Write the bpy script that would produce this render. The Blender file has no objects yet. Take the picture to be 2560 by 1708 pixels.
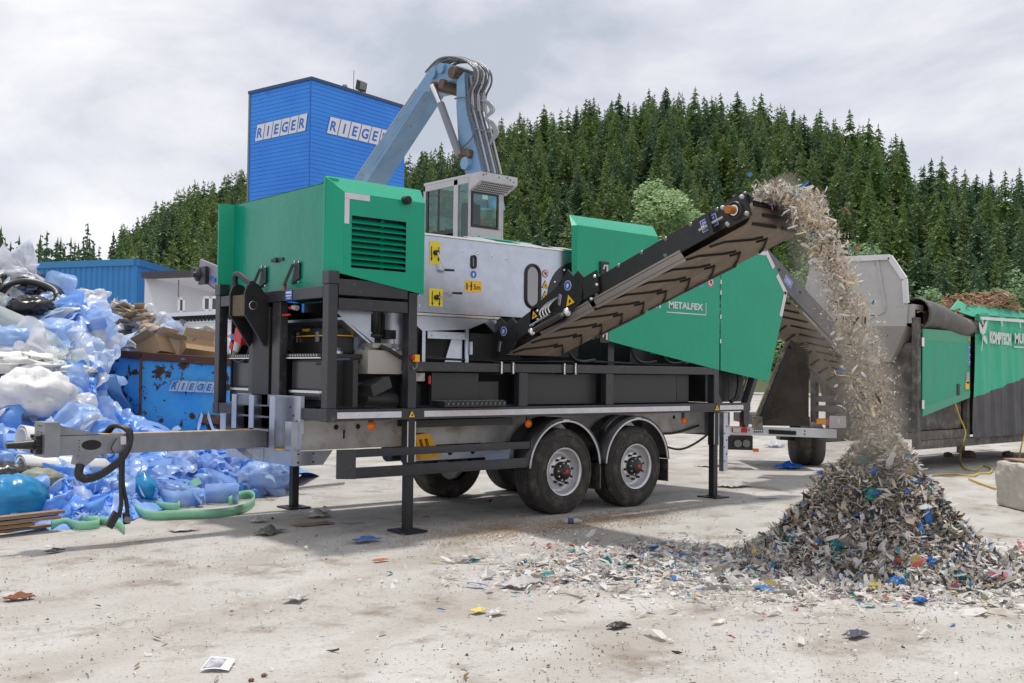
import bpy, bmesh, math, random
import numpy as np
from mathutils import Vector, Matrix, noise
sc = bpy.context.scene
COL = sc.collection
rad = math.radians
# ---------------- camera ----------------
CAMZ = 1.7432
YAW, PITCH, ROLL, FPX = 0.716530496, 0.0300679637, 0.0115740126, 2608.57675
FW = Vector((math.sin(YAW)*math.cos(PITCH), math.cos(YAW)*math.cos(PITCH), math.sin(PITCH)))
R0 = Vector((math.cos(YAW), -math.sin(YAW), 0)); U0 = R0.cross(FW)
RT = R0*math.cos(ROLL)+U0*math.sin(ROLL); UP = -R0*math.sin(ROLL)+U0*math.cos(ROLL)
cam = bpy.data.cameras.new('camera'); camo = bpy.data.objects.new('camera', cam); COL.objects.link(camo)
cam.sensor_width = 36; cam.lens = 36*FPX/2560; cam.clip_end = 3000; cam.clip_start = .05
M = Matrix(((RT.x, UP.x, -FW.x, 0), (RT.y, UP.y, -FW.y, 0), (RT.z, UP.z, -FW.z, CAMZ), (0, 0, 0, 1)))
camo.matrix_world = M; sc.camera = camo
CP = Vector((0, 0, CAMZ))
def ray(x, y): return FW+RT*((x-1280)/FPX)+UP*((854-y)/FPX)
def dep(x, y, d): return CP+ray(x, y)*d           # point at a survey sight line and a chosen distance
def onX(x, y, v): r = ray(x, y); return CP+r*(v/r.x)
def onY(x, y, v): r = ray(x, y); return CP+r*(v/r.y)
def onZ(x, y, v=0.): r = ray(x, y); return CP+r*((v-CAMZ)/r.z)
# ---------------- sun, sky, exposure ----------------
SUN = Vector((.14, .2, 1)).normalized()
el = math.asin(SUN.z); az = math.atan2(SUN.x, SUN.y)
sl = bpy.data.lights.new('sun', 'SUN'); sl.energy = 2.85; sl.angle = rad(3.5); sl.color = (1, .95, .88)
so = bpy.data.objects.new('sun', sl); COL.objects.link(so)
so.rotation_euler = SUN.to_track_quat('Z', 'Y').to_euler()
so.location = (0, 0, 40)
w = bpy.data.worlds.new('World'); sc.world = w; w.use_nodes = True
nt = w.node_tree; nt.nodes.clear(); N = nt.nodes.new; L = nt.links.new
out = N('ShaderNodeOutputWorld'); bg = N('ShaderNodeBackground'); bg.inputs[1].default_value = .1
sky = N('ShaderNodeTexSky'); sky.sky_type = 'NISHITA'; sky.sun_disc = False
sky.sun_elevation = el; sky.sun_rotation = az; sky.altitude = 400
tc = N('ShaderNodeTexCoord'); mp = N('ShaderNodeMapping'); mp.inputs['Scale'].default_value = (1.5, 1.5, 3.4)
n1 = N('ShaderNodeTexNoise'); n1.inputs['Scale'].default_value = 1.5; n1.inputs['Detail'].default_value = 7; n1.inputs['Roughness'].default_value = .58
n1.inputs['Distortion'].default_value = .35
cr = N('ShaderNodeValToRGB'); e = cr.color_ramp.elements
e[0].position = .33; e[0].color = (5.0, 5.45, 6.3, 1); e[1].position = .64; e[1].color = (9.7, 9.65, 9.85, 1)
m_ = cr.color_ramp.elements.new(.5); m_.color = (7.8, 7.85, 8.4, 1)
cov = N('ShaderNodeTexNoise'); cov.inputs['Scale'].default_value = 2.2; cov.inputs['Detail'].default_value = 5
cr2 = N('ShaderNodeValToRGB'); e = cr2.color_ramp.elements
e[0].position = .25; e[0].color = (.78, .78, .78, 1); e[1].position = .5; e[1].color = (.97, .97, .97, 1)
mx = N('ShaderNodeMix'); mx.data_type = 'RGBA'
L(tc.outputs['Generated'], mp.inputs[0]); L(mp.outputs[0], n1.inputs['Vector']); L(mp.outputs[0], cov.inputs['Vector'])
L(n1.outputs[0], cr.inputs[0]); L(cov.outputs[0], cr2.inputs[0]); L(cr2.outputs[0], mx.inputs[0])
L(sky.outputs[0], mx.inputs[6]); L(cr.outputs[0], mx.inputs[7]); L(mx.outputs[2], bg.inputs[0]); L(bg.outputs[0], out.inputs[0])
sc.view_settings.view_transform = 'Standard'; sc.view_settings.look = 'None'
sc.view_settings.exposure = .12; sc.view_settings.gamma = 1
sc.cycles.max_bounces = 8; sc.cycles.transparent_max_bounces = 24; sc.cycles.volume_bounces = 0; sc.cycles.volume_step_rate = 3; sc.cycles.volume_max_steps = 48
# ---------------- materials ----------------
def srgb(r, g, b):
    f = lambda c: (c/255/12.92 if c <= 10 else ((c/255+.055)/1.055)**2.4)
    return (f(r), f(g), f(b))
def mat(name, col, rough=.5, metal=0., col2=None, sc_=4., dirt=None, dsc=6., dlo=.55, dhi=.7, bump=0., bsc=40., streak=None,
        slo=.55, shi=.75, spec=.5, trans=0., rnd=None, tl=0., coat=0., alpha=1., stretch=(1, 1, 1), brick=None):
    m = bpy.data.materials.new(name); m.use_nodes = True; t = m.node_tree; n = t.nodes; l = t.links.new
    p = n['Principled BSDF']; p.inputs['Roughness'].default_value = rough; p.inputs['Metallic'].default_value = metal
    p.inputs['Specular IOR Level'].default_value = spec; p.inputs['Coat Weight'].default_value = coat; p.inputs['Coat Roughness'].default_value = .15
    if trans: p.inputs['Transmission Weight'].default_value = trans
    if alpha < 1: p.inputs['Alpha'].default_value = alpha
    c = (*col, 1); co = n.new('ShaderNodeTexCoord'); mpn = n.new('ShaderNodeMapping'); l(co.outputs['Object'], mpn.inputs[0])
    mpn.inputs['Scale'].default_value = stretch
    V = mpn.outputs[0]
    def nz(s, d=4, r=.6, v=None):
        q = n.new('ShaderNodeTexNoise'); q.inputs['Scale'].default_value = s; q.inputs['Detail'].default_value = d; q.inputs['Roughness'].default_value = r
        l(v or V, q.inputs['Vector']); return q.outputs[0]
    def ramp(f, lo, hi):
        q = n.new('ShaderNodeMapRange'); q.inputs[1].default_value = lo; q.inputs[2].default_value = hi; l(f, q.inputs[0]); return q.outputs[0]
    def mix(f, a, b):
        q = n.new('ShaderNodeMix'); q.data_type = 'RGBA'
        if f is not None: l(f, q.inputs[0])
        for s, v in ((q.inputs[6], a), (q.inputs[7], b)):
            if isinstance(v, tuple): s.default_value = v
            else: l(v, s)
        return q.outputs[2]
    cur = c
    if col2: cur = mix(ramp(nz(sc_), .35, .65), cur, (*col2, 1))
    if brick:
        q = n.new('ShaderNodeTexBrick'); mp2 = n.new('ShaderNodeMapping'); mp2.inputs['Rotation'].default_value = brick['rot']
        l(co.outputs['Object'], mp2.inputs[0]); l(mp2.outputs[0], q.inputs[0])
        q.inputs['Scale'].default_value = 1; q.inputs['Brick Width'].default_value = brick['w']; q.inputs['Row Height'].default_value = brick['h']
        q.inputs['Mortar Size'].default_value = brick['m']; q.inputs['Color1'].default_value = c; q.inputs['Color2'].default_value = (*(col2 or col), 1)
        q.inputs['Mortar'].default_value = (*brick['c'], 1); cur = q.outputs[0]
    if rnd:
        oi = n.new('ShaderNodeObjectInfo'); cur = mix(oi.outputs['Random'], cur, (*rnd, 1)) if not col2 else mix(ramp(oi.outputs['Random'], 0, 1.6), cur, (*rnd, 1))
    if streak:
        mp3 = n.new('ShaderNodeMapping'); mp3.inputs['Scale'].default_value = (14, 14, .7); l(co.outputs['Object'], mp3.inputs[0])
        cur = mix(ramp(nz(1.5, 5, .65, mp3.outputs[0]), slo, shi), cur, (*streak, 1))
    if dirt:
        f = ramp(nz(dsc, 8, .68), dlo, dhi); cur = mix(f, cur, (*dirt, 1))
        q = n.new('ShaderNodeMapRange'); q.inputs[3].default_value = rough; q.inputs[4].default_value = .9; l(f, q.inputs[0]); l(q.outputs[0], p.inputs['Roughness'])
        if metal:
            q = n.new('ShaderNodeMapRange'); q.inputs[3].default_value = metal; q.inputs[4].default_value = 0; l(f, q.inputs[0]); l(q.outputs[0], p.inputs['Metallic'])
    if isinstance(cur, tuple): p.inputs['Base Color'].default_value = cur
    else: l(cur, p.inputs['Base Color'])
    if bump:
        b = n.new('ShaderNodeBump'); b.inputs['Strength'].default_value = 1; b.inputs['Distance'].default_value = bump
        l(nz(bsc, 5, .6), b.inputs['Height']); l(b.outputs[0], p.inputs['Normal'])
    if tl:
        td = n.new('ShaderNodeBsdfTranslucent'); ms = n.new('ShaderNodeMixShader'); ms.inputs[0].default_value = tl
        if isinstance(cur, tuple): td.inputs[0].default_value = cur
        else: l(cur, td.inputs[0])
        o = n['Material Output']; l(p.outputs[0], ms.inputs[1]); l(td.outputs[0], ms.inputs[2]); l(ms.outputs[0], o.inputs[0])
    return m
SAND = srgb(170, 150, 120)
GREEN = mat('green_paint', (.0, .31, .175), .34, col2=(.0, .33, .19), sc_=1.2, dirt=(.1, .3, .19), dsc=9, dlo=.76, dhi=.92, spec=.4, bump=.012, bsc=1.6, streak=(.06, .34, .21), slo=.62, shi=.95)
GREENF = mat('green_paint_streaked', (.0, .28, .18), .26, col2=(.0, .25, .16), sc_=1.5, streak=(.1, .3, .19), slo=.66, shi=.88, spec=.5, bump=.02, bsc=1.3)
FRAME = mat('charcoal_frame_paint', (.022, .024, .03), .38, col2=(.03, .031, .036), sc_=3, dirt=(.17, .145, .115), dsc=7, dlo=.58, dhi=.82, coat=.15)
BLACK = mat('black_steel', (.012, .012, .013), .42, col2=(.02, .02, .02), dirt=(.1, .085, .07), dsc=18, dlo=.66, dhi=.82)
DARK = mat('dark_interior', (.01, .01, .011), .7)
PANEL = mat('dark_plate', (.028, .028, .031), .4, col2=(.034, .033, .035), sc_=2, dirt=(.11, .09, .08), dsc=10, dlo=.66, dhi=.85)
GALV = mat('galvanised_steel', (.52, .56, .64), .28, metal=.92, col2=(.46, .5, .57), sc_=9, bump=.00012, bsc=14, dirt=(.3, .27, .24), dsc=5, dlo=.7, dhi=.9)
GALVD = mat('galvanised_dusty', (.52, .51, .5), .5, metal=.6, col2=(.44, .42, .4), sc_=5, dirt=(.3, .25, .2), dsc=4, dlo=.52, dhi=.72, bump=.0008, bsc=25)
DBAR = mat('grey_drawbar_steel', (.27, .285, .31), .42, metal=.5, col2=(.22, .23, .26), sc_=6, dirt=(.3, .21, .14), dsc=5, dlo=.68, dhi=.8)
STRIPE = mat('reflective_white', (.66, .65, .68), .35, col2=(.58, .56, .6), sc_=6)
WHITE = mat('white_paint', (.74, .74, .76), .45, col2=(.68, .68, .69), dirt=(.35, .31, .27), dsc=7, dlo=.68, dhi=.85)
CHROME = mat('bright_zinc', (.75, .75, .74), .25, metal=1)
RUBBER = mat('tyre_rubber', (.022, .021, .02), .72, col2=(.035, .031, .028), sc_=9, dirt=(.16, .13, .1), dsc=5, dlo=.5, dhi=.8, bump=.001, bsc=60)
RIM = mat('rim_silver', (.62, .62, .64), .35, metal=.7, dirt=(.25, .22, .2), dsc=12, dlo=.6, dhi=.8)
RED = mat('red_plastic', (.55, .02, .03), .4)
ORANGE = mat('orange_lens', (.8, .17, .01), .25)
YELLOW = mat('yellow_plastic', (.75, .38, .01), .42, dirt=(.2, .15, .08), dsc=10, dlo=.66, dhi=.8)
YSTICK = mat('yellow_sticker', (.78, .62, .03), .4)
ASTICK = mat('amber_sticker', (.85, .48, .01), .4)
BSTICK = mat('blue_sticker', (.015, .12, .5), .35)
INK = mat('black_ink', (.012, .012, .012), .5)
GREYS = mat('grey_plastic', (.2, .2, .2), .5)
BELT = mat('dusty_conveyor_belt', (.25, .2, .155), .8, col2=(.18, .145, .115), sc_=3, dirt=(.33, .27, .21), stretch=(1, .25, 1), dsc=8, dlo=.5, dhi=.75)
RIB = mat('belt_rib_rubber', (.02, .017, .015), .7)
TANK = mat('milky_plastic', (.62, .6, .54), .35, tl=.35)
GLASS = mat('tinted_glass', (.35, .6, .58), .03, trans=1., spec=.5)
RUST = mat('rusty_steel', (.13, .05, .025), .8, col2=(.2, .09, .045), sc_=12, dirt=(.05, .025, .02), dsc=14, dlo=.5, dhi=.7)
BRONZE = mat('rusted_shaft', (.45, .15, .04), .5, metal=.4)
# ---------------- mesh builder ----------------
class MB:
    def __init__(s): s.v = []; s.f = []; s.m = []; s.s = []
    def add(s, vs, fs, mi=0, sm=False):
        o = len(s.v); s.v += [tuple(q) for q in vs]
        for f in fs: s.f.append(tuple(i+o for i in f)); s.m.append(mi); s.s.append(sm)
        return s
    def box(s, x0, x1, y0, y1, z0, z1, mi=0):
        return s.add([(x0, y0, z0), (x1, y0, z0), (x1, y1, z0), (x0, y1, z0), (x0, y0, z1), (x1, y0, z1), (x1, y1, z1), (x0, y1, z1)],
                     [(0, 3, 2, 1), (4, 5, 6, 7), (0, 1, 5, 4), (1, 2, 6, 5), (2, 3, 7, 6), (3, 0, 4, 7)], mi)
    def ob(s, c, a, b, d, mi=0):      # oriented box: centre and three half-axes
        c, a, b, d = map(Vector, (c, a, b, d))
        if a.cross(b).dot(d) < 0: d = -d
        vs = [c+i*a+j*b+k*d for k in (-1, 1) for i, j in ((-1, -1), (1, -1), (1, 1), (-1, 1))]
        return s.add(vs, [(0, 3, 2, 1), (4, 5, 6, 7), (0, 1, 5, 4), (1, 2, 6, 5), (2, 3, 7, 6), (3, 0, 4, 7)], mi)
    def beam(s, a, b, w, h, up=(0, 0, 1), mi=0):
        a, b = Vector(a), Vector(b); d = b-a; u = Vector(up); sd = d.cross(u).normalized(); uu = sd.cross(d).normalized()
        return s.ob((a+b)/2, d/2, sd*w/2, uu*h/2, mi)
    def prism(s, pts, ext, mi=0):
        pts = [Vector(p) for p in pts]; e = Vector(ext); n = len(pts)
        nr = Vector((0, 0, 0))
        for i in range(n): nr += (pts[i]-pts[0]).cross(pts[(i+1) % n]-pts[0])
        if nr.dot(e) > 0: pts = pts[::-1]
        return s.add(pts+[p+e for p in pts], [tuple(range(n)), tuple(range(2*n-1, n-1, -1))]+[(i, n+i, n+(i+1) % n, (i+1) % n) for i in range(n)], mi)
    def poly(s, pts, mi=0): return s.add(pts, [tuple(range(len(pts)))], mi)
    def tube(s, path, r, n=8, mi=0, sm=True, caps=True):
        P = [Vector(p) for p in path]; k = len(P); rr = r if isinstance(r, (list, tuple)) else [r]*k
        up = None; vs = []
        for i in range(k):
            t = (P[min(i+1, k-1)]-P[max(i-1, 0)]); t = t.normalized() if t.length > 1e-9 else Vector((0, 0, 1))
            if up is None: up = Vector((0, 0, 1)) if abs(t.z) < .9 else Vector((1, 0, 0))
            a = t.cross(up).normalized(); up = a.cross(t).normalized()
            for j in range(n):
                q = 2*math.pi*j/n; vs.append(P[i]+a*math.cos(q)*rr[i]+up*math.sin(q)*rr[i])
        fs = [(i*n+j, i*n+(j+1) % n, (i+1)*n+(j+1) % n, (i+1)*n+j) for i in range(k-1) for j in range(n)]
        s.add(vs, fs, mi, sm)
        if caps: s.add([vs[j] for j in range(n)], [tuple(range(n-1, -1, -1))], mi); s.add([vs[(k-1)*n+j] for j in range(n)], [tuple(range(n))], mi)
        return s
    def cyl(s, a, b, r, r2=None, n=16, mi=0, sm=True): return s.tube([a, b], [r, r if r2 is None else r2], n, mi, sm)
    def lathe(s, o, ax, prof, n=24, mi=0, sm=True, cap=True):
        o = Vector(o); ax = Vector(ax).normalized(); a = ax.orthogonal().normalized(); b = ax.cross(a); k = len(prof)
        vs = [o+ax*h+(a*math.cos(2*math.pi*j/n)+b*math.sin(2*math.pi*j/n))*r for r, h in prof for j in range(n)]
        s.add(vs, [(i*n+j, i*n+(j+1) % n, (i+1)*n+(j+1) % n, (i+1)*n+j) for i in range(k-1) for j in range(n)], mi, sm)
        if cap:
            if prof[0][0] > 1e-4: s.add(vs[:n], [tuple(range(n-1, -1, -1))], mi)
            if prof[-1][0] > 1e-4: s.add(vs[-n:], [tuple(range(n))], mi)
        return s
    def ball(s, c, r, n=10, mi=0, sc3=(1, 1, 1)):
        k = max(4, n//2); c = Vector(c); vs = [c+Vector((math.sin(math.pi*i/k)*math.cos(2*math.pi*j/n)*r*sc3[0], math.sin(math.pi*i/k)*math.sin(2*math.pi*j/n)*r*sc3[1], math.cos(math.pi*i/k)*r*sc3[2])) for i in range(k+1) for j in range(n)]
        return s.add(vs, [(i*n+j, (i+1)*n+j, (i+1)*n+(j+1) % n, i*n+(j+1) % n) for i in range(k) for j in range(n)], mi, True)
    def grid(s, fn, nu, nv, mi=0, sm=True):
        vs = [fn(i/nu, j/nv) for j in range(nv+1) for i in range(nu+1)]; w_ = nu+1
        return s.add(vs, [(j*w_+i, j*w_+i+1, (j+1)*w_+i+1, (j+1)*w_+i) for j in range(nv) for i in range(nu)], mi, sm)
    def build(s, name, mats, parent=None, bevel=0, solid=0, local=False, recalc=False):
        me = bpy.data.meshes.new(name); off = Vector((0, 0, 0))
        if parent is not None and not local:
            q = parent
            while q is not None: off += q.location; q = q.parent
        me.from_pydata([(a-off.x, b-off.y, c-off.z) for a, b, c in s.v], [], s.f)
        me.polygons.foreach_set('material_index', s.m); me.polygons.foreach_set('use_smooth', s.s)
        if not isinstance(mats, (list, tuple)): mats = [mats]
        for m in mats: me.materials.append(m)
        me.validate(); me.update()
        if recalc: b_ = bmesh.new(); b_.from_mesh(me); bmesh.ops.remove_doubles(b_, verts=b_.verts, dist=1e-5); bmesh.ops.recalc_face_normals(b_, faces=b_.faces); b_.to_mesh(me); b_.free()
        o = bpy.data.objects.new(name, me); COL.objects.link(o)
        if parent is not None: o.parent = parent
        if solid: d = o.modifiers.new('solid', 'SOLIDIFY'); d.thickness = solid; d.offset = 0
        if bevel: d = o.modifiers.new('bevel', 'BEVEL'); d.width = bevel; d.segments = 2; d.limit_method = 'ANGLE'; d.angle_limit = rad(40)
        return o
def thing(name, loc, label, cat, group=None, rz=0):
    o = bpy.data.objects.new(name, None); COL.objects.link(o); o.location = loc; o.rotation_euler.z = rz; o.empty_display_size = .2
    return tag(o, label, cat, group)
def tag(o, label=None, cat=None, group=None, kind=None):
    if label: o['label'] = label
    if cat: o['category'] = cat
    if group: o['group'] = group
    if kind: o['kind'] = kind
    return o
def copy_tree(o, parent=None):
    c = o.copy(); COL.objects.link(c); c.parent = parent
    for ch in list(o.children): copy_tree(ch, c)
    return c
def text_verts(txt, size, bold=0., ext=.002, spacing=1.):
    cu = bpy.data.curves.new('t', 'FONT'); cu.body = txt; cu.size = size; cu.offset = bold; cu.extrude = ext; cu.align_x = 'LEFT'; cu.resolution_u = 3; cu.space_character = spacing
    o = bpy.data.objects.new('t', cu); COL.objects.link(o); dg = bpy.context.evaluated_depsgraph_get(); dg.update()
    me = bpy.data.meshes.new_from_object(o.evaluated_get(dg)); vs = [v.co.copy() for v in me.vertices]; fs = [tuple(p.vertices) for p in me.polygons]
    bpy.data.objects.remove(o); bpy.data.curves.remove(cu); bpy.data.meshes.remove(me); return vs, fs
def put_text(mb, txt, org, right, up, size, mi=0, bold=0., width=None, shear=0., ext=.002, center=False):
    vs, fs = text_verts(txt, size, bold, ext); org, right, up = Vector(org), Vector(right).normalized(), Vector(up).normalized(); nr = right.cross(up)
    x0 = min(v.x for v in vs); x1 = max(v.x for v in vs); k = (width/(x1-x0)) if width else 1.
    h = (x1-x0)*k/2 if center else 0
    mb.add([org+right*((v.x-x0)*k-h+v.y*shear)+up*v.y+nr*v.z for v in vs], fs, mi)
def spline(pts, n=8):
    P = [Vector(p) for p in pts]; o = []
    for i in range(len(P)-1):
        a, b, c, d = P[max(i-1, 0)], P[i], P[i+1], P[min(i+2, len(P)-1)]
        for k in range(n):
            t = k/n; o.append(.5*((2*b)+(c-a)*t+(2*a-5*b+4*c-d)*t*t+(3*b-a-3*c+d)*t**3))
    return o+[P[-1]]
def rnd(a, b): return random.uniform(a, b)
random.seed(7)
# ================= ground, hill, forest =================
GROUND = mat('trampled_yard', srgb(182, 180, 176), .95, col2=srgb(166, 162, 156), sc_=.7, dirt=srgb(122, 110, 98), dsc=1.5, dlo=.52, dhi=.7, bump=.012, bsc=9)
t = GROUND.node_tree; n = t.nodes; l = t.links.new
# fine speckle of grit and pale tyre-polished patches on top of the base colour
p = n['Principled BSDF']; src = p.inputs['Base Color'].links[0].from_socket; co = n.new('ShaderNodeTexCoord')
q1 = n.new('ShaderNodeTexNoise'); q1.inputs['Scale'].default_value = 38; q1.inputs['Detail'].default_value = 6; q1.inputs['Roughness'].default_value = .75; l(co.outputs['Object'], q1.inputs['Vector'])
r1 = n.new('ShaderNodeMapRange'); r1.inputs[1].default_value = .54; r1.inputs[2].default_value = .72; l(q1.outputs[0], r1.inputs[0])
m1 = n.new('ShaderNodeMix'); m1.data_type = 'RGBA'; m1.inputs[7].default_value = (*srgb(118, 105, 92), 1); l(r1.outputs[0], m1.inputs[0]); l(src, m1.inputs[6])
mp4 = n.new('ShaderNodeMapping'); mp4.inputs['Rotation'].default_value = (0, 0, .5); mp4.inputs['Scale'].default_value = (.5, 1.3, 1); l(co.outputs['Object'], mp4.inputs[0])
q2 = n.new('ShaderNodeTexNoise'); q2.inputs['Scale'].default_value = .9; q2.inputs['Detail'].default_value = 5; l(mp4.outputs[0], q2.inputs['Vector'])
r2 = n.new('ShaderNodeMapRange'); r2.inputs[1].default_value = .5; r2.inputs[2].default_value = .66; r2.inputs[4].default_value = .3; l(q2.outputs[0], r2.inputs[0])
m2 = n.new('ShaderNodeMix'); m2.data_type = 'RGBA'; m2.inputs[7].default_value = (*srgb(198, 195, 191), 1); l(r2.outputs[0], m2.inputs[0]); l(m1.outputs[2], m2.inputs[6])
wv = n.new('ShaderNodeTexWave'); mp5 = n.new('ShaderNodeMapping'); mp5.inputs['Rotation'].default_value = (0, 0, 1.15); l(co.outputs['Object'], mp5.inputs[0]); l(mp5.outputs[0], wv.inputs['Vector'])
wv.inputs['Scale'].default_value = .22; wv.inputs['Distortion'].default_value = 5; wv.inputs['Detail'].default_value = 4; wv.inputs['Detail Scale'].default_value = 2.5
r5 = n.new('ShaderNodeMapRange'); r5.inputs[1].default_value = .62; r5.inputs[2].default_value = .95; r5.inputs[4].default_value = .24; l(wv.outputs['Fac'], r5.inputs[0])
m5 = n.new('ShaderNodeMix'); m5.data_type = 'RGBA'; m5.inputs[7].default_value = (*srgb(132, 120, 108), 1); l(r5.outputs[0], m5.inputs[0]); l(m2.outputs[2], m5.inputs[6])
l(m5.outputs[2], p.inputs['Base Color'])
bm_ = [x for x in n if x.type == 'BUMP'][0]; q3 = n.new('ShaderNodeTexNoise'); q3.inputs['Scale'].default_value = 70; q3.inputs['Detail'].default_value = 4; l(co.outputs['Object'], q3.inputs['Vector'])
b2 = n.new('ShaderNodeBump'); b2.inputs['Distance'].default_value = .004; l(q3.outputs[0], b2.inputs['Height']); l(bm_.outputs[0], b2.inputs['Normal']); l(b2.outputs[0], p.inputs['Normal'])
q = MB()
rs = [0, 2, 3] + [3*1.09**k for k in range(1, 30)] + [60, 90, 150, 300, 700, 1400]; na = 120
def gz(x, y):
    d = math.hypot(x, y)
    return 0. if d > 45 else .018*(noise.noise((x*.5, y*.5, 0))+.6*noise.noise((x*1.7, y*1.7, 3)))*min(1, max(0, (45-d)/10))-.004
PI2 = 2*math.pi
q.grid(lambda u, v: (lambda r, a: (r*math.sin(a), r*math.cos(a), gz(r*math.sin(a), r*math.cos(a))))(rs[round(v*(len(rs)-1))], PI2*u), na, len(rs)-1)
g = q.build('ground', GROUND); tag(g, 'dusty trampled concrete yard strewn with scraps', 'ground', kind='structure')
# hill: height over the yard by bearing and distance
def azx(x): return YAW+math.atan((x-1280)/FPX)
SIL = [(-900, 700), (-300, 640), (0, 600), (150, 590), (260, 590), (330, 590), (400, 528), (450, 500), (530, 475), (600, 455), (700, 430), (900, 420), (1013, 420), (1130, 385), (1240, 335), (1330, 315), (1430, 295), (1560, 275), (1660, 262), (1740, 265), (1850, 272), (1900, 275), (1980, 305), (2080, 330), (2160, 345), (2240, 370), (2280, 432), (2400, 450), (2560, 475), (3000, 520), (3600, 640)]
def sil(x):
    for (a, b_), (c, d) in zip(SIL[:-1], SIL[1:]):
        if a <= x <= c: return b_+(d-b_)*(x-a)/(c-a)
    return SIL[0][1] if x < SIL[0][0] else SIL[-1][1]
TH_ = 10.5
def ridge(azm):
    x = 1280+FPX*math.tan(max(-1.1, min(1.1, azm-YAW))); hor = 932+.0116*(x-1280)
    k = (hor-sil(x))/FPX*math.cos(azm-YAW)
    return max(-1., k*255+CAMZ-TH_)
def hz_(r, azm):
    t_ = max(0., min(1., (r-112)/(255-112))); t_ = t_*t_*(3-2*t_)*.55+t_*.45
    h = ridge(azm)*t_
    if r > 255: h = ridge(azm)*max(0, 1-(r-255)/300)
    return h
q = MB(); hr = [100+12*k for k in range(15)]+[300, 360, 460, 600]
q.grid(lambda u, v: (lambda r, a: (r*math.sin(a), r*math.cos(a), hz_(r, a)-.3))(hr[round(v*(len(hr)-1))], YAW-1.05+2.1*u), 90, len(hr)-1)
tag(q.build('hill', mat('forest_floor', (.06, .1, .04), .95, col2=(.08, .09, .04), sc_=.1)), 'wooded hillside rising behind the yard', 'hill', kind='structure')
LEAF1 = mat('spruce_needles', (.11, .235, .07), .6, col2=(.19, .32, .1), sc_=.35, rnd=(.2, .25, .06), spec=.3, tl=.25)
LEAF2 = mat('spruce_needles_dark', (.08, .19, .09), .6, col2=(.13, .24, .11), sc_=.4, rnd=(.1, .15, .08), spec=.3, tl=.2)
BARK = mat('spruce_bark', (.11, .085, .065), .9, col2=(.16, .13, .11), sc_=3)
def spruce(seed, h, r, sparse=0., m=LEAF1, bare=.06):
    rr = random.Random(seed); q = MB(); n = int(40*(1-.35*sparse)); z0 = h*bare
    for i in range(n):
        t_ = (i+rr.random()*.8)/n; zc = z0+(h-z0)*t_; R_ = r*((1-t_)**.64)*(.7+.5*rr.random())*(min(1, .45+t_*5)) + .1
        nb = max(4, int((12-7*t_)*(1-.3*sparse))); a0 = rr.random()*6.3
        for k in range(nb):
            if rr.random() < .1+.22*sparse: continue
            z = zc+rr.uniform(-.9, .9)*(h-z0)/n; a = a0+PI2*k/nb+rr.uniform(-.3, .3); Rk = R_*rr.uniform(.6, 1.18); dx, dy = math.cos(a), math.sin(a); ns = 3 if Rk > 1 else 2
            for s in range(ns):
                f0, f1 = s/ns*.9+.06, (s+1)/ns
                dr = lambda f: z+Rk*(.16*f-.5*f*f)-.1*Rk
                wd = (.27*Rk*(1.1-f0)+.2)*rr.uniform(.7, 1.35); zz0, zz1 = dr(f0), dr(f1); px, py = -dy, dx
                for sd in (-1, 1):
                    tw = rr.uniform(.3, .75)*wd; lx, ly = dx*Rk*f1, dy*Rk*f1; bx, by = dx*Rk*f0, dy*Rk*f0; mxx, mxy = (lx+bx)/2, (ly+by)/2
                    q.add([(bx, by, zz0), (lx, ly, zz1), (mxx+dx*.22*Rk+px*sd*wd, mxy+dy*.22*Rk+py*sd*wd, (zz0+zz1)/2-tw*.7), (mxx+px*sd*wd*.55, mxy+py*sd*wd*.55, (zz0+zz1)/2-tw*.5)], [(0, 1, 2, 3)])
                hg = rr.uniform(.3, .7)*wd+.12
                q.add([(bx, by, zz0), (lx, ly, zz1), (lx*.97+rr.uniform(-.1, .1), ly*.97, zz1-hg), ((lx+bx)/2, (ly+by)/2, (zz0+zz1)/2-hg*1.2), (bx, by, zz0-hg*.7)], [(0, 1, 2, 3, 4)])
    for k in range(5): a = rr.random()*6.3; q.add([(0, 0, h+.5), (.16*math.cos(a), .16*math.sin(a), h-.9), (-.1*math.sin(a), .1*math.cos(a), h-1.1)], [(0, 1, 2)])
    e_ = bpy.data.objects.new('spruce_tree', None); COL.objects.link(e_)
    q.build('crown', m, e_, local=True)
    MB().tube([(0, 0, -1), (0, 0, h*.5), (0, 0, h)], [.3, .18, .03], 7).build('trunk', BARK, e_, local=True)
    return e_
proto = [spruce(100+k, 23+k % 3, 4.4+.6*(k % 4), .1*(k % 3), LEAF1 if k % 3 else LEAF2) for k in range(7)]
protoL = [spruce(200+k, 19+2*(k % 3), 3.0+.4*(k % 3), .4+.1*k, LEAF2, .16) for k in range(4)]
used = set(); rt = random.Random(11); ntree = 0
def place_tree(pr, r, azm, s, label, group, z=None):
    global ntree
    o = pr if pr.name not in used else copy_tree(pr)
    used.add(pr.name); o.location = (r*math.sin(azm), r*math.cos(azm), (hz_(r, azm)-.4) if z is None else z); o.rotation_euler = (rt.uniform(-.03, .03), rt.uniform(-.03, .03), rt.random()*6.28); k = rt.uniform(.92, 1.08); o.scale = (s*k, s*k, s)
    tag(o, label, 'tree', group); ntree += 1
    return o
LB = 'dark green spruce in the dense forest covering the hill behind the machines'; GB = 'spruces covering the hill'
rows = [(126, 4.6), (142, 4.9), (160, 5.3), (180, 5.6), (200, 5.8), (222, 5.8), (240, 5.4), (254, 4.4)]
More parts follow.
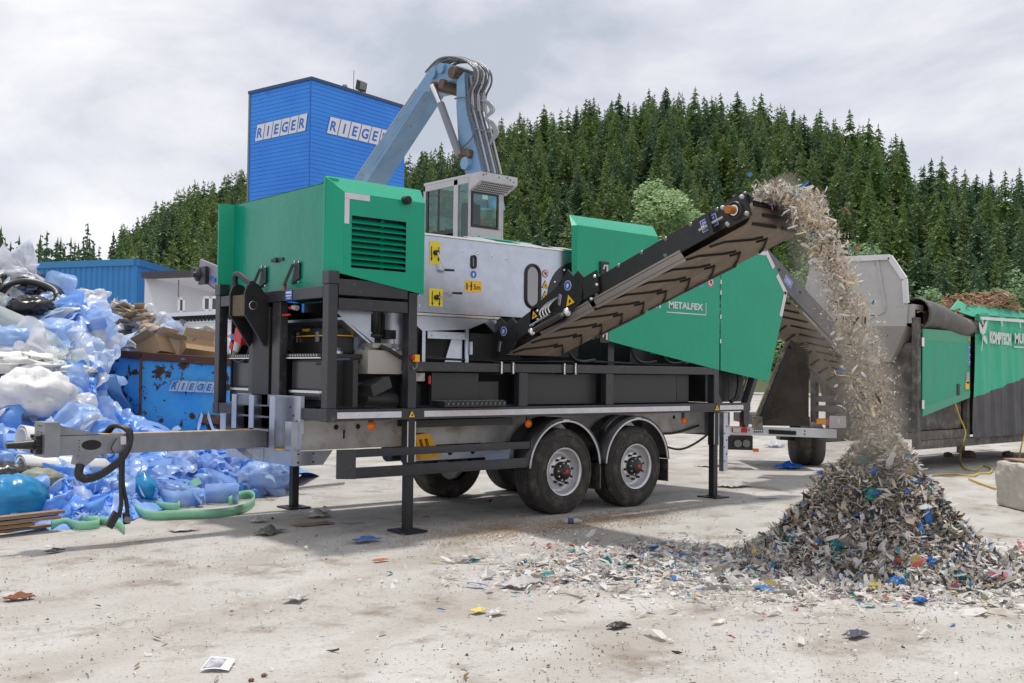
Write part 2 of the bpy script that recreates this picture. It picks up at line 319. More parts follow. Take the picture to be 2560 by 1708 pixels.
for i, (r, stp) in enumerate(rows):
    azm = azx(1225)+(i % 2)*stp/r/2
    while azm < azx(2590):
        rr_ = r+rt.uniform(-4, 4); x = 1280+FPX*math.tan(azm-YAW)
        place_tree(rt.choice(proto), rr_, azm, rt.uniform(.46, .68), LB, GB); azm += stp/r*rt.uniform(.8, 1.25)
LM = 'dark green spruce on the slope seen between the blue tower and the cab'
for r, stp in ((150, 5.5), (185, 5.5), (220, 5.5), (250, 5)):
    azm = azx(985)
    while azm < azx(1225): place_tree(rt.choice(proto), r+rt.uniform(-5, 5), azm, rt.uniform(.46, .68), LM, 'spruces beside the tower'); azm += stp/r*rt.uniform(.8, 1.3)
LL = 'dark green spruce on the slope rising left of the blue tower'
for r, stp in ((135, 5.5), (165, 6), (195, 6.5), (225, 6.5), (252, 5.8)):
    azm = azx(300)
    while azm < azx(660):
        x = 1280+FPX*math.tan(azm-YAW); place_tree(rt.choice(proto), r+rt.uniform(-5, 5), azm, rt.uniform(.46, .7), LL, 'spruces left of the tower'); azm += stp/r*rt.uniform(.8, 1.3)
# the trees in between, too many to tell apart: one mass
def mass(n_, secs, seed):
    rr = random.Random(seed); pr = []
    for k in range(3):
        e_ = spruce(300+k, 23, 5.0, .6, LEAF1); c_ = [o for o in e_.children if o.name.startswith('crown')][0].data
        co_ = np.empty(len(c_.vertices)*3, 'f'); c_.vertices.foreach_get('co', co_); lt = np.empty(len(c_.polygons), 'i'); c_.polygons.foreach_get('loop_total', lt); lv = np.empty(len(c_.loops), 'i'); c_.loops.foreach_get('vertex_index', lv); pr.append((co_.reshape(-1, 3), lt, lv))
        for o in list(e_.children)+[e_]: bpy.data.objects.remove(o)
    V_, T_, I_, M_ = [], [], [], []; off = 0
    for k in range(n_):
        sa, sb_ = secs[k % len(secs)]; azm = azx(rr.uniform(sa, sb_)); r = 124+138*rr.random()**.7; co_, lt, lv = pr[k % 3]; s = rr.uniform(.4, .62); a = rr.random()*6.28; ca, sa_ = math.cos(a), math.sin(a)
        if hz_(r, azm) < 1 and r > 140: continue
        p_ = co_*s; V_.append(np.stack([p_[:, 0]*ca-p_[:, 1]*sa_+r*math.sin(azm), p_[:, 0]*sa_+p_[:, 1]*ca+r*math.cos(azm), p_[:, 2]+hz_(r, azm)-.4], 1)); T_.append(lt); I_.append(lv+off); off += len(co_); M_.append(np.full(len(lt), rr.randrange(3), 'i'))
    V_, T_, I_, M_ = np.concatenate(V_), np.concatenate(T_), np.concatenate(I_), np.concatenate(M_); me = bpy.data.meshes.new('distant_forest'); me.vertices.add(len(V_)); me.vertices.foreach_set('co', V_.ravel().astype('f')); me.loops.add(len(I_)); me.loops.foreach_set('vertex_index', I_.astype('i')); me.polygons.add(len(T_)); me.polygons.foreach_set('loop_start', np.concatenate([[0], np.cumsum(T_)[:-1]]).astype('i')); me.polygons.foreach_set('loop_total', T_.astype('i')); me.polygons.foreach_set('material_index', M_); me.update(calc_edges=True)
    for m_ in (LEAF1, LEAF2, mat('spruce_needles_light', (.17, .25, .1), .6, col2=(.24, .31, .13), sc_=.35, spec=.3, tl=.25)): me.materials.append(m_)
    o = bpy.data.objects.new('distant_forest', me); COL.objects.link(o); tag(o, 'close mass of spruces filling the hillside between the nearer trees', 'forest', kind='stuff')
mass(1500, [(290, 690), (290, 690), (985, 1240), (1225, 1700), (1225, 1900), (1600, 2200), (1900, 2620)], 9)
# sparse dark row behind the blue hall, singled out by their height over it
for k, (x, ytop, d) in enumerate(((2, 566, 150), (48, 585, 155), (82, 580, 150), (118, 572, 152), (150, 590, 160), (172, 588, 158), (208, 552, 140), (240, 600, 158), (268, 572, 165), (20, 600, 165), (62, 600, 168), (135, 598, 170), (222, 590, 170), (-20, 560, 150), (295, 602, 150), (102, 600, 175), (190, 600, 172), (10, 590, 160), (35, 608, 158), (72, 606, 162), (95, 596, 159), (128, 588, 163), (160, 604, 166), (180, 598, 163), (200, 592, 166), (228, 606, 160), (250, 612, 165), (280, 610, 160), (310, 592, 158), (-10, 600, 160), (55, 612, 170), (145, 608, 171))):
    azm = azx(x); r = d; hor = 932+.0116*(x-1280); top = CAMZ+(hor-ytop)/FPX*d*math.cos(azm-YAW)
    pr = protoL[k % 4]; s = (top+1)/([19, 21, 23, 19][k % 4]+.5)
    lab = 'sparse dark conifer in the row behind the blue hall, pale trunk showing through'; gp = 'conifers behind the blue hall'
    if k == 8: lab, gp = 'thin lone conifer standing in the gap right of the tall one behind the blue hall', None
    if k == 6: lab, gp = 'tallest full conifer behind the roof of the blue hall', None
    place_tree(pr, r, azm, s, lab, gp, z=-1.)
# ---- broadleaf trees
def leafy(name, c, rx, rz, seed, m, n=5200, leaf=.3, trunk_h=3., label='', group=None):
    rr = random.Random(seed); e_ = thing(name, c, label, 'tree', group); q = MB(); cl = []
    for k in range(26): a = rr.random()*6.28; u = rr.uniform(-.75, 1); w_ = math.sqrt(1-min(1, u*u)); f = rr.uniform(.55, .92); cl.append((rx*f*w_*math.cos(a), rx*f*w_*math.sin(a), trunk_h+rz+rz*f*u, rr.uniform(.26, .42)*rx))
    for k in range(n):
        x0, y0, z0, r_ = cl[k % len(cl)]; v = Vector((rr.gauss(0, 1), rr.gauss(0, 1), rr.gauss(0, 1))).normalized()*r_*(rr.random()**.35); p_ = Vector((x0, y0, z0))+v
        a = Vector((rr.gauss(0, 1), rr.gauss(0, 1), rr.gauss(0, .5))).normalized(); b_ = a.orthogonal().normalized(); s = leaf*rr.uniform(.6, 1.4)
        q.add([p_-a*s*.5, p_+b_*s*.3, p_+a*s*.5, p_-b_*s*.3], [(0, 1, 2, 3)])
    q.build('crown', m, e_, local=True)
    q = MB().tube([(0, 0, -.5), (.1, 0, trunk_h), (0, .1, trunk_h+rz)], [.22, .16, .06], 8)
    for x0, y0, z0, r_ in cl[:9]: q.tube([(0, 0, trunk_h*.9), (x0*.5, y0*.5, (trunk_h+z0)/2), (x0*.9, y0*.9, z0)], [.1, .06, .02], 6)
    q.build('trunk', BARK, e_, local=True)
    return e_
LEAFY = mat('young_leaves', (.2, .33, .11), .55, col2=(.26, .4, .15), sc_=.8, tl=.25)
LEAFD = mat('hedge_leaves', (.09, .18, .055), .55, col2=(.13, .24, .075), sc_=.6, tl=.2)
d = 95.
def gp(x, dd): v = dep(x, 940, dd); return (v.x, v.y, -.3)
leafy('leafy_tree', gp(1652, d), 4.1, 5.9, 5, LEAFY, 14000, .3, 8.4, 'round pale green broadleaf tree between the green hood and the conveyor')
for k, (x, dd, ytop, rx, lb) in enumerate(((2060, 92, 585, 3.4, 'bushy green broadleaf tree behind the falling shreds'), (2160, 100, 560, 3., 'broadleaf tree right of the falling shreds, over the grey hopper'), (1990, 90, 640, 3., 'low broadleaf tree right of the green panel, behind the dark conveyor'), (2330, 95, 690, 2.8, 'small broadleaf tree behind the rolled tarpaulin'), (2500, 90, 655, 3.4, 'broadleaf tree above the wood chips on the green machine'), (2570, 85, 640, 3., 'broadleaf tree at the right edge over the green tarpaulin'), (1850, 98, 640, 2.6, 'low broadleaf tree behind the head of the conveyor'))):
    top = CAMZ+(932+.0116*(x-1280)-ytop)/FPX*dd; rz = top*.5; leafy('leafy_tree', gp(x, dd), rx, rz, 40+k, LEAFD, 3600, .34, -.2 if k != 1 else .5, lb)
# ================= tower, halls =================
TBLUE = mat('tower_blue_cladding', (.006, .19, .74), .36, col2=(.02, .25, .8), sc_=.25, spec=.5, streak=(.06, .3, .8), slo=.6, shi=.95, dirt=(.05, .16, .5), dsc=.8, dlo=.6, dhi=.8)  # lighter second tone and streaks put a sky reflection into the blue
SIGNW = mat('sign_white', (.68, .69, .74), .5); SIGNB = mat('sign_blue', (.02, .14, .55), .5)
def cam_plane(x, y, P0, nv): r = ray(x, y); return CP+r*((P0-CP).dot(nv)/r.dot(nv))
ZT = 15.
tc_, tl_, tr_ = onZ(779, 198, ZT), onZ(634, 236, ZT), onZ(1013, 270, ZT)
ex = (tr_-tc_); ex.z = 0; wR = ex.length; ex.normalize(); ey = Vector((-ex.y, ex.x, 0)); wL = (tl_-tc_).dot(ey)
TW = thing('blue_tower', (tc_.x, tc_.y, 0), 'tall blue clad tower with white lettered signs behind the green hood', 'tower')
O = Vector((tc_.x, tc_.y, 0))
q = MB(); q.prism([O+ex*.05+ey*.05, O+ex*(wR-.05)+ey*.05, O+ex*(wR-.05)+ey*(wL-.05), O+ex*.05+ey*(wL-.05)], (0, 0, ZT-.05)); q.build('wall_core', mat('tower_joint', (.004, .06, .28), .7), TW)
q = MB(); nb = 78; hb = ZT/nb
for k in range(nb):
    z = hb*k
    q.prism([O+ex*.0+Vector((0, 0, z)), O+ex*wR+Vector((0, 0, z)), O+ex*wR+ey*.05+Vector((0, 0, z)), O+ey*.05+Vector((0, 0, z))], (0, 0, hb*.93)); q.prism([O+ey*.05+Vector((0, 0, z)), O+ex*.05+ey*.05+Vector((0, 0, z)), O+ex*.05+ey*wL+Vector((0, 0, z)), O+ey*wL+Vector((0, 0, z))], (0, 0, hb*.93))
q.build('cladding', TBLUE, TW)
q = MB(); q.prism([O-ex*.08-ey*.08+Vector((0, 0, ZT-.04)), O+ex*(wR+.08)-ey*.08+Vector((0, 0, ZT-.04)), O+ex*(wR+.08)+ey*(wL+.08)+Vector((0, 0, ZT-.04)), O-ex*.08+ey*(wL+.08)+Vector((0, 0, ZT-.04))], (0, 0, .14)); q.build('roof_edge', mat('roof_edge_blue', (.03, .06, .16), .5), TW)
MB().beam(O-ex*.02+ey*.03, O-ex*.02+ey*.03+Vector((0, 0, ZT)), .03, .06, up=ex).build('corner_trim', SIGNB, TW)
MB().beam(O-ex*.02+ey*(wL+.02), O-ex*.02+ey*(wL+.02)+Vector((0, 0, ZT)), .1, .06, up=ex).build('corner_trim', GREYS, TW)
def sign(par, P0, nv, rt_, TL, BL, TR, BR, txt, th, push, ws=SIGNW, bs=SIGNB, nm='letter_sign'):
    TL, BL, TR, BR = [cam_plane(*p, P0+nv*push, nv) for p in (TL, BL, TR, BR)]; q = MB(); n = len(txt); up = (TL-BL)
    for k in range(n):
        a, b_ = k/n, (k+1)/n; g_ = .012
        def pt(u, v): return BL.lerp(BR, u).lerp(TL.lerp(TR, u), v)
        q.prism([pt(a+g_*.6, 0), pt(b_-g_*.6, 0), pt(b_-g_*.6, 1), pt(a+g_*.6, 1)], nv*.012, 0)
        h_ = (pt(a, 1)-pt(a, 0)).length; o = pt((a+b_)/2, .2)+nv*.016; ud = (pt(a, 1)-pt(a, 0))
        put_text(q, txt[k], o, rt_, (0, 0, 1), h_*.8, 1, h_*.022, center=True, shear=ud.dot(rt_)/ud.z, ext=.003)
    q.build(nm, [ws, bs], par)
sign(TW, O, -ex, -ey, (643, 313), (637.5, 354), (770, 283), (764, 326.5), 'RIEGER', 1, .03)
sign(TW, O, -ey, ex, (825, 292), (816, 332.5), (979, 328.5), (969.5, 368.5), 'RIEGER', 1, .03)
def on_roof(x, y): return cam_plane(x, y, O+ey*.4, ey)
fl = on_roof(903, 232); FLT = thing('floodlight', (fl.x, fl.y, ZT+.1), 'black square floodlight on the edge of the tower roof', 'lamp')
q = MB(); c_ = Vector((fl.x, fl.y, ZT+.55)); q.ob(c_, ex*.26, ey*.1+Vector((0, 0, .06)), Vector((0, 0, .22))-ey*.05, 0); q.build('lamp_head', BLACK, FLT); q = MB().ob(c_-ey*.12, ex*.21, ey*.005+Vector((0, 0, .003)), Vector((0, 0, .17))-ey*.04); q.build('lens', GREYS, FLT); MB().beam(Vector((fl.x, fl.y, ZT+.1)), c_, .12, .12, up=ex).build('bracket', BLACK, FLT)
an = on_roof(884, 222); tag(MB().cyl((an.x, an.y, ZT), (an.x, an.y, ZT+1.2), .015, n=6).build('roof_antenna', GREYS), 'thin rod antenna on the tower roof', 'antenna')
dv = on_roof(862, 216); tag(MB().lathe((dv.x, dv.y, ZT+.05), (0, 0, 1), [(.12, 0), (.14, .2), (.1, .32), (0, .36)], 14).build('roof_vent', GREYS), 'small round vent on the tower roof', 'vent')
# ---- blue corrugated hall
HB = mat('hall_blue_sheet', (.02, .19, .48), .4, col2=(.025, .22, .54), sc_=.5, streak=(.06, .28, .58), slo=.6, shi=.9)
hc_, hl, hr_ = dep(340, 659, 45), dep(-80, 675.5, 48.5), dep(560, 713, 58)
HALL = thing('blue_hall', (hc_.x, hc_.y, 0), 'low blue corrugated sheet hall behind the film pile', 'building')
def corr(a, b_, z1, nm):
    q = MB(); d_ = (b_-a); d_.z = 0; l_ = d_.length; d_.normalize(); n_ = Vector((d_.y, -d_.x, 0)); n_ = n_ if n_.dot(CP-a) > 0 else -n_; k = 0; pr = []
    while k*.3 < l_:
        for f, o_ in ((0, 0), (.05, .05), (.15, .05), (.2, 0)): pr.append(a+d_*min(l_, k*.3+f)+n_*o_)
        k += 1
    for p_, r_ in zip(pr[:-1], pr[1:]): q.add([(p_.x, p_.y, 0), (r_.x, r_.y, 0), (r_.x, r_.y, z1), (p_.x, p_.y, z1)], [(0, 1, 2, 3)])
    return q.build(nm, HB, HALL), d_, n_
corr(hc_, hl, hc_.z, 'wall'); _, dR, nR = corr(hc_, hr_, hc_.z, 'wall')
q = MB(); zt = hc_.z
for a, b_ in ((hc_, hl), (hc_, hr_)): q.beam((a.x, a.y, zt+.05), (b_.x, b_.y, zt+.05), .3, .28)
bk = hl+(hr_-hc_); q.prism([(hc_.x, hc_.y, zt), (hl.x, hl.y, zt), (bk.x, bk.y, zt), (hr_.x, hr_.y, zt)], (0, 0, .12)); q.build('roof', mat('hall_roof_edge', (.03, .2, .45), .5), HALL)
wv = [cam_plane(x, y, hc_, Vector((hl.y-hc_.y, hc_.x-hl.x, 0)).normalized()) for x, y in ((100, 686), (158, 688), (158, 704), (100, 702))]
dn_ = (CP-hc_).normalized()*.12; q = MB().prism([p_+dn_ for p_ in wv], -dn_*.5); q.build('window_band', mat('dark_pane', (.02, .025, .03), .2), HALL)
# ---- white office building
WW = mat('white_render', (.74, .74, .79), .85, col2=(.7, .7, .75), sc_=.6)
D1 = 31.
a, b_, c_ = dep(362, 695, D1), dep(497, 688, D1), dep(575, 742, D1+1.4)
WB = thing('white_building', (a.x, a.y, 0), 'white rendered building with plastic windows between the hall and the green machine', 'building')
q = MB(); bk = FW.copy(); bk.z = 0; bk = bk.normalized()*6
q.prism([(a.x, a.y, 0), (b_.x, b_.y, 0), (c_.x, c_.y, 0), c_, b_, (a.x, a.y, b_.z-.05)], bk); q.build('wall', WW, WB)
q = MB(); q.prism([Vector((a.x, a.y, b_.z-.12))-bk*.05, b_-bk*.05+Vector((0, 0, -.05)), b_-bk*.05+Vector((0, 0, .12)), Vector((a.x, a.y, b_.z+.05))-bk*.05], bk*1.05); q.prism([b_-bk*.05+Vector((0, 0, .12)), b_-bk*.05-Vector((0, 0, .06)), c_-bk*.05-Vector((0, 0, .06)), c_-bk*.05+Vector((0, 0, .1))], bk*1.05); q.build('roof', mat('dark_roof_edge', (.06, .055, .065), .6), WB)
fr_ = mat('window_frame_white', (.8, .8, .82), .4); pane = mat('window_pane', (.05, .07, .07), .05, spec=.8)
nW = -FW.copy(); nW.z = 0; nW.normalize(); rW = Vector((-nW.y, nW.x, 0)); rW = rW if rW.dot(RT) > 0 else -rW
for x0, x1, y0, y1, nd in ((445, 464, 744, 783, 1), (507, 548, 741, 779, 2)):
    A_, B_ = dep(x0, y1, D1-.05), dep(x1, y0, D1-.05); w_ = (B_-A_).dot(rW); h_ = B_.z-A_.z; A_ = Vector((A_.x, A_.y, A_.z)); q = MB()
    for u0, u1, v0, v1 in ((0, w_, 0, .07), (0, w_, h_-.07, h_), (0, .07, 0, h_), (w_-.07, w_, 0, h_))+(((w_/2-.05, w_/2+.05, 0, h_),) if nd == 2 else ()): q.prism([A_+rW*u0+Vector((0, 0, v0)), A_+rW*u1+Vector((0, 0, v0)), A_+rW*u1+Vector((0, 0, v1)), A_+rW*u0+Vector((0, 0, v1))], nW*.06)
    q.prism([A_-rW*.08+Vector((0, 0, -.06)), A_+rW*(w_+.08)+Vector((0, 0, -.06)), A_+rW*(w_+.08), A_-rW*.08], nW*.12)
    f_ = q.build('window', fr_, WB); MB().prism([A_, A_+rW*w_, A_+rW*w_+Vector((0, 0, h_)), A_+Vector((0, 0, h_))], nW*.02).build('pane', pane, f_)
p0, p1 = dep(447, 690, D1-.02), dep(447, 790, D1-.02); MB().beam((p0.x, p0.y, 0), (p0.x, p0.y, b_.z-.15), .03, .03, up=rW).build('wall_joint', GREYS, WB)
# ---- white container edge with hooks, and a second rusty skip behind the first
D2 = 25.; a, b_ = dep(350, 793, D2), dep(600, 781, D2)
WC = thing('white_container', (a.x, a.y, 0), 'long white container with a row of lashing hooks along its top rail', 'container'); zt = (a.z+b_.z)/2
q = MB(); bk2 = bk.normalized()*2.4; q.prism([(a.x, a.y, .2), (b_.x, b_.y, .2), (b_.x, b_.y, b_.z-.12), (a.x, a.y, a.z-.12)], bk2); q.build('side_wall', WW, WC)
q = MB(); q.prism([a-bk2*.03-Vector((0, 0, .03)), b_-bk2*.03-Vector((0, 0, .03)), b_-bk2*.03+Vector((0, 0, .06)), a-bk2*.03+Vector((0, 0, .06))], bk2*1.03)
q.prism([a-bk2*.02-Vector((0, 0, .2)), b_-bk2*.02-Vector((0, 0, .2)), b_-bk2*.02-Vector((0, 0, .16)), a-bk2*.02-Vector((0, 0, .16))], bk2*.02); q.build('top_rail', fr_, WC)
q = MB()
for k in range(28): p_ = a.lerp(b_, (k+.5)/28)-bk2*.025; q.box(p_.x-.02, p_.x+.02, p_.y-.02, p_.y+.02, p_.z-.17, p_.z-.03)
q.build('lashing_hook', BLACK, WC)
# ================= waste separator on its trailer =================
SEP = thing('waste_separator', (5.6, 9.3, 0), 'long green and black waste separator on wheels and legs, belt pouring shreds on a heap', 'machine')
PI = math.pi
# --- lower frame ---
b = MB()
b.box(5.72, 12.78, 9.3, 9.4, 1.222, 1.345); b.box(5.72, 12.78, 11.83, 11.93, 1.222, 1.345); b.box(5.6, 5.7, 9.44, 11.79, 1.222, 1.345); b.box(12.2, 12.3, 9.4, 11.83, 1.23, 1.34)
b.box(5.59, 5.72, 9.29, 9.44, 1.215, 1.352); b.box(5.59, 5.72, 11.79, 11.94, 1.215, 1.352)
for x in (7.0, 8.3, 9.8, 11.0): b.box(x, x+.1, 9.4, 11.83, 1.235, 1.335)
for y0 in (9.3, 11.81):
    b.box(5.6, 5.71, y0, y0+.12, 1.352, 2.64); b.box(5.592, 5.72, y0-.008, y0+.128, 2.64, 2.775)
    b.box(6.61, 6.72, y0, y0+.12, 1.345, 2.6)
    b.box(6.72, 11.92, y0+.003, y0+.103, 1.749, 1.854); b.box(11.92, 12.03, y0, y0+.12, 1.345, 2.2)
    for x in (8.23, 9.72): b.box(x, x+.14, y0+.01, y0+.11, 1.345, 1.747)
b.box(5.605, 5.7, 9.43, 11.8, 2.5, 2.625); b.box(5.722, 6.6, 9.305, 9.42, 2.38, 2.5); b.box(5.722, 6.6, 9.31, 9.41, 2.53, 2.7); b.box(5.722, 6.6, 11.81, 11.92, 2.4, 2.6)
b.box(5.62, 5.72, 10.96, 11.08, 1.347, 2.5); b.box(5.62, 5.72, 10.35, 10.53, 1.347, 2.5)
b.box(8.6, 8.72, 10.0, 10.1, 1.854, 2.42); b.box(9.95, 10.07, 9.5, 9.62, 1.86, 2.3); b.box(11.3, 11.4, 9.6, 9.7, 1.86, 2.0)
b.prism([(12.03, 9.36, 1.347), (12.2, 9.36, 1.347), (12.03, 9.36, 1.6)], (0, .02, 0))
b.beam((12.72, 9.36, 1.3), (13.0, 9.36, 1.86), .08, .12, up=(0, 1, 0))
b.prism([(12.62, 9.3, 1.222), (12.76, 9.3, 1.222), (12.76, 9.3, 1.05), (12.72, 9.3, .98), (12.66, 9.3, .98), (12.62, 9.3, 1.05)], (0, .06, 0))
b.build('frame', FRAME, SEP, bevel=.007)
for x0, x1 in ((5.602, 6.525), (6.83, 11.38), (12.05, 12.6)):
    q = MB().box(x0, x1, 9.295, 9.299, 1.249, 1.314)
    for k in range(int((x1-x0)/.24)): q.cyl((x0+.15+k*.24, 9.2935, 1.28), (x0+.15+k*.24, 9.296, 1.28), .005, n=6, mi=1)
    q.build('reflective_strip', [STRIPE, GREYS], SEP)
def tri_sticker(c, r, u, s, par, mtl=ASTICK):
    c, r, u = Vector(c), Vector(r).normalized(), Vector(u).normalized(); n = r.cross(u)
    m = MB(); m.prism([c-r*s*.58-u*s*.45+n*.002, c+r*s*.58-u*s*.45+n*.002, c+u*s*.55+n*.002], n*.002, 1)
    m.prism([c-r*s*.48-u*s*.39+n*.005, c+r*s*.48-u*s*.39+n*.005, c+u*s*.43+n*.005], n*.001, 0)
    m.prism([c-r*s*.12-u*s*.25+n*.0075, c+r*s*.16-u*s*.2+n*.0075, c+r*s*.1+u*s*.02+n*.0075, c-r*s*.08-u*s*.05+n*.0075], n*.001, 1)
    return m.build('warning_sticker', [mtl, INK], par)
XR, ZU, YR = (1, 0, 0), (0, 0, 1), (0, -1, 0)
tri_sticker((6.66, 9.297, 1.282), XR, ZU, .085, SEP); tri_sticker((11.98, 9.297, 1.285), XR, ZU, .095, SEP)
def round_sticker(c, r, u, s, par, kind='blue'):
    c, r, u = Vector(c), Vector(r).normalized(), Vector(u).normalized(); n = r.cross(u); m = MB()
    m.cyl(c+n*.001, c+n*.004, s, n=24, mi=0, sm=False); m.cyl(c+n*.004, c+n*.006, s*.88 if kind == 'blue' else s*.95, n=24, mi=1, sm=False)
    if kind == 'blue':
        m.prism([c+r*a*s+u*b_*s+n*.007 for a, b_ in ((-.35, .15), (0, .45), (.35, .2), (.3, -.1), (.1, -.4), (-.2, -.55), (-.3, -.2))], n*.001, 0)
    else:
        m.cyl(c+n*.006, c+n*.008, s*.76, n=24, mi=0, sm=False)
        m.prism([c+r*a*s+u*b_*s+n*.009 for a, b_ in ((0, -.42), (.42, .1), (.3, .38), (.08, .36), (0, .22), (-.08, .36), (-.3, .38), (-.42, .1))], n*.001, 2)
        m.ob(c+n*.0105, (r-u)*s*.6, (r+u)*s*.06, n*.0006, 1)
    return m.build('safety_sticker', [STRIPE, BSTICK if kind == 'blue' else RED, INK], par)
# --- legs ---
for x, y in ((6.67, 9.36), (11.99, 9.36), (6.66, 11.82), (12.0, 11.86)):
    q = MB(); q.box(x-.055, x+.055, y-.05, y+.06, .75, 1.222); q.box(x-.045, x+.045, y-.04, y+.05, .03, .75)
    for s in (-1, 1): q.box(x+s*.05-.006, x+s*.05+.006, y-.054, y-.05, .76, 1.2, 1)
    lg = q.build('support_leg', [BLACK, STRIPE], SEP, bevel=.005)
    q = MB().box(x-.15, x+.15, y-.17, y+.17, .004, .022); q.box(x-.07, x+.07, y-.07, y+.07, .022, .032); q.build('foot_plate', BLACK, lg)
# --- lower side panels and step ---
q = MB()
for x0, x1, z1, y in ((7.04, 7.72, 1.735, 9.45), (7.74, 8.07, 1.64, 9.5), (8.4, 9.7, 1.74, 9.47), (9.9, 11.3, 1.74, 9.47), (6.75, 7.0, 1.6, 9.6), (11.34, 11.6, 1.74, 9.5)): q.box(x0, x1, y, y+.05, 1.36, z1)
q.build('lower_side_panel', PANEL, SEP, bevel=.004)
q = MB(); q.box(6.75, 11.9, 9.75, 11.6, 1.36, 1.9); q.box(6.8, 6.85, 9.46, 11.9, 1.36, 2.6); q.box(5.74, 6.8, 11.74, 11.78, 1.36, 2.48); q.box(5.74, 6.78, 9.45, 11.8, 2.62, 2.64); q.box(8.1, 11.9, 10.9, 10.95, 1.86, 3.2); q.build('inner_dark_fill', DARK, SEP)  # inner box plus dark sheets added so the open bays read as shaded
q = MB()
q.box(7.05, 7.95, 9.22, 9.44, 1.355, 1.42)
for k in range(26):
    for j in range(5):
        x = 7.07+k*.034+(j % 2)*.012; q.ob((x, 9.24+j*.042, 1.421), (.014, .010*(1 if (k+j) % 2 else -1), 0), (.004, -.004, 0), (0, 0, .003), 1)
    q.ob((7.07+k*.034, 9.219, 1.39), (.012, 0, .012*(1 if k % 2 else -1)), (.004, 0, -.004), (0, .003, 0), 1)
q.build('tread_step', [BLACK, mat('tread_worn_steel', (.2, .2, .21), .35, metal=.8)], SEP)
q = MB().box(6.78, 6.92, 9.42, 9.5, 1.64, 1.73); q.build('valve_bracket', GALVD, SEP); MB().cyl((6.97, 9.4, 1.61), (6.97, 9.4, 1.70), .018, n=8).build('valve_handle', RED, SEP)
for x in (7.93, 8.11, 8.95, 9.14): MB().tube(spline([(x, 9.44, 1.73), (x, 9.29, 1.735), (x, 9.285, 1.76), (x, 9.285, 1.84), (x, 9.29, 1.866), (x, 9.44, 1.868)], 4), .012, 6).build('clamp_bolt', CHROME, SEP)
# --- green front hood ---
q = MB()
lx0, lx1, lz0, lz1 = 5.86, 6.552, 2.822, 3.37
def sp(x): return 2.75-(x-5.763)*.1514
xs = (5.763, lx0, lx1, 6.8)
q.poly([(xs[0], 9.3, sp(xs[0])), (xs[1], 9.3, sp(xs[1])), (xs[1], 9.3, 3.604), (xs[0], 9.3, 3.604)])
q.poly([(xs[1], 9.3, sp(xs[1])), (xs[2], 9.3, sp(xs[2])), (xs[2], 9.3, lz0), (xs[1], 9.3, lz0)])
q.poly([(xs[1], 9.3, lz1), (xs[2], 9.3, lz1), (xs[2], 9.3, 3.604), (xs[1], 9.3, 3.604)])
q.poly([(xs[2], 9.3, sp(xs[2])), (xs[3], 9.3, sp(xs[3])), (xs[3], 9.3, 3.604), (xs[2], 9.3, 3.604)])
H0, H1 = tuple(onY(818, 440, 9.5)), tuple(onY(1050, 476, 9.5))
q.poly([(5.6, 9.415, 2.775), (5.763, 9.3, 2.75), (5.763, 9.3, 3.604), (5.6, 9.415, 3.757)]); q.poly([(5.6, 9.415, 3.757), (5.763, 9.3, 3.604), H0])
q.poly([H0, (5.763, 9.3, 3.604), (6.8, 9.3, 3.604), H1])
q.poly([H0, H1, (6.87, 11.8, H1[2]), (5.78, 11.83, 3.76), (5.78, 9.45, 3.76), (5.6, 9.43, 3.757)])
q.poly([(6.8, 9.3, 2.6), (6.8, 11.9, 2.6), (6.8, 11.9, 3.6), (6.87, 11.8, H1[2]), H1, (6.8, 9.3, 3.604)])
q.poly([(5.6, 9.415, 2.775), (5.6, 9.4, 3.757), (5.6, 9.44, 3.757), (5.6, 9.45, 2.775)])
q.poly([(5.6, 9.45, 2.775), (5.6, 9.44, 3.757), (5.78, 9.44, 3.757), (5.78, 9.45, 2.64)])
q.poly([(5.6, 11.87, 2.775), (5.78, 11.83, 2.64), (5.78, 11.83, 3.76), (5.6, 11.87, 3.757)])
q.poly([(5.6, 11.895, 2.775), (5.6, 11.87, 2.775), (5.6, 11.87, 3.757), (5.6, 11.9, 3.757)])
q.poly([(5.6, 11.9, 2.775), (5.6, 11.9, 3.757), (6.8, 11.9, 3.757), (6.8, 11.9, 2.6)]); q.poly([(5.6, 11.87, 3.757), (5.6, 11.9, 3.757), (6.8, 11.9, 3.757), (6.87, 11.8, 3.78)])
hood = q.build('front_hood', GREEN, SEP, solid=.004)
MB().box(5.781, 5.787, 9.45, 11.83, 2.63, 3.752).build('front_panel', GREENF, SEP)
MB().box(5.87, 6.545, 9.42, 9.8, 2.8, 3.4).build('louvre_cavity', mat('cavity_shade', (.03, .028, .026), .6, col2=(.05, .045, .04), sc_=20), hood)  # dark box stands for the shaded cavity behind the louvres
q = MB()
for k in range(8):
    z = lz0+.055+k*.063; q.ob(((lx0+lx1)/2, 9.325, z), ((lx1-lx0)/2, 0, 0), (0, .036, .024), (0, -.002, .003))
q.box(lx0+.42, lx0+.46, 9.38, 9.4, lz0, lz1)
q.build('louvre_slats', GREEN, hood)
q = MB(); q.box(5.768, 6.078, 9.294, 9.298, 3.54, 3.602); q.box(5.768, 5.826, 9.294, 9.298, 3.277, 3.538); q.build('reflective_strip', STRIPE, hood)
q = MB(); q.cyl((6.535, 9.31, 3.61), (6.535, 9.24, 3.60), .048, n=16); q.cyl((6.535, 9.24, 3.60), (6.535, 9.225, 3.60), .035, .03, n=16, mi=1); q.build('camera_eye', [BLACK, DARK], hood)
q = MB().box(5.765, 5.79, 10.58, 10.86, 2.985, 3.02); q.cyl((5.75, 10.74, 3.0), (5.78, 10.74, 3.0), .03, n=10); q.build('door_handle', BLACK, hood)
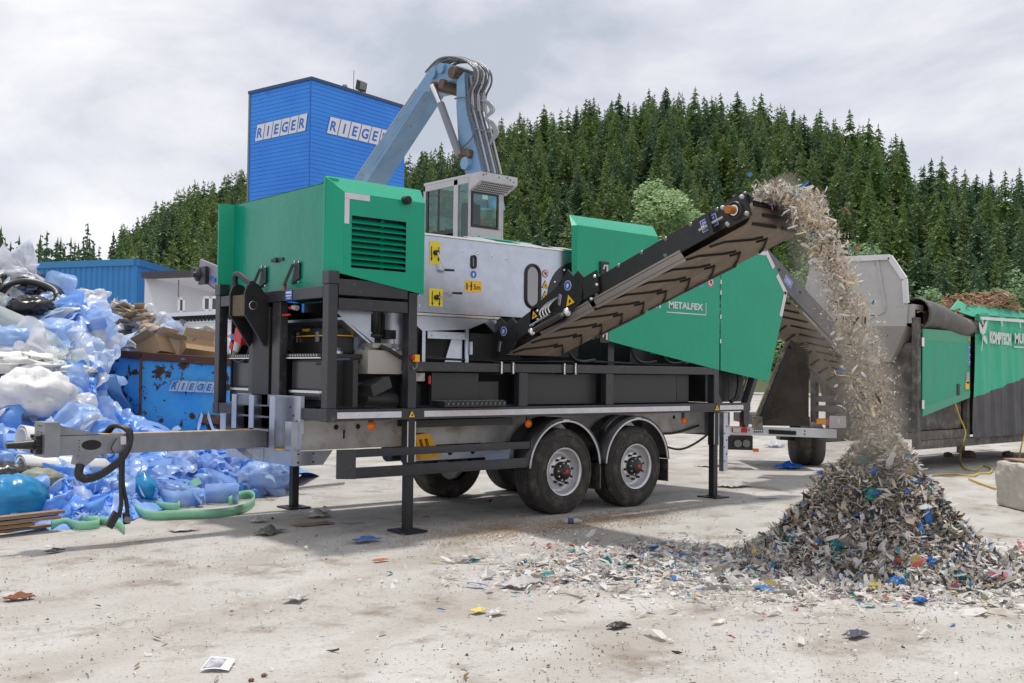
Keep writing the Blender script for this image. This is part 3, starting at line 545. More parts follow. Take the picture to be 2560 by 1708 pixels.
for y in (11.05, 10.28):
    q = MB(); q.prism([(5.776, y-.09, 2.93), (5.776, y+.02, 2.93), (5.776, y+.08, 2.7), (5.776, y-.09, 2.76)], (-.02, 0, 0)); q.beam((5.74, y+.02, 2.92), (5.68, y+.11, 2.68), .012, .03); q.cyl((5.70, y+.12, 2.64), (5.70, y+.12, 2.72), .018, n=8, mi=1)
    for dy, dz in ((-.08, .02), (.01, .03), (-.08, -.2)): q.cyl((5.77, y+dy, 2.92+dz), (5.75, y+dy, 2.92+dz), .012, n=6, mi=2)
    q.build('hood_latch', [BLACK, RED, CHROME], hood)
# --- lifting lugs in front ---
for y in (10.98, 10.62):
    q = MB(); q.prism([(5.33, y, 2.6), (5.36, y, 2.68), (5.42, y, 2.72), (5.49, y, 2.7), (5.62, y, 2.55), (5.64, y, 2.1), (5.58, y, 2.0), (5.33, y, 2.36)], (0, .03, 0)); q.cyl((5.43, y-.003, 2.46), (5.43, y-.001, 2.46), .045, n=18, mi=1, sm=False); q.lathe((5.43, y-.002, 2.46), (0, -1, 0), [(.05, 0), (.05, .004), (.042, .004)], 18, 2, True, False)
    q.build('lifting_lug', [BLACK, DARK, CHROME], SEP, bevel=.003)
q = MB().tube(spline([(5.42, 11.02, 2.62), (5.42, 11.06, 2.78), (5.42, 10.98, 2.83), (5.42, 10.75, 2.74), (5.42, 10.64, 2.7)], 6), .035, 10); q.box(5.36, 5.6, 10.66, 10.98, 2.35, 2.58, 1)
q.build('lug_handle', [BLACK, mat('straw_debris', (.09, .07, .045), .9, col2=(.2, .15, .09), sc_=60, bump=.01, bsc=50)], SEP)
MB().box(5.6, 5.75, 10.56, 10.95, 1.347, 2.45).build('mast', BLACK, SEP, bevel=.005)
# --- cabinets, shelves, plug, tank, motor ---
for y0, y1 in ((11.15, 11.72), (9.62, 10.29)):
    q = MB(); q.box(5.75, 6.12, y0, y1, 1.36, 1.86); q.box(5.735, 5.75, y0+.02, y1-.02, 1.55, 1.84, 1); q.box(5.70, 5.75, y0+.01, y1-.01, 1.5, 1.53, 2); q.box(5.72, 5.75, y0+.02, y1-.02, 1.43, 1.5, 1); q.box(5.73, 5.738, y0+.05, y0+.14, 1.80, 1.83, 3)
    q.build('control_cabinet', [BLACK, mat('cabinet_satin', (.03, .032, .04), .22, spec=.6), CHROME, INK], SEP, bevel=.003)
    q = MB(); q.box(5.68, 6.2, y0-.03, y1+.03, 1.885, 1.925)
    for k in range(int((y1-y0)/.028)): q.ob((5.679, y0+.01+k*.028, 1.906), (0, .01, .011*(1 if k % 2 else -1)), (0, .003, -.003), (.002, 0, 0), 1)
    q.box(5.67, 5.69, y0-.03, y1+.03, 1.872, 1.884, 1); q.build('tread_shelf', [BLACK, CHROME], SEP)
q = MB(); q.box(5.72, 5.8, 11.28, 11.36, 2.08, 2.24, 2); q.ob((5.7, 11.42, 2.14), (0, .09, .03), (.05, 0, 0), (0, -.025, .075), 0); q.cyl((5.7, 11.5, 2.08), (5.7, 11.56, 1.97), .05, .04, n=12, mi=1); q.cyl((5.7, 11.56, 1.98), (5.7, 11.6, 1.9), .045, .03, n=12, mi=2); q.box(5.66, 5.74, 11.55, 11.63, 2.1, 2.17, 3); q.ob((5.69, 11.62, 2.03), (0, .03, .02), (.03, 0, 0), (0, -.02, .04), 0)
q.build('power_plug', [RED, STRIPE, GREYS, BSTICK], SEP)
q = MB(); q.tube(spline([(5.7, 11.6, 1.92), (5.69, 11.58, 1.86), (5.69, 11.4, 1.84), (5.7, 11.24, 1.95), (5.7, 11.16, 2.2), (5.72, 11.22, 2.36), (5.74, 11.4, 2.4)], 6), .016, 7); q.tube(spline([(5.72, 11.34, 2.24), (5.7, 11.44, 2.3), (5.71, 11.4, 2.4), (5.74, 11.35, 2.44)], 6), .01, 6)
q.build('power_cable', BLACK, SEP)
q = MB(); q.box(6.22, 6.66, 9.5, 9.86, 1.715, 1.972); q.ob((6.219, 9.68, 1.84), (0, .15, .1), (.002, 0, 0), (0, -.012, .016)); q.ob((6.219, 9.68, 1.84), (0, .15, -.1), (.002, 0, 0), (0, .012, .016)); q.lathe((6.36, 9.66, 1.972), ZU, [(.08, 0), (.08, .03), (.05, .045)], 16)
tk = q.build('oil_tank', TANK, SEP, bevel=.02)
q = MB(); q.box(6.29, 6.62, 9.52, 9.8, 2.0, 2.05, 1); q.lathe((6.42, 9.66, 2.05), ZU, [(.06, 0), (.06, .06), (.1, .07), (.1, .1), (.085, .11), (.085, .34), (.09, .35), (.09, .42), (.06, .44)], 20, 0); q.box(6.47, 6.6, 9.53, 9.62, 2.1, 2.2, 0)
for k in range(14): a = k*PI/7; q.ob((6.42+.092*math.cos(a), 9.66+.092*math.sin(a), 2.27), (.008*math.cos(a), .008*math.sin(a), 0), (-.003*math.sin(a), .003*math.cos(a), 0), (0, 0, .1), 0)
q.build('pump_motor', [BLACK, GALVD], SEP)
q = MB(); q.tube(spline([(6.38, 9.5, 2.02), (6.48, 9.46, 1.97), (6.6, 9.44, 1.9), (6.68, 9.42, 1.88)], 6), .022, 8); q.tube(spline([(6.55, 9.5, 2.1), (6.56, 9.48, 2.0), (6.62, 9.5, 1.98), (6.75, 9.6, 2.05), (6.85, 9.7, 2.1)], 6), .008, 6, 1)
q.build('hydraulic_hose', [BLACK, GREYS], SEP)
q = MB(); q.box(6.66, 6.72, 9.24, 9.297, 1.85, 1.93); q.build('emergency_stop', YELLOW, SEP, bevel=.006); e_ = SEP.children[-1]
MB().cyl((6.66, 9.27, 1.9), (6.63, 9.27, 1.9), .024, n=12).build('stop_button', RED, e_); MB().tube(spline([(6.7, 9.27, 1.85), (6.7, 9.27, 1.8), (6.66, 9.27, 1.77), (6.65, 9.27, 1.8)], 5), .007, 6).build('cable', GREYS, e_)
q = MB(); q.prism([(5.95, 9.6, 2.32), (6.75, 9.6, 1.75), (6.75, 9.6, 1.72), (5.95, 9.6, 2.29)], (0, 1.9, 0)); q.prism([(5.9, 9.62, 2.4), (6.78, 9.62, 2.4), (6.78, 9.62, 1.78), (5.9, 9.62, 2.36)], (0, .01, 0)); q.build('inner_chute', GALV, SEP)
q = MB(); q.box(6.0, 6.06, 9.44, 9.77, 1.354, 1.86); q.box(6.1, 6.5, 9.6, 9.8, 1.5, 1.62); q.cyl((6.2, 9.55, 1.45), (6.6, 9.55, 1.42), .09, n=14); q.ob((6.3, 9.5, 1.58), (.12, 0, .05), (0, .15, 0), (-.02, 0, .06)); q.build('drive_unit', PANEL, SEP, bevel=.006)
MB().lathe((5.98, 9.76, 1.93), (0, -1, .25), [(.0, .0), (.055, 0), (.06, .05), (.05, .07), (0, .075)], 16).build('filter_can', GALV, SEP)
q = MB(); q.box(5.63, 5.65, 10.17, 10.33, 2.34, 2.36, 0); q.cyl((5.68, 10.24, 2.46-.03), (5.66, 10.13, 2.43), .022, n=8, mi=0); q.cyl((5.66, 10.13, 2.43), (5.66, 10.05, 2.42), .03, n=8, mi=1); q.build('isolator_switch', [RED, GALVD], SEP)
q = MB(); q.box(5.598, 5.603, 10.06, 10.2, 2.505, 2.62, 0); q.box(5.596, 5.6, 10.07, 10.19, 2.575, 2.6, 1); q.box(5.596, 5.6, 10.07, 10.19, 2.545, 2.56, 1); q.box(5.596, 5.6, 10.09, 10.17, 2.52, 2.53, 1); q.build('instruction_plate', [BSTICK, STRIPE], SEP)
# --- galvanised chassis, bracket and drawbar ---
q = MB(); q.box(5.58, 12.4, 9.85, 9.9, .89, 1.21); q.box(5.58, 12.4, 11.3, 11.35, .89, 1.21); q.box(5.9, 12.3, 9.9, 10.0, .89, .91); q.box(5.6, 5.63, 9.9, 11.3, .89, 1.21); q.box(8.0, 8.1, 9.9, 11.3, .95, 1.2)
for x in (6.05, 6.33, 9.5, 11.7): q.cyl((x, 9.848, 1.13), (x, 9.852, 1.13), .03, n=14, mi=1, sm=False)
q.box(6.14, 6.16, 9.846, 9.85, 1.0, 1.1, 1)
q.build('chassis_beam', [GALVD, DARK], SEP)
q = MB(); q.box(5.6, 5.625, 9.8, 11.3, 1.07, 1.47)
for y in (11.12, 10.7, 10.22): q.box(5.45, 5.6, y, y+.015, .9 if y < 10.5 else 1.08, 1.465); q.box(5.45, 5.462, y-.1, y, .9 if y < 10.5 else 1.08, 1.465)
q.box(5.58, 5.6, 9.8, 10.22, .9, 1.47); q.box(5.45, 5.6, 10.25, 10.7, 1.08, 1.1); q.box(5.42, 5.6, 11.22, 11.36, .95, 1.24); q.box(5.5, 5.6, 9.84, 9.98, .89, 1.2)
for y, z in ((10.02, 1.35), (9.95, 1.26), (10.02, 1.18), (10.98, 1.28)): q.cyl((5.578, y, z), (5.582, y, z), .014, n=10, mi=1, sm=False)
q.box(5.5, 5.56, 9.82, 11.35, .735, .895); q.prism([(5.5, 9.815, .735), (5.5, 9.815, .89), (5.98, 9.815, .885), (5.86, 9.815, .735)], (0, -.02, 0)); q.prism([(5.49, 10.45, .74), (5.49, 10.45, .88), (5.3, 10.45, .88)], (0, .02, 0)); q.prism([(5.49, 10.75, .74), (5.49, 10.75, .88), (5.3, 10.75, .88)], (0, .02, 0))
for x, z in ((5.56, .86), (5.56, .77), (5.74, .86), (5.74, .77)): q.cyl((x, 9.793, z), (x, 9.796, z), .012, n=8, mi=1, sm=False)
q.build('drawbar_bracket', [GALV, DARK], SEP)
MB().box(5.47, 5.6, 9.97, 10.2, .895, .902).build('bracket_strip', YELLOW, SEP)
q = MB(); q.box(3.34, 5.56, 10.5, 10.7, .89, 1.078); q.box(3.2, 3.34, 10.44, 10.76, .882, 1.217); q.prism([(3.34, 10.52, 1.08), (3.34, 10.52, 1.19), (3.78, 10.52, 1.08)], (0, .16, 0)); q.prism([(3.55, 10.5, .89), (3.75, 10.5, .89), (3.6, 10.5, .77), (3.53, 10.5, .79)], (0, .2, 0))
q.prism([(3.66+.075*math.cos(a)*(1.3), 10.498, .985+.05*math.sin(a)) for a in [k*PI/10 for k in range(20)]], (0, .001, 0), 1)
for k in range(4): q.cyl((3.54, 10.497, .94+k*.03), (3.54, 10.5, .94+k*.03), .006, n=6, mi=1, sm=False)
for y, z in ((10.5, 1.18), (10.55, 1.18), (10.6, 1.18), (10.5, 1.12), (10.6, 1.12)): q.cyl((3.197, y+.05, z), (3.2, y+.05, z), .008, n=6, mi=1, sm=False)
q.box(3.36, 5.5, 10.52, 10.68, 1.079, 1.086, 2)
db = q.build('drawbar', [DBAR, DARK, mat('sand_dust', srgb(205, 180, 140), .95, col2=srgb(160, 135, 100), sc_=20)], SEP, bevel=.012)
q = MB(); q.tube([(3.2, 10.6, 1.0), (3.05, 10.6, 1.0), (2.9, 10.6, 1.0)], [.055, .04, .03], 10); q.box(3.15, 3.2, 10.52, 10.68, .92, 1.09)
for z in (.93, 1.0, 1.08): q.cyl((3.14, 10.53, z), (3.2, 10.53, z), .022, n=6); q.cyl((3.14, 10.67, z), (3.2, 10.67, z), .022, n=6)
q.build('towing_eye', BLACK, db)
q = MB()
for k in range(3):
    o = k*.022
    q.tube(spline([(3.55, 10.5, .8), (3.54, 10.47, .7), (3.6, 10.45, .64+o), (3.75, 10.44, .68+o), (3.95, 10.44, .83+o), (4.03, 10.45, 1.0), (3.99+o, 10.5, 1.13), (3.9+o, 10.62, 1.16), (3.86+o, 10.72, 1.08)], 8), .02, 7)
q.tube(spline([(3.55, 10.48, .8), (3.53, 10.46, .7), (3.6, 10.44, .65)], 8), .042, 10)
for dx, dy in ((0, 0), (.03, .02)): q.tube(spline([(3.93+dx, 10.44+dy, .9), (3.93+dx, 10.43+dy, .6), (3.94+dx*2, 10.43+dy, .4), (3.92+dx*3, 10.43, .26)], 8), .021, 7)
q.tube(spline([(3.9, 10.47, 1.05), (3.84, 10.46, .95), (3.87, 10.46, .88), (3.8, 10.46, .84)], 6), .006, 5)
q.cyl((3.99, 10.43, .3), (4.0, 10.43, .19), .035, n=12); q.cyl((3.98, 10.4, .24), (4.0, 10.36, .23), .03, n=12, mi=1); q.ob((3.86, 10.43, .24), (.04, 0, .07), (0, .025, 0), (.03, 0, -.02)); q.box(3.94, 3.99, 10.47, 10.5, .98, 1.06, 2)
q.build('brake_hose', [BLACK, GREYS, STRIPE], db)
# --- wheels ---
def wheel(x, y, sgn):
    q = MB(); w_ = .385
    prof = [(.29, 0.015), (.32, .0), (.40, -.004), (.46, .003), (.495, .02), (.515, .045)]
    for k in range(5):
        a = .055+k*.058; prof += [(.532, a), (.533, a+.044), (.522, a+.048), (.522, a+.054)]
    prof += [(.532, .35-.012), (.515, w_-.03), (.46, w_-.003), (.32, w_), (.29, w_-.015)]
    q.lathe((x, y, .528), (0, sgn, 0), prof, 56, 0, True, False)
    for rr in (.335, .45): q.lathe((x, y, .528), (0, sgn, 0), [(rr-.006, -.002), (rr, -.008), (rr+.006, -.002)], 48, 0, True, False)
    t = q.build('wheel', RUBBER, SEP)
    q = MB(); q.lathe((x, y, .528), (0, sgn, 0), [(.292, .01), (.30, .0), (.29, -.004), (.272, .02), (.262, .07), (.25, .12), (.225, .13), (.21, .115), (.19, .07), (.175, .058), (.1, .06)], 40, 0, True, False)
    q.lathe((x, y, .528), (0, sgn, 0), [(.29, .3), (.27, .2), (.1, .18)], 24, 0)
    q.build('rim', RIM, t)
    q = MB(); q.lathe((x, y, .528), (0, sgn, 0), [(.125, .06), (.125, .02), (.105, .0), (.085, -.03), (.07, -.045), (0, -.045)], 24, 0)
    for k in range(10):
        a = k*PI/5+.2; q.cyl((x+.165*math.cos(a), y+sgn*.06, .528+.165*math.sin(a)), (x+.165*math.cos(a), y+sgn*.015, .528+.165*math.sin(a)), .019, .014, n=6, sm=False); q.cyl((x+.107*math.cos(a+.3), y+sgn*.01, .528+.107*math.sin(a+.3)), (x+.107*math.cos(a+.3), y-sgn*.012, .528+.107*math.sin(a+.3)), .009, n=6, mi=1)
    q.lathe((x, y, .528), (0, sgn, 0), [(.028, -.045), (.028, -.052), (0, -.054)], 12, 2); q.ob((x-.045 if x < 9.5 else x+.045, y-sgn*.05, .52), (.02, 0, .004), (0, .003, 0), (0, 0, .006), 2)
    q.build('hub', [BLACK, CHROME, RED], t)
    if sgn > 0:
        q = MB(); txt = 'Conti Hybrid HT3' if x < 9.5 else '385/65 R 22.5'; a = PI*.97
        for chx in txt:
            if chx != ' ':
                r_ = Vector((math.sin(a), 0, -math.cos(a))); u_ = Vector((math.cos(a), 0, math.sin(a)))
                put_text(q, chx, Vector((x, y-.006, .528))+u_*.375, r_, u_, .052, 0, .0015, ext=.003)
            a -= .095 if chx not in 'i t/1' else .065
        q.build('lettering', mat('tyre_letter', (.05, .048, .045), .6), t)
for x in (9.0, 10.315): wheel(x, 9.32, 1); wheel(x, 11.9, -1)
q = MB()
for x in (9.0, 10.315): q.cyl((x, 9.65, .528), (x, 11.55, .528), .075, n=14); q.box(x-.12, x+.12, 9.95, 10.1, .5, .92); q.box(x-.12, x+.12, 11.1, 11.25, .5, .92); q.lathe((x+.35, 10.05, .62), ZU, [(.11, 0), (.13, .08), (.11, .16), (.13, .24)], 14)
q.box(8.2, 10.9, 9.92, 9.98, .55, .65); q.cyl((7.2, 10.1, .8), (7.9, 10.1, .8), .13, n=18); q.cyl((7.2, 10.55, .78), (7.9, 10.55, .78), .13, n=18)
q.build('axle', BLACK, SEP)
q = MB(); q.box(7.05, 8.35, 9.95, 10.0, .7, .86); q.box(8.25, 8.32, 9.5, 9.95, .6, .9)
for x in (7.3, 7.7, 8.05): q.cyl((x, 9.946, .78), (x, 9.951, .78), .035, n=14, mi=1, sm=False)
q.build('air_tank_bracket', [GALV, DARK], SEP)
for x in (9.0, 10.315):
    q = MB(); a0, a1 = rad(176), rad(4) if x > 9.5 else rad(4); n = 28; ro, cz = .655, .56
    ring = []
    for k in range(n+1):
        a = a0+(a1-a0)*k/n; ring.append((x+ro*math.cos(a)*.98, cz+ro*math.sin(a)*.97))
    for k in range(n):
        (xa, za), (xb, zb) = ring[k], ring[k+1]
        q.add([(xa, 9.3, za), (xb, 9.3, zb), (xb, 9.74, zb), (xa, 9.74, za)], [(0, 1, 2, 3)], 0, True)
        s = .93; q.add([(xa, 9.3, za), (xb, 9.3, zb), (x+(xb-x)*s, 9.298, cz+(zb-cz)*s), (x+(xa-x)*s, 9.298, cz+(za-cz)*s)], [(0, 1, 2, 3)], 0, True)
    q.tube([(x+(a-x)*.935, 9.292, cz+(c_-cz)*.935) for a, c_ in ring], .009, 6, 1)
    q.box(x-.05, x+.05, 9.295, 9.299, cz+.6, cz+.612, 1)
    fd = q.build('mudguard', [mat('mudguard_plastic', (.02, .021, .024), .35) if x < 9.5 else bpy.data.materials['mudguard_plastic'], STRIPE], SEP, solid=.006, recalc=True)
    q = MB(); x1 = x+ro*.97; q.box(x1-.02, x1-.005, 9.31, 9.75, .27 if x < 9.5 else .3, .6)
    for k in range(14): q.ball((x1-.012, 9.306, .3+k*.02), .008, 6, 1)
    q.build('mud_flap', [RUBBER, mat('gravel_grip', (.25, .22, .17), .9) if x < 9.5 else bpy.data.materials['gravel_grip']], fd)
# --- side guard, lamps ---
q = MB()
for z0, z1 in ((.84, .924), (.618, .733)):
    q.box(5.96, 8.43, 9.3, 9.33, z0, z1); q.box(5.96, 8.43, 9.295, 9.3, z0+.02, z0+.03); q.box(8.41, 8.44, 9.29, 9.34, z0-.005, z1+.005)
q.prism([(5.78, 9.36, .62), (5.96, 9.3, .615), (5.96, 9.3, .925), (5.78, 9.36, .922)], (0, .04, 0)); q.build('side_guard', FRAME, SEP, bevel=.005)
for x, z in ((6.22, 1.16), (8.48, 1.13), (11.4, 1.1)):
    q = MB(); q.box(x-.025, x+.025, 9.42, 9.44, z+.02, 1.222, 1); q.lathe((x, 9.42, z), (0, -1, 0), [(.05, 0), (.045, .02), (0, .028)], 18, 0)
    q.build('marker_lamp', [ORANGE, BLACK], SEP)
q = MB(); q.box(6.86, 8.3, 9.5, 11.0, 1.12, 1.2); q.build('floor_pan', BLACK, SEP)
q = MB(); q.box(12.45, 12.55, 9.5, 11.7, .85, 1.2); q.box(12.3, 12.4, 9.42, 9.5, .35, 1.2)
for k in range(6): q.cyl((12.32+.05*(k % 2), 9.417, .5+k*.1), (12.32+.05*(k % 2), 9.421, .5+k*.1), .012, n=8, mi=1, sm=False)
q.build('rear_underrun_bar', [GALV, DARK], SEP)
MB().box(12.78, 12.84, 9.4, 9.5, .98, 1.2).build('tail_lamp', RED, SEP)
# --- galvanised body ---
PY = 9.45
q = MB(); q.box(6.81, 9.3, PY, 11.5, 2.412, 3.28)
body = q.build('sorting_box', GALV, SEP, bevel=.004)
q = MB(); q.box(6.81, 9.3, PY-.02, PY+.01, 3.28, 3.3); q.box(6.78, 8.02, PY-.03, PY+.005, 2.375, 2.402)
for x in (7.6, 8.35, 9.0): q.prism([(x, PY, 3.302), (x+.35, PY, 3.302), (x+.35, PY+.3, 3.37), (x+.1, PY+.3, 3.36)], (0, 0, .006))
for x, z in ((7.45, 3.14), (7.68, 3.13), (7.9, 3.12), (8.12, 3.11), (6.85, 2.6), (6.85, 2.48), (8.9, 2.9)): q.lathe((x, PY, z), (0, -1, 0), [(.016, 0), (.012, .008), (0, .01)], 10)
q.build('edge_flange', [CHROME], body)
q = MB(); q.prism([(6.78, PY-.005, 2.37), (7.98, PY-.005, 2.37), (7.98, PY-.005, 2.2), (7.8, PY-.005, 2.33), (7.55, PY-.005, 2.24), (6.9, PY-.005, 2.2), (6.78, PY-.005, 2.28)], (0, .03, 0)); q.box(6.9, 6.945, PY, PY+.03, 1.856, 2.2); q.box(7.52, 7.565, PY, PY+.03, 1.856, 2.24); q.box(6.96, 7.5, PY-.02, PY-.006, 2.12, 2.2); q.prism([(7.35, PY+.04, 2.14), (7.5, PY+.04, 2.14), (7.5, PY+.04, 1.86), (7.25, PY+.04, 1.86)], (0, .02, 0)); q.box(7.57, 7.6, PY-.03, PY, 1.95, 2.1)
for x in (7.02, 7.22, 7.44): q.lathe((x, PY-.02, 2.16), (0, -1, 0), [(.014, 0), (.01, .008), (0, .01)], 8)
q.build('chute_frame', GALV, body)
q = MB(); q.prism([(6.95, PY+.08, 2.13), (7.5, PY+.08, 2.13), (7.3, PY+.08, 1.87), (6.95, PY+.08, 1.87)], (0, .02, 0)); q.box(7.6, 8.4, PY+.03, 10.5, 1.87, 2.2); q.box(8.0, 9.4, PY+.05, 11.4, 1.95, 2.405); q.build('chute_curtain', [DARK], body)
# porthole
q = MB(); cx, cz, hw, hh = 8.555, 2.805, .115, .26
def cap(w_, h_, n=12): return [(w_*math.cos(a), h_-w_+w_*math.sin(a)) for a in [PI*k/n for k in range(n+1)]]+[(w_*math.cos(a), -(h_-w_)+w_*math.sin(a)) for a in [PI+PI*k/n for k in range(n+1)]]
q.prism([(cx+a, PY-.003, cz+c_) for a, c_ in cap(hw, hh)], (0, .002, 0), 1)
q.tube([(cx+a, PY-.006, cz+c_) for a, c_ in cap(hw, hh)+[cap(hw, hh)[0]]], .02, 8, 0)
q.build('porthole', [BLACK, mat('dark_mirror_pane', (.25, .25, .26), .08, metal=.9)], body)
# crank signs
for cx, cz, w_, h_, hx, hz in ((7.06, 3.09, .075, .13, .1, -.19), (7.08, 2.585, .095, .1, .2, .06)):
    q = MB(); q.box(cx-w_, cx+w_, PY-.003, PY-.001, cz-h_, cz+h_, 0)
    if h_ > w_:
        for s in (-1, 1): q.tube([(cx+s*.05, PY-.004, cz+.07), (cx+s*.055, PY-.004, cz), (cx+s*.05, PY-.004, cz-.07)], .006, 5, 1); q.prism([(cx+s*.05-.016, PY-.005, cz-.06), (cx+s*.05+.016, PY-.005, cz-.06), (cx+s*.05, PY-.005, cz-.1)], (0, -.001, 0), 1)
    else:
        for s in (-1, 1): q.tube([(cx-.06, PY-.004, cz+s*.05), (cx, PY-.004, cz+s*.068), (cx+.05, PY-.004, cz+s*.055)], .006, 5, 1); q.prism([(cx+.04, PY-.005, cz+s*.055+.016), (cx+.04, PY-.005, cz+s*.055-.016), (cx+.075, PY-.005, cz+s*.05)], (0, -.001, 0), 1)
    q.build('crank_sign', [YSTICK, INK], body)
    q = MB(); q.cyl((cx, PY-.003, cz), (cx, PY-.04, cz), .03, n=8, mi=1); q.beam((cx, PY-.05, cz), (cx+hx, PY-.06, cz+hz), .012, .016, mi=2); q.cyl((cx+hx-.01, PY-.06, cz+hz), (cx+hx+.1, PY-.1, cz+hz+.0), .014, n=8, mi=1); q.build('crank_handle', [YSTICK, BLACK, CHROME], body)
q = MB(); q.tube([(7.62+a, PY-.012, 3.03+c_) for a, c_ in cap(.028, .07)+[cap(.028, .07)[0]]], .012, 6); q.build('grab_handle', BLACK, body)
round_sticker((7.62, PY, 2.885), XR, ZU, .05, body)
q = MB(); q.box(7.5, 7.745, PY-.003, PY-.001, 2.68, 2.81, 0); q.box(7.515, 7.535, PY-.0045, PY-.0035, 2.7, 2.78, 1); q.cyl((7.59, PY-.003, 2.785), (7.59, PY-.005, 2.785), .011, n=10, mi=1); q.box(7.577, 7.603, PY-.005, PY-.0035, 2.735, 2.772, 1); q.box(7.58, 7.588, PY-.005, PY-.0035, 2.695, 2.735, 1); q.box(7.592, 7.6, PY-.005, PY-.0035, 2.695, 2.735, 1); q.box(7.54, 7.566, PY-.005, PY-.0035, 2.742, 2.748, 1)
put_text(q, '5m', (7.625, PY-.0045, 2.71), XR, ZU, .085, 1, .001, width=.1, ext=.0005); q.build('distance_sign', [ASTICK, INK], body)
round_sticker((8.76, PY, 2.975), XR, ZU, .052, body, 'no'); tri_sticker((8.76, PY, 2.84), XR, ZU, .1, body); tri_sticker((8.76, PY, 2.71), XR, ZU, .1, body)
q = MB(); q.prism([(7.95, 9.85, 3.3), (8.9, 9.85, 3.3), (8.86, 10.6, 3.34), (8.0, 10.6, 3.34)], (0, 0, .02)); q.prism([(7.93, 9.84, 3.39), (8.9, 9.84, 3.39), (8.86, 9.9, 3.32), (7.97, 9.9, 3.32)], (0, .02, .012)); q.build('top_lid', GREEN, body)
q = MB(); q.lathe((9.3, PY+.02, 2.66), (0, -1, 0), [(.5, 0), (.5, .03), (.36, .035), (.36, .06), (.33, .07), (.33, .1), (.31, .11), (.31, .15), (.28, .16), (.28, .2), (0, .2)], 40, 0, False)
for k in range(12): a = k*PI/6; q.lathe((9.3+.44*math.cos(a), PY-.012, 2.66+.44*math.sin(a)), (0, -1, 0), [(.018, 0), (.014, .01), (0, .012)], 8, 1)
q.build('drum_cover', [mat('dark_drum', (.05, .055, .06), .25, metal=.7), CHROME], body)
# --- rear hood ---
q = MB()
K0, K1 = tuple(onY(1440, 540, 9.55)), tuple(onY(1632, 567, 9.55)); K2 = tuple(onY(1423, 537, 9.55))
q.poly([(9.161, 9.3, 2.26), (10.69, 9.3, 2.02), (10.69, 9.3, 3.6), (9.161, 9.3, 3.604)]); q.poly([(9.161, 9.3, 3.604), (10.69, 9.3, 3.6), K1, K0])
q.poly([(10.69, 9.3, 2.02), (10.69, 9.42, 2.02), (10.69, 9.42, 3.6), K1, (10.69, 9.3, 3.6)])
q.poly([(9.161, 9.3, 2.26), (9.161, 9.3, 3.604), K0, K2, (9.12, 9.36, 3.6), (9.13, 9.34, 2.26)])
q.poly([(10.69, 9.3, 2.02), (12.03, 9.3, 1.818), (12.03, 9.3, 3.2), (10.69, 9.3, 3.2)]); q.poly([(10.69, 9.3, 3.2), (12.03, 9.3, 3.2), (12.03, 9.42, 3.2), (10.69, 9.42, 3.2)])
rh = q.build('rear_hood', GREEN, SEP, solid=.005)
q = MB(); q.poly([(12.06, 9.3, 1.815), (13.22, 9.3, 1.658), (13.69, 9.3, 3.03), (13.17, 9.3, 3.632), (12.06, 9.3, 3.64)]); q.poly([(13.22, 9.3, 1.658), (13.25, 9.42, 1.66), (13.72, 9.42, 3.03), (13.69, 9.3, 3.03)]); q.poly([(13.69, 9.3, 3.03), (13.72, 9.42, 3.03), (13.2, 9.42, 3.66), (13.17, 9.3, 3.632)]); q.poly([(12.06, 9.3, 3.64), (13.17, 9.3, 3.632), (13.2, 11.8, 3.66), (12.06, 11.8, 3.64)])
rp = q.build('rear_side_panel', GREEN, SEP, solid=.006)
q = MB(); d1 = Vector((13.69-13.17, 0, 3.03-3.632)).normalized(); d2 = Vector((13.22-13.69, 0, 1.658-3.03)).normalized(); n1_ = Vector((d1.z, 0, -d1.x)); n2_ = Vector((d2.z, 0, -d2.x))
p1, p2 = Vector((13.17, 9.294, 3.632)), Vector((13.69, 9.294, 3.03))
def strip(a, dr, nn, l_): q.prism([a, a+dr*l_, a+dr*l_+nn*.075, a+nn*.075], (0, -.003, 0))
strip(p1, d1, n1_ if n1_.x < 0 else -n1_, .3); strip(p2-d1*.36, d1, n1_ if n1_.x < 0 else -n1_, .36); strip(p2+d2*.01, d2, n2_ if n2_.x < 0 else -n2_, .4); q.box(12.8, 13.12, 9.291, 9.294, 3.55, 3.625)
q.build('reflective_strip', STRIPE, rp)
q = MB()
put_text(q, 'METALFEX', (10.915, 9.294, 2.655), XR, ZU, .125, 0, .004, width=.735); q.box(10.87, 11.71, 9.292, 9.296, 2.585, 2.6); q.box(11.71, 11.722, 9.292, 9.296, 2.585, 2.76); put_text(q, 'KOMPTECH', (9.95, 9.294, 2.65), XR, ZU, .15, 0, .008, width=.8)
q.build('lettering', STRIPE, rh)
for z in (3.1, 2.23): MB().box(9.56, 9.72, 9.27, 9.299, z-.09, z+.08).build('hood_lock', BLACK, rh, bevel=.008); q = MB(); q.tube([(9.6, 9.262, z-.02), (9.62, 9.262, z+.03), (9.68, 9.262, z+.03)], .012, 6); q.box(9.66, 9.69, 9.26, 9.268, z-.05, z+.04); q.build('lock_lever', STRIPE, rh)
round_sticker((11.6, 9.297, 3.03), XR, ZU, .05, rh, 'blue'); round_sticker((11.82, 9.297, 3.06), XR, ZU, .07, rh, 'no')
q = MB()
for z in (2.2, 2.55, 2.9, 3.05): q.box(12.035, 12.055, 9.285, 9.31, z, z+.06, 0)
q.build('hinge', CHROME, rp)
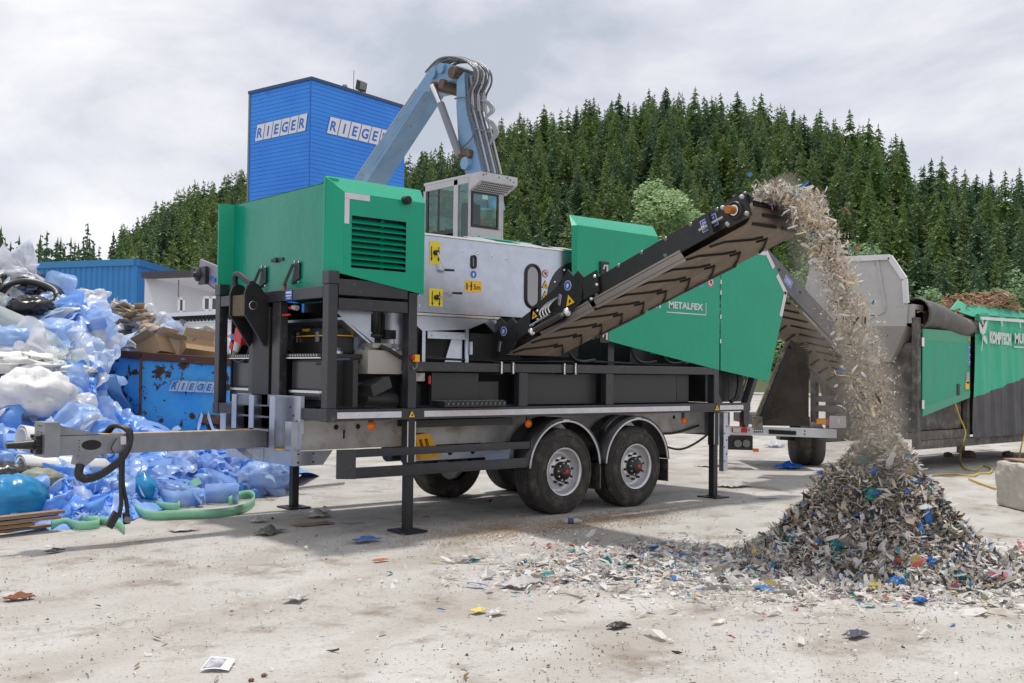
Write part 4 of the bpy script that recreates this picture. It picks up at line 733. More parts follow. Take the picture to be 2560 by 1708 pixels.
# feed hopper innards seen below the rear panel
q = MB(); q.box(12.1, 13.0, 9.6, 11.6, 1.35, 2.2); q.tube(spline([(12.5, 9.45, 1.36), (12.62, 9.44, 1.42), (12.68, 9.44, 1.6), (12.68, 9.44, 1.8)], 6), .03, 8); q.tube([(12.35, 9.45, 1.36), (12.36, 9.45, 1.8)], .008, 6); q.tube([(12.45, 9.45, 1.36), (12.46, 9.45, 1.8)], .008, 6); q.build('feed_drive', BLACK, SEP)
# --- discharge conveyor ---
TH = math.atan(.35); CD = Vector((0, -math.cos(TH), math.sin(TH))); CN = Vector((0, math.sin(TH), math.cos(TH)))
def cz_top(y): return 2.883+.35*(7.581-y)
def cz_bot(y): return 2.569+.353*(7.556-y)
cv = None
for X in (8.0, 8.9):
    q = MB(); q.prism([(X, 9.4, cz_top(9.4)-.05), (X, 5.9, cz_top(5.9)), (X, 5.815, 3.395), (X, 5.95, cz_bot(5.95)+.1), (X, 6.1, cz_bot(6.1)+.07), (X, 9.45, cz_bot(9.45)+.07), (X, 9.5, 2.12)], (.03, 0, 0))
    for k in range(11):
        y = 9.1-k*.32; q.lathe((X-.003, y, cz_top(y)-.035), (-1, 0, 0), [(.026, 0), (.018, .014), (0, .018)], 10, 1)
        if k % 3 == 1: q.lathe((X-.003, y, cz_bot(y)+.12), (-1, 0, 0), [(.026, 0), (.018, .014), (0, .018)], 10, 1)
    o = q.build('conveyor_wall', [BLACK, mat('worn_bolt', (.16, .155, .15), .3, metal=.7) if X == 8. else bpy.data.materials['worn_bolt']], SEP)
    if cv is None: cv = o
q = MB()     # belt loop: underside, head wrap and top run
y0, y1 = 9.3, 5.95
cz_c = 3.265
hc = Vector((0, 5.97, cz_c)); rd = cz_c-(cz_bot(5.97)+.015)
lo = [Vector((0, 9.35, cz_bot(9.35)+.02)), hc-CN*rd]
pts = [Vector((0, 9.5, 2.0))]+[lo[0]+(lo[1]-lo[0])*k/20 for k in range(21)]
for k in range(1, 13): a = PI*k/12; pts.append(hc-CN*rd*math.cos(a)+CD*rd*math.sin(a))
pts += [pts[-1]+(Vector((0, 9.4, pts[-1].z-.35*(9.4-pts[-1].y)))-pts[-1])*k/10 for k in range(1, 11)]
for i in range(len(pts)-1): a, c_ = pts[i], pts[i+1]; q.add([(8.03, a.y, a.z), (8.9, a.y, a.z), (8.9, c_.y, c_.z), (8.03, c_.y, c_.z)], [(0, 1, 2, 3)], 0, True)
belt = q.build('conveyor_belt', BELT, SEP)
q = MB(); Lr = (lo[1]-lo[0]).length; dn = -CN*.012
def bp(u, s): p_ = lo[0]+(lo[1]-lo[0])*(s/Lr); return Vector((8.03+u*.87, p_.y, p_.z))+dn
def rib(pa):
    for a, c_ in zip(pa[:-1], pa[1:]): q.beam(bp(*a), bp(*c_), .012, .02, up=CN)
s = .1
while s < Lr-.25:
    rib([(.05, s), (.13, s+.13), (.46, s+.25), (.55, s+.33)]); rib([(.95, s+.02), (.86, s+.13), (.64, s+.32)]); rib([(.58, s+.22), (.66, s+.3)]); s += .34
for k in range(4):
    a = PI*(k+.5)/4; c_ = hc-CN*(rd+.008)*math.cos(a)+CD*(rd+.008)*math.sin(a); q.beam((8.1+.1*(k % 2), c_.y, c_.z), (8.45+.1*(k % 2), c_.y-.02, c_.z), .03, .02, up=(0, -1, 0)); q.beam((8.85, c_.y, c_.z), (8.55, c_.y-.02, c_.z), .03, .02, up=(0, -1, 0))
q.build('chevron_rib', RIB, belt)
SKM = mat('skirt_steel', (.36, .34, .33), .4, metal=.6, dirt=(.2, .17, .14), dsc=6)
for ya, yb in ((8.72, 7.93), (7.86, 6.67)):      # galvanised skirts
    for X, sg in ((8.0, -1), (8.93, 1)): MB().prism([(X+.01*sg, ya, cz_bot(ya)+.09), (X+.01*sg, yb, cz_bot(yb)+.09), (X-.06*sg, yb-.03, cz_bot(yb)-.01), (X-.06*sg, ya, cz_bot(ya)-.01)], (0, .002, .004)).build('belt_skirt', SKM, cv)
q = MB()     # head bearing and tensioner
c_ = Vector((7.97, 5.97, 3.285)); q.ob(c_, (.02, 0, 0), CD*.14, CN*.11, 0); q.lathe(c_, (-1, 0, 0), [(.09, 0), (.085, .05), (.065, .055), (.065, .03)], 20, 0)
for i in (-1, 1):
    for j in (-1, 1): q.lathe(c_+CD*.115*i+CN*.085*j-Vector((.02, 0, 0)), (-1, 0, 0), [(.024, 0), (.02, .025), (0, .03)], 8, 1)
q.lathe(c_, (-1, 0, 0), [(.055, .05), (.055, .052), (.042, .053)], 20, 3)
q.cyl(c_-Vector((.03, 0, 0)), c_-Vector((.14, 0, 0)), .038, n=14, mi=2); q.beam(c_-CD*.14-Vector((.03, 0, 0)), c_-CD*.44-Vector((.03, 0, 0)), .02, .02, up=CN, mi=1); q.ob(c_-CD*.3-Vector((.03, 0, 0)), (.02, 0, 0), CD*.025, CN*.1, 0); q.cyl(c_-CD*.36-Vector((.03, 0, 0)), c_-CD*.4-Vector((.03, 0, 0)), .02, n=6, mi=1)
q.build('head_bearing', [BLACK, GALVD, BRONZE, CHROME], cv)
q = MB(); sy = 6.31; c_ = Vector((7.996, sy, cz_bot(sy)+.2)); q.ob(c_, (.002, 0, 0), CD*.1, CN*.06, 1); q.ob(c_-Vector((.002, 0, 0)), (.001, 0, 0), CD*.094, CN*.054, 0)
for k, (l_, h_) in enumerate(((.075, .03), (.075, .018), (.06, -.012), (.06, -.022), (.03, -.032))): q.ob(c_-Vector((.004, 0, 0))+CN*h_, (.0006, 0, 0), CD*l_, CN*.0035, 1)
q.build('instruction_plate', [BSTICK, STRIPE], cv)
# folding hinge plates, ram
q = MB()
def cp(y, h): return Vector((7.955, y, cz_bot(y)+h))
q.prism([cp(9.52, .02), cp(9.2, -.02), cp(9.08, .05), cp(9.04, .26), cp(9.14, .38), cp(9.24, .34), cp(9.36, .46), cp(9.52, .36)], (.02, 0, 0)); q.prism([cp(9.05, .3), cp(8.72, .34), cp(8.66, .12), cp(9.05, .08)], (.02, 0, 0))
q.prism([cp(8.82, .05), cp(8.25, .0), cp(8.0, .13), cp(7.97, .36), cp(8.06, .47), cp(8.13, .44), cp(8.22, .55), cp(8.32, .43), cp(8.82, .36)], (.02, 0, 0)); q.prism([cp(7.98, .36), cp(7.78, .36), cp(7.74, .12), cp(7.97, .12)], (.025, 0, 0))
for y, h in ((9.12, .26), (9.1, .12), (8.07, .36), (8.03, .2)): q.cyl(cp(y, h)-Vector((.002, 0, 0)), cp(y, h)-Vector((.003, 0, 0)), .03, n=14, mi=1, sm=False)
for y, h in ((8.7, .28), (8.69, .18), (7.8, .3), (7.77, .2), (8.74, .1), (7.85, .08)): q.lathe(cp(y, h)-Vector((.001, 0, 0)), (-1, 0, 0), [(.02, 0), (.014, .012), (0, .015)], 8, 2)
q.prism([cp(8.72-.24*k, .2+.05*s_)-Vector((.003, 0, 0)) for k, s_ in ((0, .6), (0, -1), (1.2, -.6), (1.5, 1), (1.2, 1.6))], (-.001, 0, 0), 1)
q.build('hinge_plate', [BLACK, DARK, CHROME], cv, bevel=.003)
q = MB(); A_, B_ = cp(8.74, .06)-Vector((.05, 0, 0)), cp(8.17, .06)-Vector((.05, 0, 0)); q.cyl(A_, A_+(B_-A_)*.12, .02, n=10, mi=0); q.cyl(A_+(B_-A_)*.1, A_+(B_-A_)*.86, .034, n=14, mi=1); q.cyl(A_+(B_-A_)*.86, B_, .022, n=12, mi=0); q.ball(A_, .045, 10, 0); q.ball(B_, .048, 10, 0); q.cyl(A_+CN*.07, A_+(B_-A_)*.55+CN*.075, .016, n=8, mi=0)
for k in range(4): t_ = A_+(B_-A_)*(.34+.08*k)+CN*.09; q.tube(spline([t_, t_+CN*.06-Vector((.01, 0, 0)), t_+CD*.06+CN*.1, t_+CD*.16+CN*.12], 4), .011, 6, 0)
q.build('hydraulic_ram', [CHROME, mat('ram_barrel', (.1, .09, .085), .3, metal=.5)], cv)
round_sticker(cp(9.28, .27)-Vector((.001, 0, 0)), YR, ZU, .055, cv); round_sticker(cp(8.21, .37)-Vector((.001, 0, 0)), YR, ZU, .055, cv)
tri_sticker(cp(8.18, .2)-Vector((.001, 0, 0)), CD, CN, .14, cv); tri_sticker(cp(8.75, .26)-Vector((.003, 0, 0)), CD, CN, .1, cv)
for y, h in ((9.35, .12), (8.33, .26)): q = MB(); q.ob(cp(y, h)-Vector((.008, 0, 0)), (.006, 0, 0), (0, .02, .008), (0, -.012, .06)); q.build('latch', GALV, cv, bevel=.004)

# ---- loose things the machine carries
TB = thing('tool_box', (6.05, 10.15, 1.926), 'black tool box with yellow line and steel latches on the front shelf of the separator', 'tool box')
q = MB(); q.box(5.92, 6.2, 9.75, 10.6, 1.927, 2.12); q.build('box_body', BLACK, TB, bevel=.012); q = MB(); q.box(5.91, 6.21, 9.74, 10.61, 2.135, 2.21); q.box(6.0, 6.1, 10.0, 10.35, 2.21, 2.24); q.build('lid', BLACK, TB, bevel=.012); MB().box(5.908, 6.212, 9.738, 10.612, 2.121, 2.134).build('yellow_line', YELLOW, TB)
for y in (10.5, 10.02): MB().box(5.89, 5.91, y-.035, y+.035, 2.06, 2.17).build('latch', CHROME, TB)
q = MB(); put_text(q, 'STANLEY', (5.906, 10.36, 2.18), YR, ZU, .04, 0, .001, width=.16, ext=.001); q.build('lettering', YELLOW, TB)
WCH = thing('wheel_chock', (6.9, 9.75, .75), 'yellow plastic wheel chock held behind the front right leg', 'wheel chock')
q = MB(); A_ = onY(1037, 1088, 9.6); u_ = (onY(1072, 1083, 9.6)-A_); v_ = onY(1053, 1150, 9.6)-A_; nn_ = Vector((0, 1, 0))
def ck(a, b_): return A_+u_*a+v_*b_
for a0, a1, b0, b1 in ((0, .18, 0, 1), (.82, 1, 0, 1), (.18, .82, 0, .2), (.18, .82, .8, 1), (.42, .58, .2, .8)): q.prism([ck(a0, b0), ck(a1, b0), ck(a1, b1), ck(a0, b1)], (0, .16, 0))
q.prism([ck(1, 0), ck(1.5, .9), ck(1.3, 1.02), ck(1, 1)], (0, .16, 0)); q.prism([ck(.15, .15)+nn_*.08, ck(.85, .15)+nn_*.08, ck(.85, .85)+nn_*.08, ck(.15, .85)+nn_*.08], (0, .06, 0)); q.build('chock_body', YELLOW, WCH)

q = MB()
for k in range(5): q.tube(spline([(6.9, 9.5+.05*k, 1.9+.02*k), (8.2, 9.46+.05*k, 1.88), (9.6, 9.5+.06*k, 1.9), (11.2, 9.48+.05*k, 1.88), (11.9, 9.5, 1.95)], 8), .014+.004*(k % 2), 6)
for x in (9.2, 10.4, 11.0): q.tube(spline([(x, 9.6, 2.3), (x+.05, 9.5, 2.0), (x+.2, 9.47, 1.9), (x+.5, 9.5, 1.92)], 5), .02, 6)
q.tube(spline([(8.5, 9.85, .85), (8.8, 9.8, .95), (9.6, 9.78, 1.0), (10.8, 9.8, .95), (11.6, 9.82, .9), (12.2, 9.8, 1.0)], 6), .018, 6); q.tube(spline([(11.2, 9.8, .8), (11.6, 9.7, .68), (12.0, 9.7, .75), (12.3, 9.6, .95)], 6), .016, 6)
q.build('cable_loom', BLACK, SEP)
# ================= blue material handler with raised cab =================
MHD = thing('material_handler', (15.5, 20, 0), 'blue material handler with raised grey cab, its boom bent over the green hood', 'machine')
CABW = mat('cab_grey', (.52, .52, .54), .4, col2=(.47, .47, .49), dirt=(.3, .27, .24), dsc=6, dlo=.66, dhi=.85)
BBLUE = mat('boom_blue', (.15, .29, .47), .36, col2=(.2, .35, .52), sc_=1.5, dirt=(.24, .19, .15), dsc=2.6, dlo=.58, dhi=.74)
BGREASE = mat('greasy_pin', (.07, .045, .03), .6, col2=(.15, .1, .06), sc_=9)
def X15(x, y): return onX(x, y, 15.)
ZT_, ZB_ = 6.27, 4.3
yv = [X15(x, 520).y for x in (1176, 1170, 1144, 1133, 1094, 1063)]; y0c, y1c = 18.8, X15(1058, 520).y
zw0, zw1 = X15(1132, 572).z, X15(1132, 458).z
q = MB()
q.box(15.0, 15.07, yv[1], y0c, ZB_, ZT_); q.box(15.0, 15.06, yv[3], yv[2], ZB_, ZT_); q.box(15.0, 15.06, yv[5], y1c, ZB_, ZT_)
q.box(15.0, 15.06, y0c, y1c, ZT_-.14, ZT_); q.box(15.0, 15.05, y0c+.01, y1c-.01, ZB_, zw0-.3)
q.box(16.0, 16.06, y0c, y0c+.08, ZB_, ZT_); q.box(16.0, 16.06, y1c-.08, y1c, ZB_, ZT_); q.box(15.0, 16.06, y0c, y1c, ZT_, ZT_+.07); q.box(15.0, 16.06, y0c, y1c, ZB_-.1, ZB_); q.box(15.07, 16.0, y0c, y0c+.05, ZB_, 5.12); q.box(15.07, 16.0, y0c, y0c+.05, ZT_-.28, ZT_); q.box(15.9, 16.0, y0c, y0c+.05, 5.12, ZT_-.28); q.box(16.0, 16.05, y0c+.1, y1c-.1, ZB_, 5.1)
q.cyl((15.3, y0c, 4.86), (15.28, y0c-.05, 4.87), .05, n=10, mi=1)
q.build('cab_frame', [CABW, BLACK], MHD, bevel=.012)
q = MB(); q.box(15.02, 15.05, yv[4]-.03, yv[4]+.03, zw0, zw1); q.box(15.01, 15.05, yv[3], y1c-.1, zw0-.1, zw0); q.box(15.01, 15.05, yv[3], y1c-.1, zw1, zw1+.1); q.box(15.01, 15.045, yv[5]-.1, yv[5]-.05, zw0, zw1)
for a, b_, c_, d_ in ((15.08, 15.13, 5.12, ZT_-.28), (15.85, 15.9, 5.12, ZT_-.28)): q.box(a, b_, y0c-.012, y0c+.02, c_, d_)
q.box(15.13, 15.85, y0c-.012, y0c+.02, 5.12, 5.18); q.box(15.13, 15.85, y0c-.012, y0c+.02, ZT_-.36, ZT_-.28); q.box(15.02, 15.05, yv[1]-.0, yv[1]+.02, 4.6, ZT_-.15)
q.build('window_seal', BLACK, MHD)
CGL = mat('cab_glass', (.55, .85, .83), .02, trans=1., spec=.6)
q = MB(); q.box(15.025, 15.031, yv[3], yv[5], zw0, zw1); q.box(15.025, 15.031, yv[1], yv[2], 4.5, ZT_-.15); q.build('side_window', CGL, MHD)
MB().box(15.1, 15.88, y0c+.002, y0c+.008, 5.15, ZT_-.3).build('rear_window', CGL, MHD); MB().box(15.1, 15.95, y1c-.03, y1c-.024, 4.6, ZT_-.15).build('front_window', CGL, MHD); MB().box(16.02, 16.026, y0c+.1, y1c-.1, 5.1, ZT_).build('side_window', CGL, MHD)
MB().box(15.4, 15.56, y0c-.004, y0c+.001, ZT_-.47, ZT_-.37).build('window_note', mat('pale_note', (.5, .75, .7), .5), MHD)
q = MB(); q.prism([(15.0, y0c, ZT_+.06), (15.0, y0c-.42, ZT_+.07), (15.0, y0c-.42, ZT_-.13), (15.0, y0c, ZT_-.32)], (1.12, 0, 0), 0)
for k in range(16): 
    for j in range(5): f = (j+.7)/5.6; p_ = Vector((15.1+k*.06+.03*(j % 2), y0c-.42*(1-f), ZT_-.13-.19*f-.004)); q.ob(p_, (.016, 0, 0), Vector((0, .42, -.19)).normalized()*.02, (0, 0, .003), 1)
for x, z in ((15.08, .0), (15.16, .03), (15.55, 0), (15.8, .02), (15.9, -.02), (16.0, -.06)): q.cyl((x, y0c-.42, ZT_+z), (x, y0c-.43, ZT_+z), .016, n=6, mi=1)
q.build('sun_visor', [CABW, DARK], MHD)
q = MB(); q.box(15.25, 15.72, 19.25, 19.4, 4.95, 5.75); q.box(15.25, 15.72, 19.3, 19.85, 4.82, 4.95); q.box(15.3, 15.7, 19.35, 19.8, 4.3, 4.82); q.box(15.12, 15.2, 19.5, 19.85, 4.9, 5.05); q.cyl((15.17, 19.85, 5.05), (15.17, 19.87, 5.2), .025, n=8); q.box(15.3, 15.8, 20.2, 20.35, 4.7, 5.2); q.build('seat', DARK, MHD, bevel=.03)
q = MB(); q.box(15.0, 17.2, 18.6, 22.5, 3.3, 4.1); q.box(15.2, 16.0, 19, 20.3, 4.1, 4.25); q.box(15.6, 16.8, 20, 22, 1.2, 3.3); q.box(14.6, 17.6, 18.8, 23, .7, 1.2); q.build('upper_carriage', PANEL, MHD, bevel=.03)
for x in (14.5, 17.4):
    for y in (19.3, 22.4): q = MB(); q.lathe((x, y, .6), (1, 0, 0), [(.25, 0), (.55, .02), (.6, .08), (.6, .34), (.55, .4), (.25, .42)], 28); q.build('wheel', RUBBER, MHD)
def E_(x, y, X=16.2): return onX(x, y, X)
q = MB(); q.prism([E_(*p) for p in ((1141, 200), (1140, 263), (1146, 373), (1162, 426), (1170, 520), (1222, 520), (1203, 426), (1183, 344), (1165, 275), (1160, 179))], (.55, 0, 0))
q.build('boom', BBLUE, MHD, bevel=.02)
q = MB(); q.prism([E_(*p) for p in ((1054, 202), (1073, 173), (1099, 157), (1124, 160), (1146, 172), (1146, 190), (1085, 225), (1060, 231), (917, 455), (850, 560), (822, 552), (891, 446))], (.66, 0, 0))
for f in (.25, .5, .75): q.prism([E_(1054-163*f*.99+8, 202+242*f+12, 16.19), E_(1054-163*f*.99-90+8, 202+242*f+134+12, 16.19), E_(1054-163*f*.99-90+11, 202+242*f+134+15, 16.19), E_(1054-163*f*.99+11, 202+242*f+15, 16.19)], (.01, 0, 0)) if f == .25 else None
for x, y in ((1086, 186), (1107, 172)): q.cyl(E_(x, y)+Vector((.02, 0, 0)), E_(x, y)-Vector((.08, 0, 0)), .13, n=18)
q.build('stick', BBLUE, MHD, bevel=.02)
for (x, y), r_ in (((1138, 183), .16), ((1090, 217), .12), ((1112, 212), .13), ((1162, 385), .12), ((1176, 386), .12)): p_ = E_(x, y); MB().cyl(p_-Vector((.12, 0, 0)), p_+Vector((.7, 0, 0)), r_, n=14).build('knuckle_pin', BGREASE, MHD)
q = MB(); p_ = E_(1172, 410); q.cyl(p_-Vector((.15, 0, 0)), p_+Vector((.2, 0, 0)), .16, n=16); q.build('boom_boss', BBLUE, MHD)
q = MB()
for dx in (-.12, .75): o = Vector((dx, 0, 0)); q.cyl(E_(1090, 216)+o, E_(1113, 268)+o, .07, n=10, mi=0); q.cyl(E_(1111, 262)+o, E_(1158, 392)+o, .1, n=12, mi=1)
q.build('hydraulic_cylinder', [CHROME, mat('cylinder_grey', (.2, .21, .23), .4)], MHD)
HOSE = mat('hose_grey', (.1, .1, .11), .3, spec=.7); q = MB()
for k in range(6):
    q.tube([E_(*p_)+Vector((.02+k*.1, -.09-.03*(k % 2), 0)) for p_ in ((1161, 190), (1167, 276), (1185, 346), (1205, 430))], .03, 6, k % 2)
for i, (a, b_, c_) in enumerate((((1196, 252), (1236, 258), (1216, 300)), ((1218, 302), (1246, 330), (1226, 362)))):
    for k in range(3): q.tube(spline([onX(a[0]-k, a[1], 16.6), onX(b_[0]-k*5-12, a[1]+4, 16.6), onX(b_[0]-k*5, (a[1]+c_[1])/2, 16.6), onX(c_[0]+3-k*2, c_[1]-8, 16.6), onX(c_[0]-k*2, c_[1], 16.6)], 5), .024, 6, 1)
for k in range(5): q.tube(spline([*[E_(x_, y_)+Vector((.06+.1*k, dy_, .04*(k % 2))) for x_, y_, dy_ in ((1088, 160, 0), (1118, 148, 0), (1160, 153, 0), (1180, 178, -.1), (1170, 215, -.1), (1162, 228, -.05))]], 5), .022, 6)
q.tube(spline([onX(1137, 247, 16.1), onX(1160, 244, 16.1), onX(1172, 253, 16.15), onX(1190, 280, 16.2)], 5), .02, 6); q.tube(spline([onX(1168, 287, 16.1), onX(1184, 310, 16.1), onX(1180, 345, 16.1), onX(1150, 373, 16.1)], 5), .02, 6)
for k in range(7): q.tube(spline([*[E_(x_, y_)+Vector((.02+.09*k, dy_, dz_+.02*(k % 3))) for x_, y_, dy_, dz_ in ((1062, 186, 0, .06), (1096, 152, 0, .05), (1140, 150, 0, .06), (1172, 166, -.1, 0), (1172, 200, -.22, 0), (1164, 235, -.12, 0), (1167, 276, -.1, 0))]], 5), .028, 6, k % 2)
for k in range(4): q.tube(spline([onX(1040-k*2, 222+k*3, 16.1), onX(1000-k*2, 282+k*3, 16.1), onX(940-k*2, 370+k*3, 16.1), onX(893-k*2, 440+k*3, 16.1)], 4), .022, 6, 1)
q.tube(spline([onX(1206, 190, 16.9), onX(1210, 225, 16.9), onX(1204, 240, 16.9)], 5), .02, 6, 1)
q.build('hydraulic_hose', [HOSE, mat('hose_pale', (.4, .42, .45), .4)], MHD)
q = MB()
for a, b_ in (((1160, 236), (1210, 244)), ((1170, 287), (1222, 300)), ((1184, 324), (1226, 332))): q.beam(onX(*a, 16.2)-Vector((0, .06, 0)), onY(b_[0], b_[1], onX(*a, 16.2).y-.06), .05, .04)
q.build('hose_clamp', GREYS, MHD)
# operator in an orange vest, seen through the cab glass
PER = thing('person', (15.75, 19.55, 4.85), 'operator in an orange vest seated in the raised grey cab', 'person')
def skin_body(name, J, Ed, m, par):
    me = bpy.data.meshes.new(name); me.from_pydata([j[:3] for j in J], [], []); me.edges.add(len(Ed)); me.edges.foreach_set('vertices', [i for e_ in Ed for i in e_]); me.update()
    o = bpy.data.objects.new(name, me); COL.objects.link(o); o.parent = par; md = o.modifiers.new('skin', 'SKIN'); me.skin_vertices.new() if not me.skin_vertices else None
    for i, j in enumerate(J): v = me.skin_vertices[0].data[i]; v.radius = (j[3], j[4] if len(j) > 4 else j[3]); v.use_root = (i == 0)
    s_ = o.modifiers.new('sub', 'SUBSURF'); s_.levels = 1; s_.render_levels = 2; me.materials.append(m); return o
J = [(0, 0, .12, .15, .12), (0, 0, .35, .15, .11), (0, .02, .55, .17, .11), (0, .02, .66, .07), (0, .03, .74, .06), (0, .05, .86, .085, .1), (0, .05, .95, .06)]
Ed = [(0, 1), (1, 2), (2, 3), (3, 4), (4, 5), (5, 6)]
for s in (-1, 1):
    b0 = len(J); J += [(s*.2, .02, .57, .065), (s*.25, .06, .32, .05), (s*.22, .28, .24, .038), (s*.21, .36, .25, .03, .04)]; Ed += [(2, b0), (b0, b0+1), (b0+1, b0+2), (b0+2, b0+3)]
    for f in range(5): k = len(J); a = (f-2)*.018; J += [(s*.21+a, .41, .255+(.01 if f else -.02), .011), (s*.21+a*1.2, .44+.01*(2-abs(f-2)), .235, .009)]; Ed += [(b0+3, k), (k, k+1)]
    k = len(J); J += [(s*.1, .42, .1, .075), (s*.12, .5, -.3, .05), (s*.12, .62, -.34, .045)]; Ed += [(0, k), (k, k+1), (k+1, k+2)]
skin_body('body', J, Ed, mat('skin', (.5, .28, .2), .55), PER)
q = MB(); q.grid(lambda u, v: (lambda a, z, w_: Vector((w_*1.22*math.cos(a), .02+w_*.85*math.sin(a), z)))(PI2*u, .08+.52*v, .17+.02*math.sin(v*3)), 20, 8)
for s in (-1, 1): q.tube([(s*.12, .02, .6), (s*.22, .02, .57), (s*.26, .06, .42)], [.07, .08, .07], 10)
q.build('safety_vest', mat('hi_vis_orange', (.85, .16, .02), .6), PER, local=True)
q = MB().ball((0, .035, .9), .105, 14, 0, (1, 1.05, .85)); q.build('hair', mat('dark_hair', (.04, .03, .02), .7), PER, local=True)
q = MB(); [q.ball((s*.035, .145, .87), .012, 8) for s in (-1, 1)]; q.ball((0, .155, .84), .016, 8); q.ob((0, .145, .8), (.025, 0, 0), (0, .006, 0), (0, 0, .005)); q.build('face', mat('face_dark', (.3, .14, .1), .5), PER, local=True)
# ================= green star screen with hopper, at the right =================
STR = thing('star_screen', (18.2, 9.55, 0), 'green wheeled screening machine at right with grey hopper, tarpaulin side and wood chips on top', 'machine')
SXF = mat('dusty_black_steel', (.075, .07, .066), .7, col2=(.14, .13, .12), sc_=5, dirt=(.25, .21, .17), dsc=5, dlo=.52, dhi=.68)
HOPM = mat('dusty_grey_hopper', (.52, .51, .5), .7, col2=(.45, .44, .43), sc_=2, dirt=(.3, .24, .18), dsc=3, dlo=.6, dhi=.75, bump=.002)
GR2 = mat('dusty_green_paint', (.015, .34, .2), .5, col2=(.02, .31, .19), sc_=2, dirt=(.2, .3, .22), dsc=3, dlo=.55, dhi=.8, streak=(.14, .32, .22), slo=.55, shi=.85)
q = MB(); XE, YN, YF = 18.2, 9.55, 11.79
for y in (YN, YF-.1): q.box(XE, XE+.12, y, y+.12, .42 if y == YN else 0., 2.85 if y == YN else 2.3)
q.box(XE+.01, XE+.11, YN+.12, YF-.1, .6, .72); q.box(XE, XE+.1, 11.05, YF-.1, 1.05, 1.17); q.box(XE, XE+.1, 11.05, YF-.1, 1.24, 1.36); q.box(XE, XE+.1, 10.6, YF-.1, 1.62, 1.76); q.box(XE, XE+.1, 11.0, 11.1, .7, 1.3)
q.box(XE+.12, 26, YN+.01, YN+.13, .42, .58); q.box(XE+.12, 26, YF-.12, YF, .42, .58); q.box(20.2, 20.3, YN+.02, YN+.12, .58, 2.7); q.box(XE+.12, 20.2, YN+.02, YN+.1, .585, .75); q.box(20.0, 20.12, 11.4, 11.52, 0, .45); q.box(24.0, 24.14, 11.5, 11.64, 0, .45); q.box(24.6, 24.74, YN+.03, YN+.17, 0, .45)
q.build('frame', SXF, STR, bevel=.006)
q = MB(); q.box(XE+.2, 25.5, YN+.3, YF-.2, .6, 2.6); q.box(XE+.14, 20.2, YN+.15, YN+.25, .76, 1.6); q.prism([(XE+.06, YN+.13, .73), (XE+.06, 10.95, .73), (XE+.06, 10.95, 2.1), (XE+.06, YN+.13, 2.4)], (.06, 0, 0)); q.build('inner_box', SXF, STR)
def P18(x, y): return onX(x, y, 18.12)
q = MB(); q.prism([P18(*p) for p in ((2005, 735), (2012, 722), (2026, 661), (2034, 653), (2227, 644), (2263, 699), (2267, 757), (2264, 815), (2160, 815), (2010, 815))], (.04, 0, 0)); q.prism([P18(*p) for p in ((2020, 815), (2264, 815), (2248, 859), (2225, 905), (2080, 900))], (.3, 0, -.02), 1)
q.beam(P18(2194, 646), P18(2214, 770), .05, .05, up=(1, 0, 0)); q.beam(P18(2124, 650), P18(2124, 800), .03, .03, up=(1, 0, 0)); q.beam(P18(2130, 815), P18(2213, 777), .05, .05, up=(1, 0, 0)); q.box(XE, 18.6, YN+.1, YN+.3, 2.75, 3.1)
hp = q.build('hopper', [HOPM, mat('hopper_lower', (.3, .28, .26), .7, dirt=(.28, .23, .18), dsc=4, dlo=.5, dhi=.7)], STR)
q = MB(); e1 = [P18(*p) for p in ((2026, 660), (2034, 652), (2227, 643), (2264, 698), (2268, 758))]
for a, b_ in zip(e1[:-1], e1[1:]): q.beam(a-Vector((.03, 0, 0)), b_-Vector((.03, 0, 0)), .1, .045, up=(1, 0, 0))
q.build('hopper_rim', WHITE, hp)
q = MB(); q.prism([(XE-.02, 10.85, 2.05), (XE-.02, 12.05, 2.07), (XE-.02, 12.05, 2.17), (XE-.02, 10.85, 2.17)], (.05, 0, 0)); q.build('cross_rail', GALVD, STR)
# side door, tarpaulin
q = MB(); q.prism([(18.34, YN-.02, 1.02), (20.22, YN-.02, 1.36), (20.24, YN-.02, 2.65), (18.36, YN-.02, 2.65)], (0, .03, 0)); dr = q.build('side_door', GR2, STR, bevel=.01)
q = MB(); q.prism([(18.36, YN-.024, 2.44), (20.24, YN-.024, 2.42), (20.24, YN-.024, 2.645), (18.36, YN-.024, 2.645)], (0, .003, 0)); q.prism([(18.34, YN-.024, 1.03), (20.2, YN-.024, 1.37), (20.22, YN-.024, 1.5), (18.36, YN-.024, 1.2)], (0, .003, 0)); q.build('pale_band', mat('pale_green_band', (.06, .33, .2), .5, dirt=(.2, .36, .27), dsc=4, dlo=.5, dhi=.8), dr)
for x, z, w_, h_, mm, nm in ((20.1, 1.75, .06, .11, GALVD, 'door_lock'), (20.08, 1.6, .075, .07, ASTICK, 'sign_plate'), (19.72, 1.52, .05, .11, BLACK, 'switch_box')): MB().box(x-w_, x+w_, YN-.035, YN-.021, z-h_, z+h_).build(nm, mm, dr)
tri_sticker((20.17, YN-.022, 2.52), XR, ZU, .1, dr); [round_sticker((20.17, YN-.021, z), XR, ZU, .06, dr) for z in (2.35, 2.2, 2.06)]
for z in (1.25, 2.4): q = MB(); q.box(18.28, 18.36, YN-.045, YN-.015, z-.08, z+.08); q.build('hinge', CHROME, dr)
def tz(x): return 1.36+(x-20.3)*.177
def wv_(x, z): return YN-.07+.03*math.sin(x*9+.5*math.sin(z*2))+.015*math.sin(x*23+z)
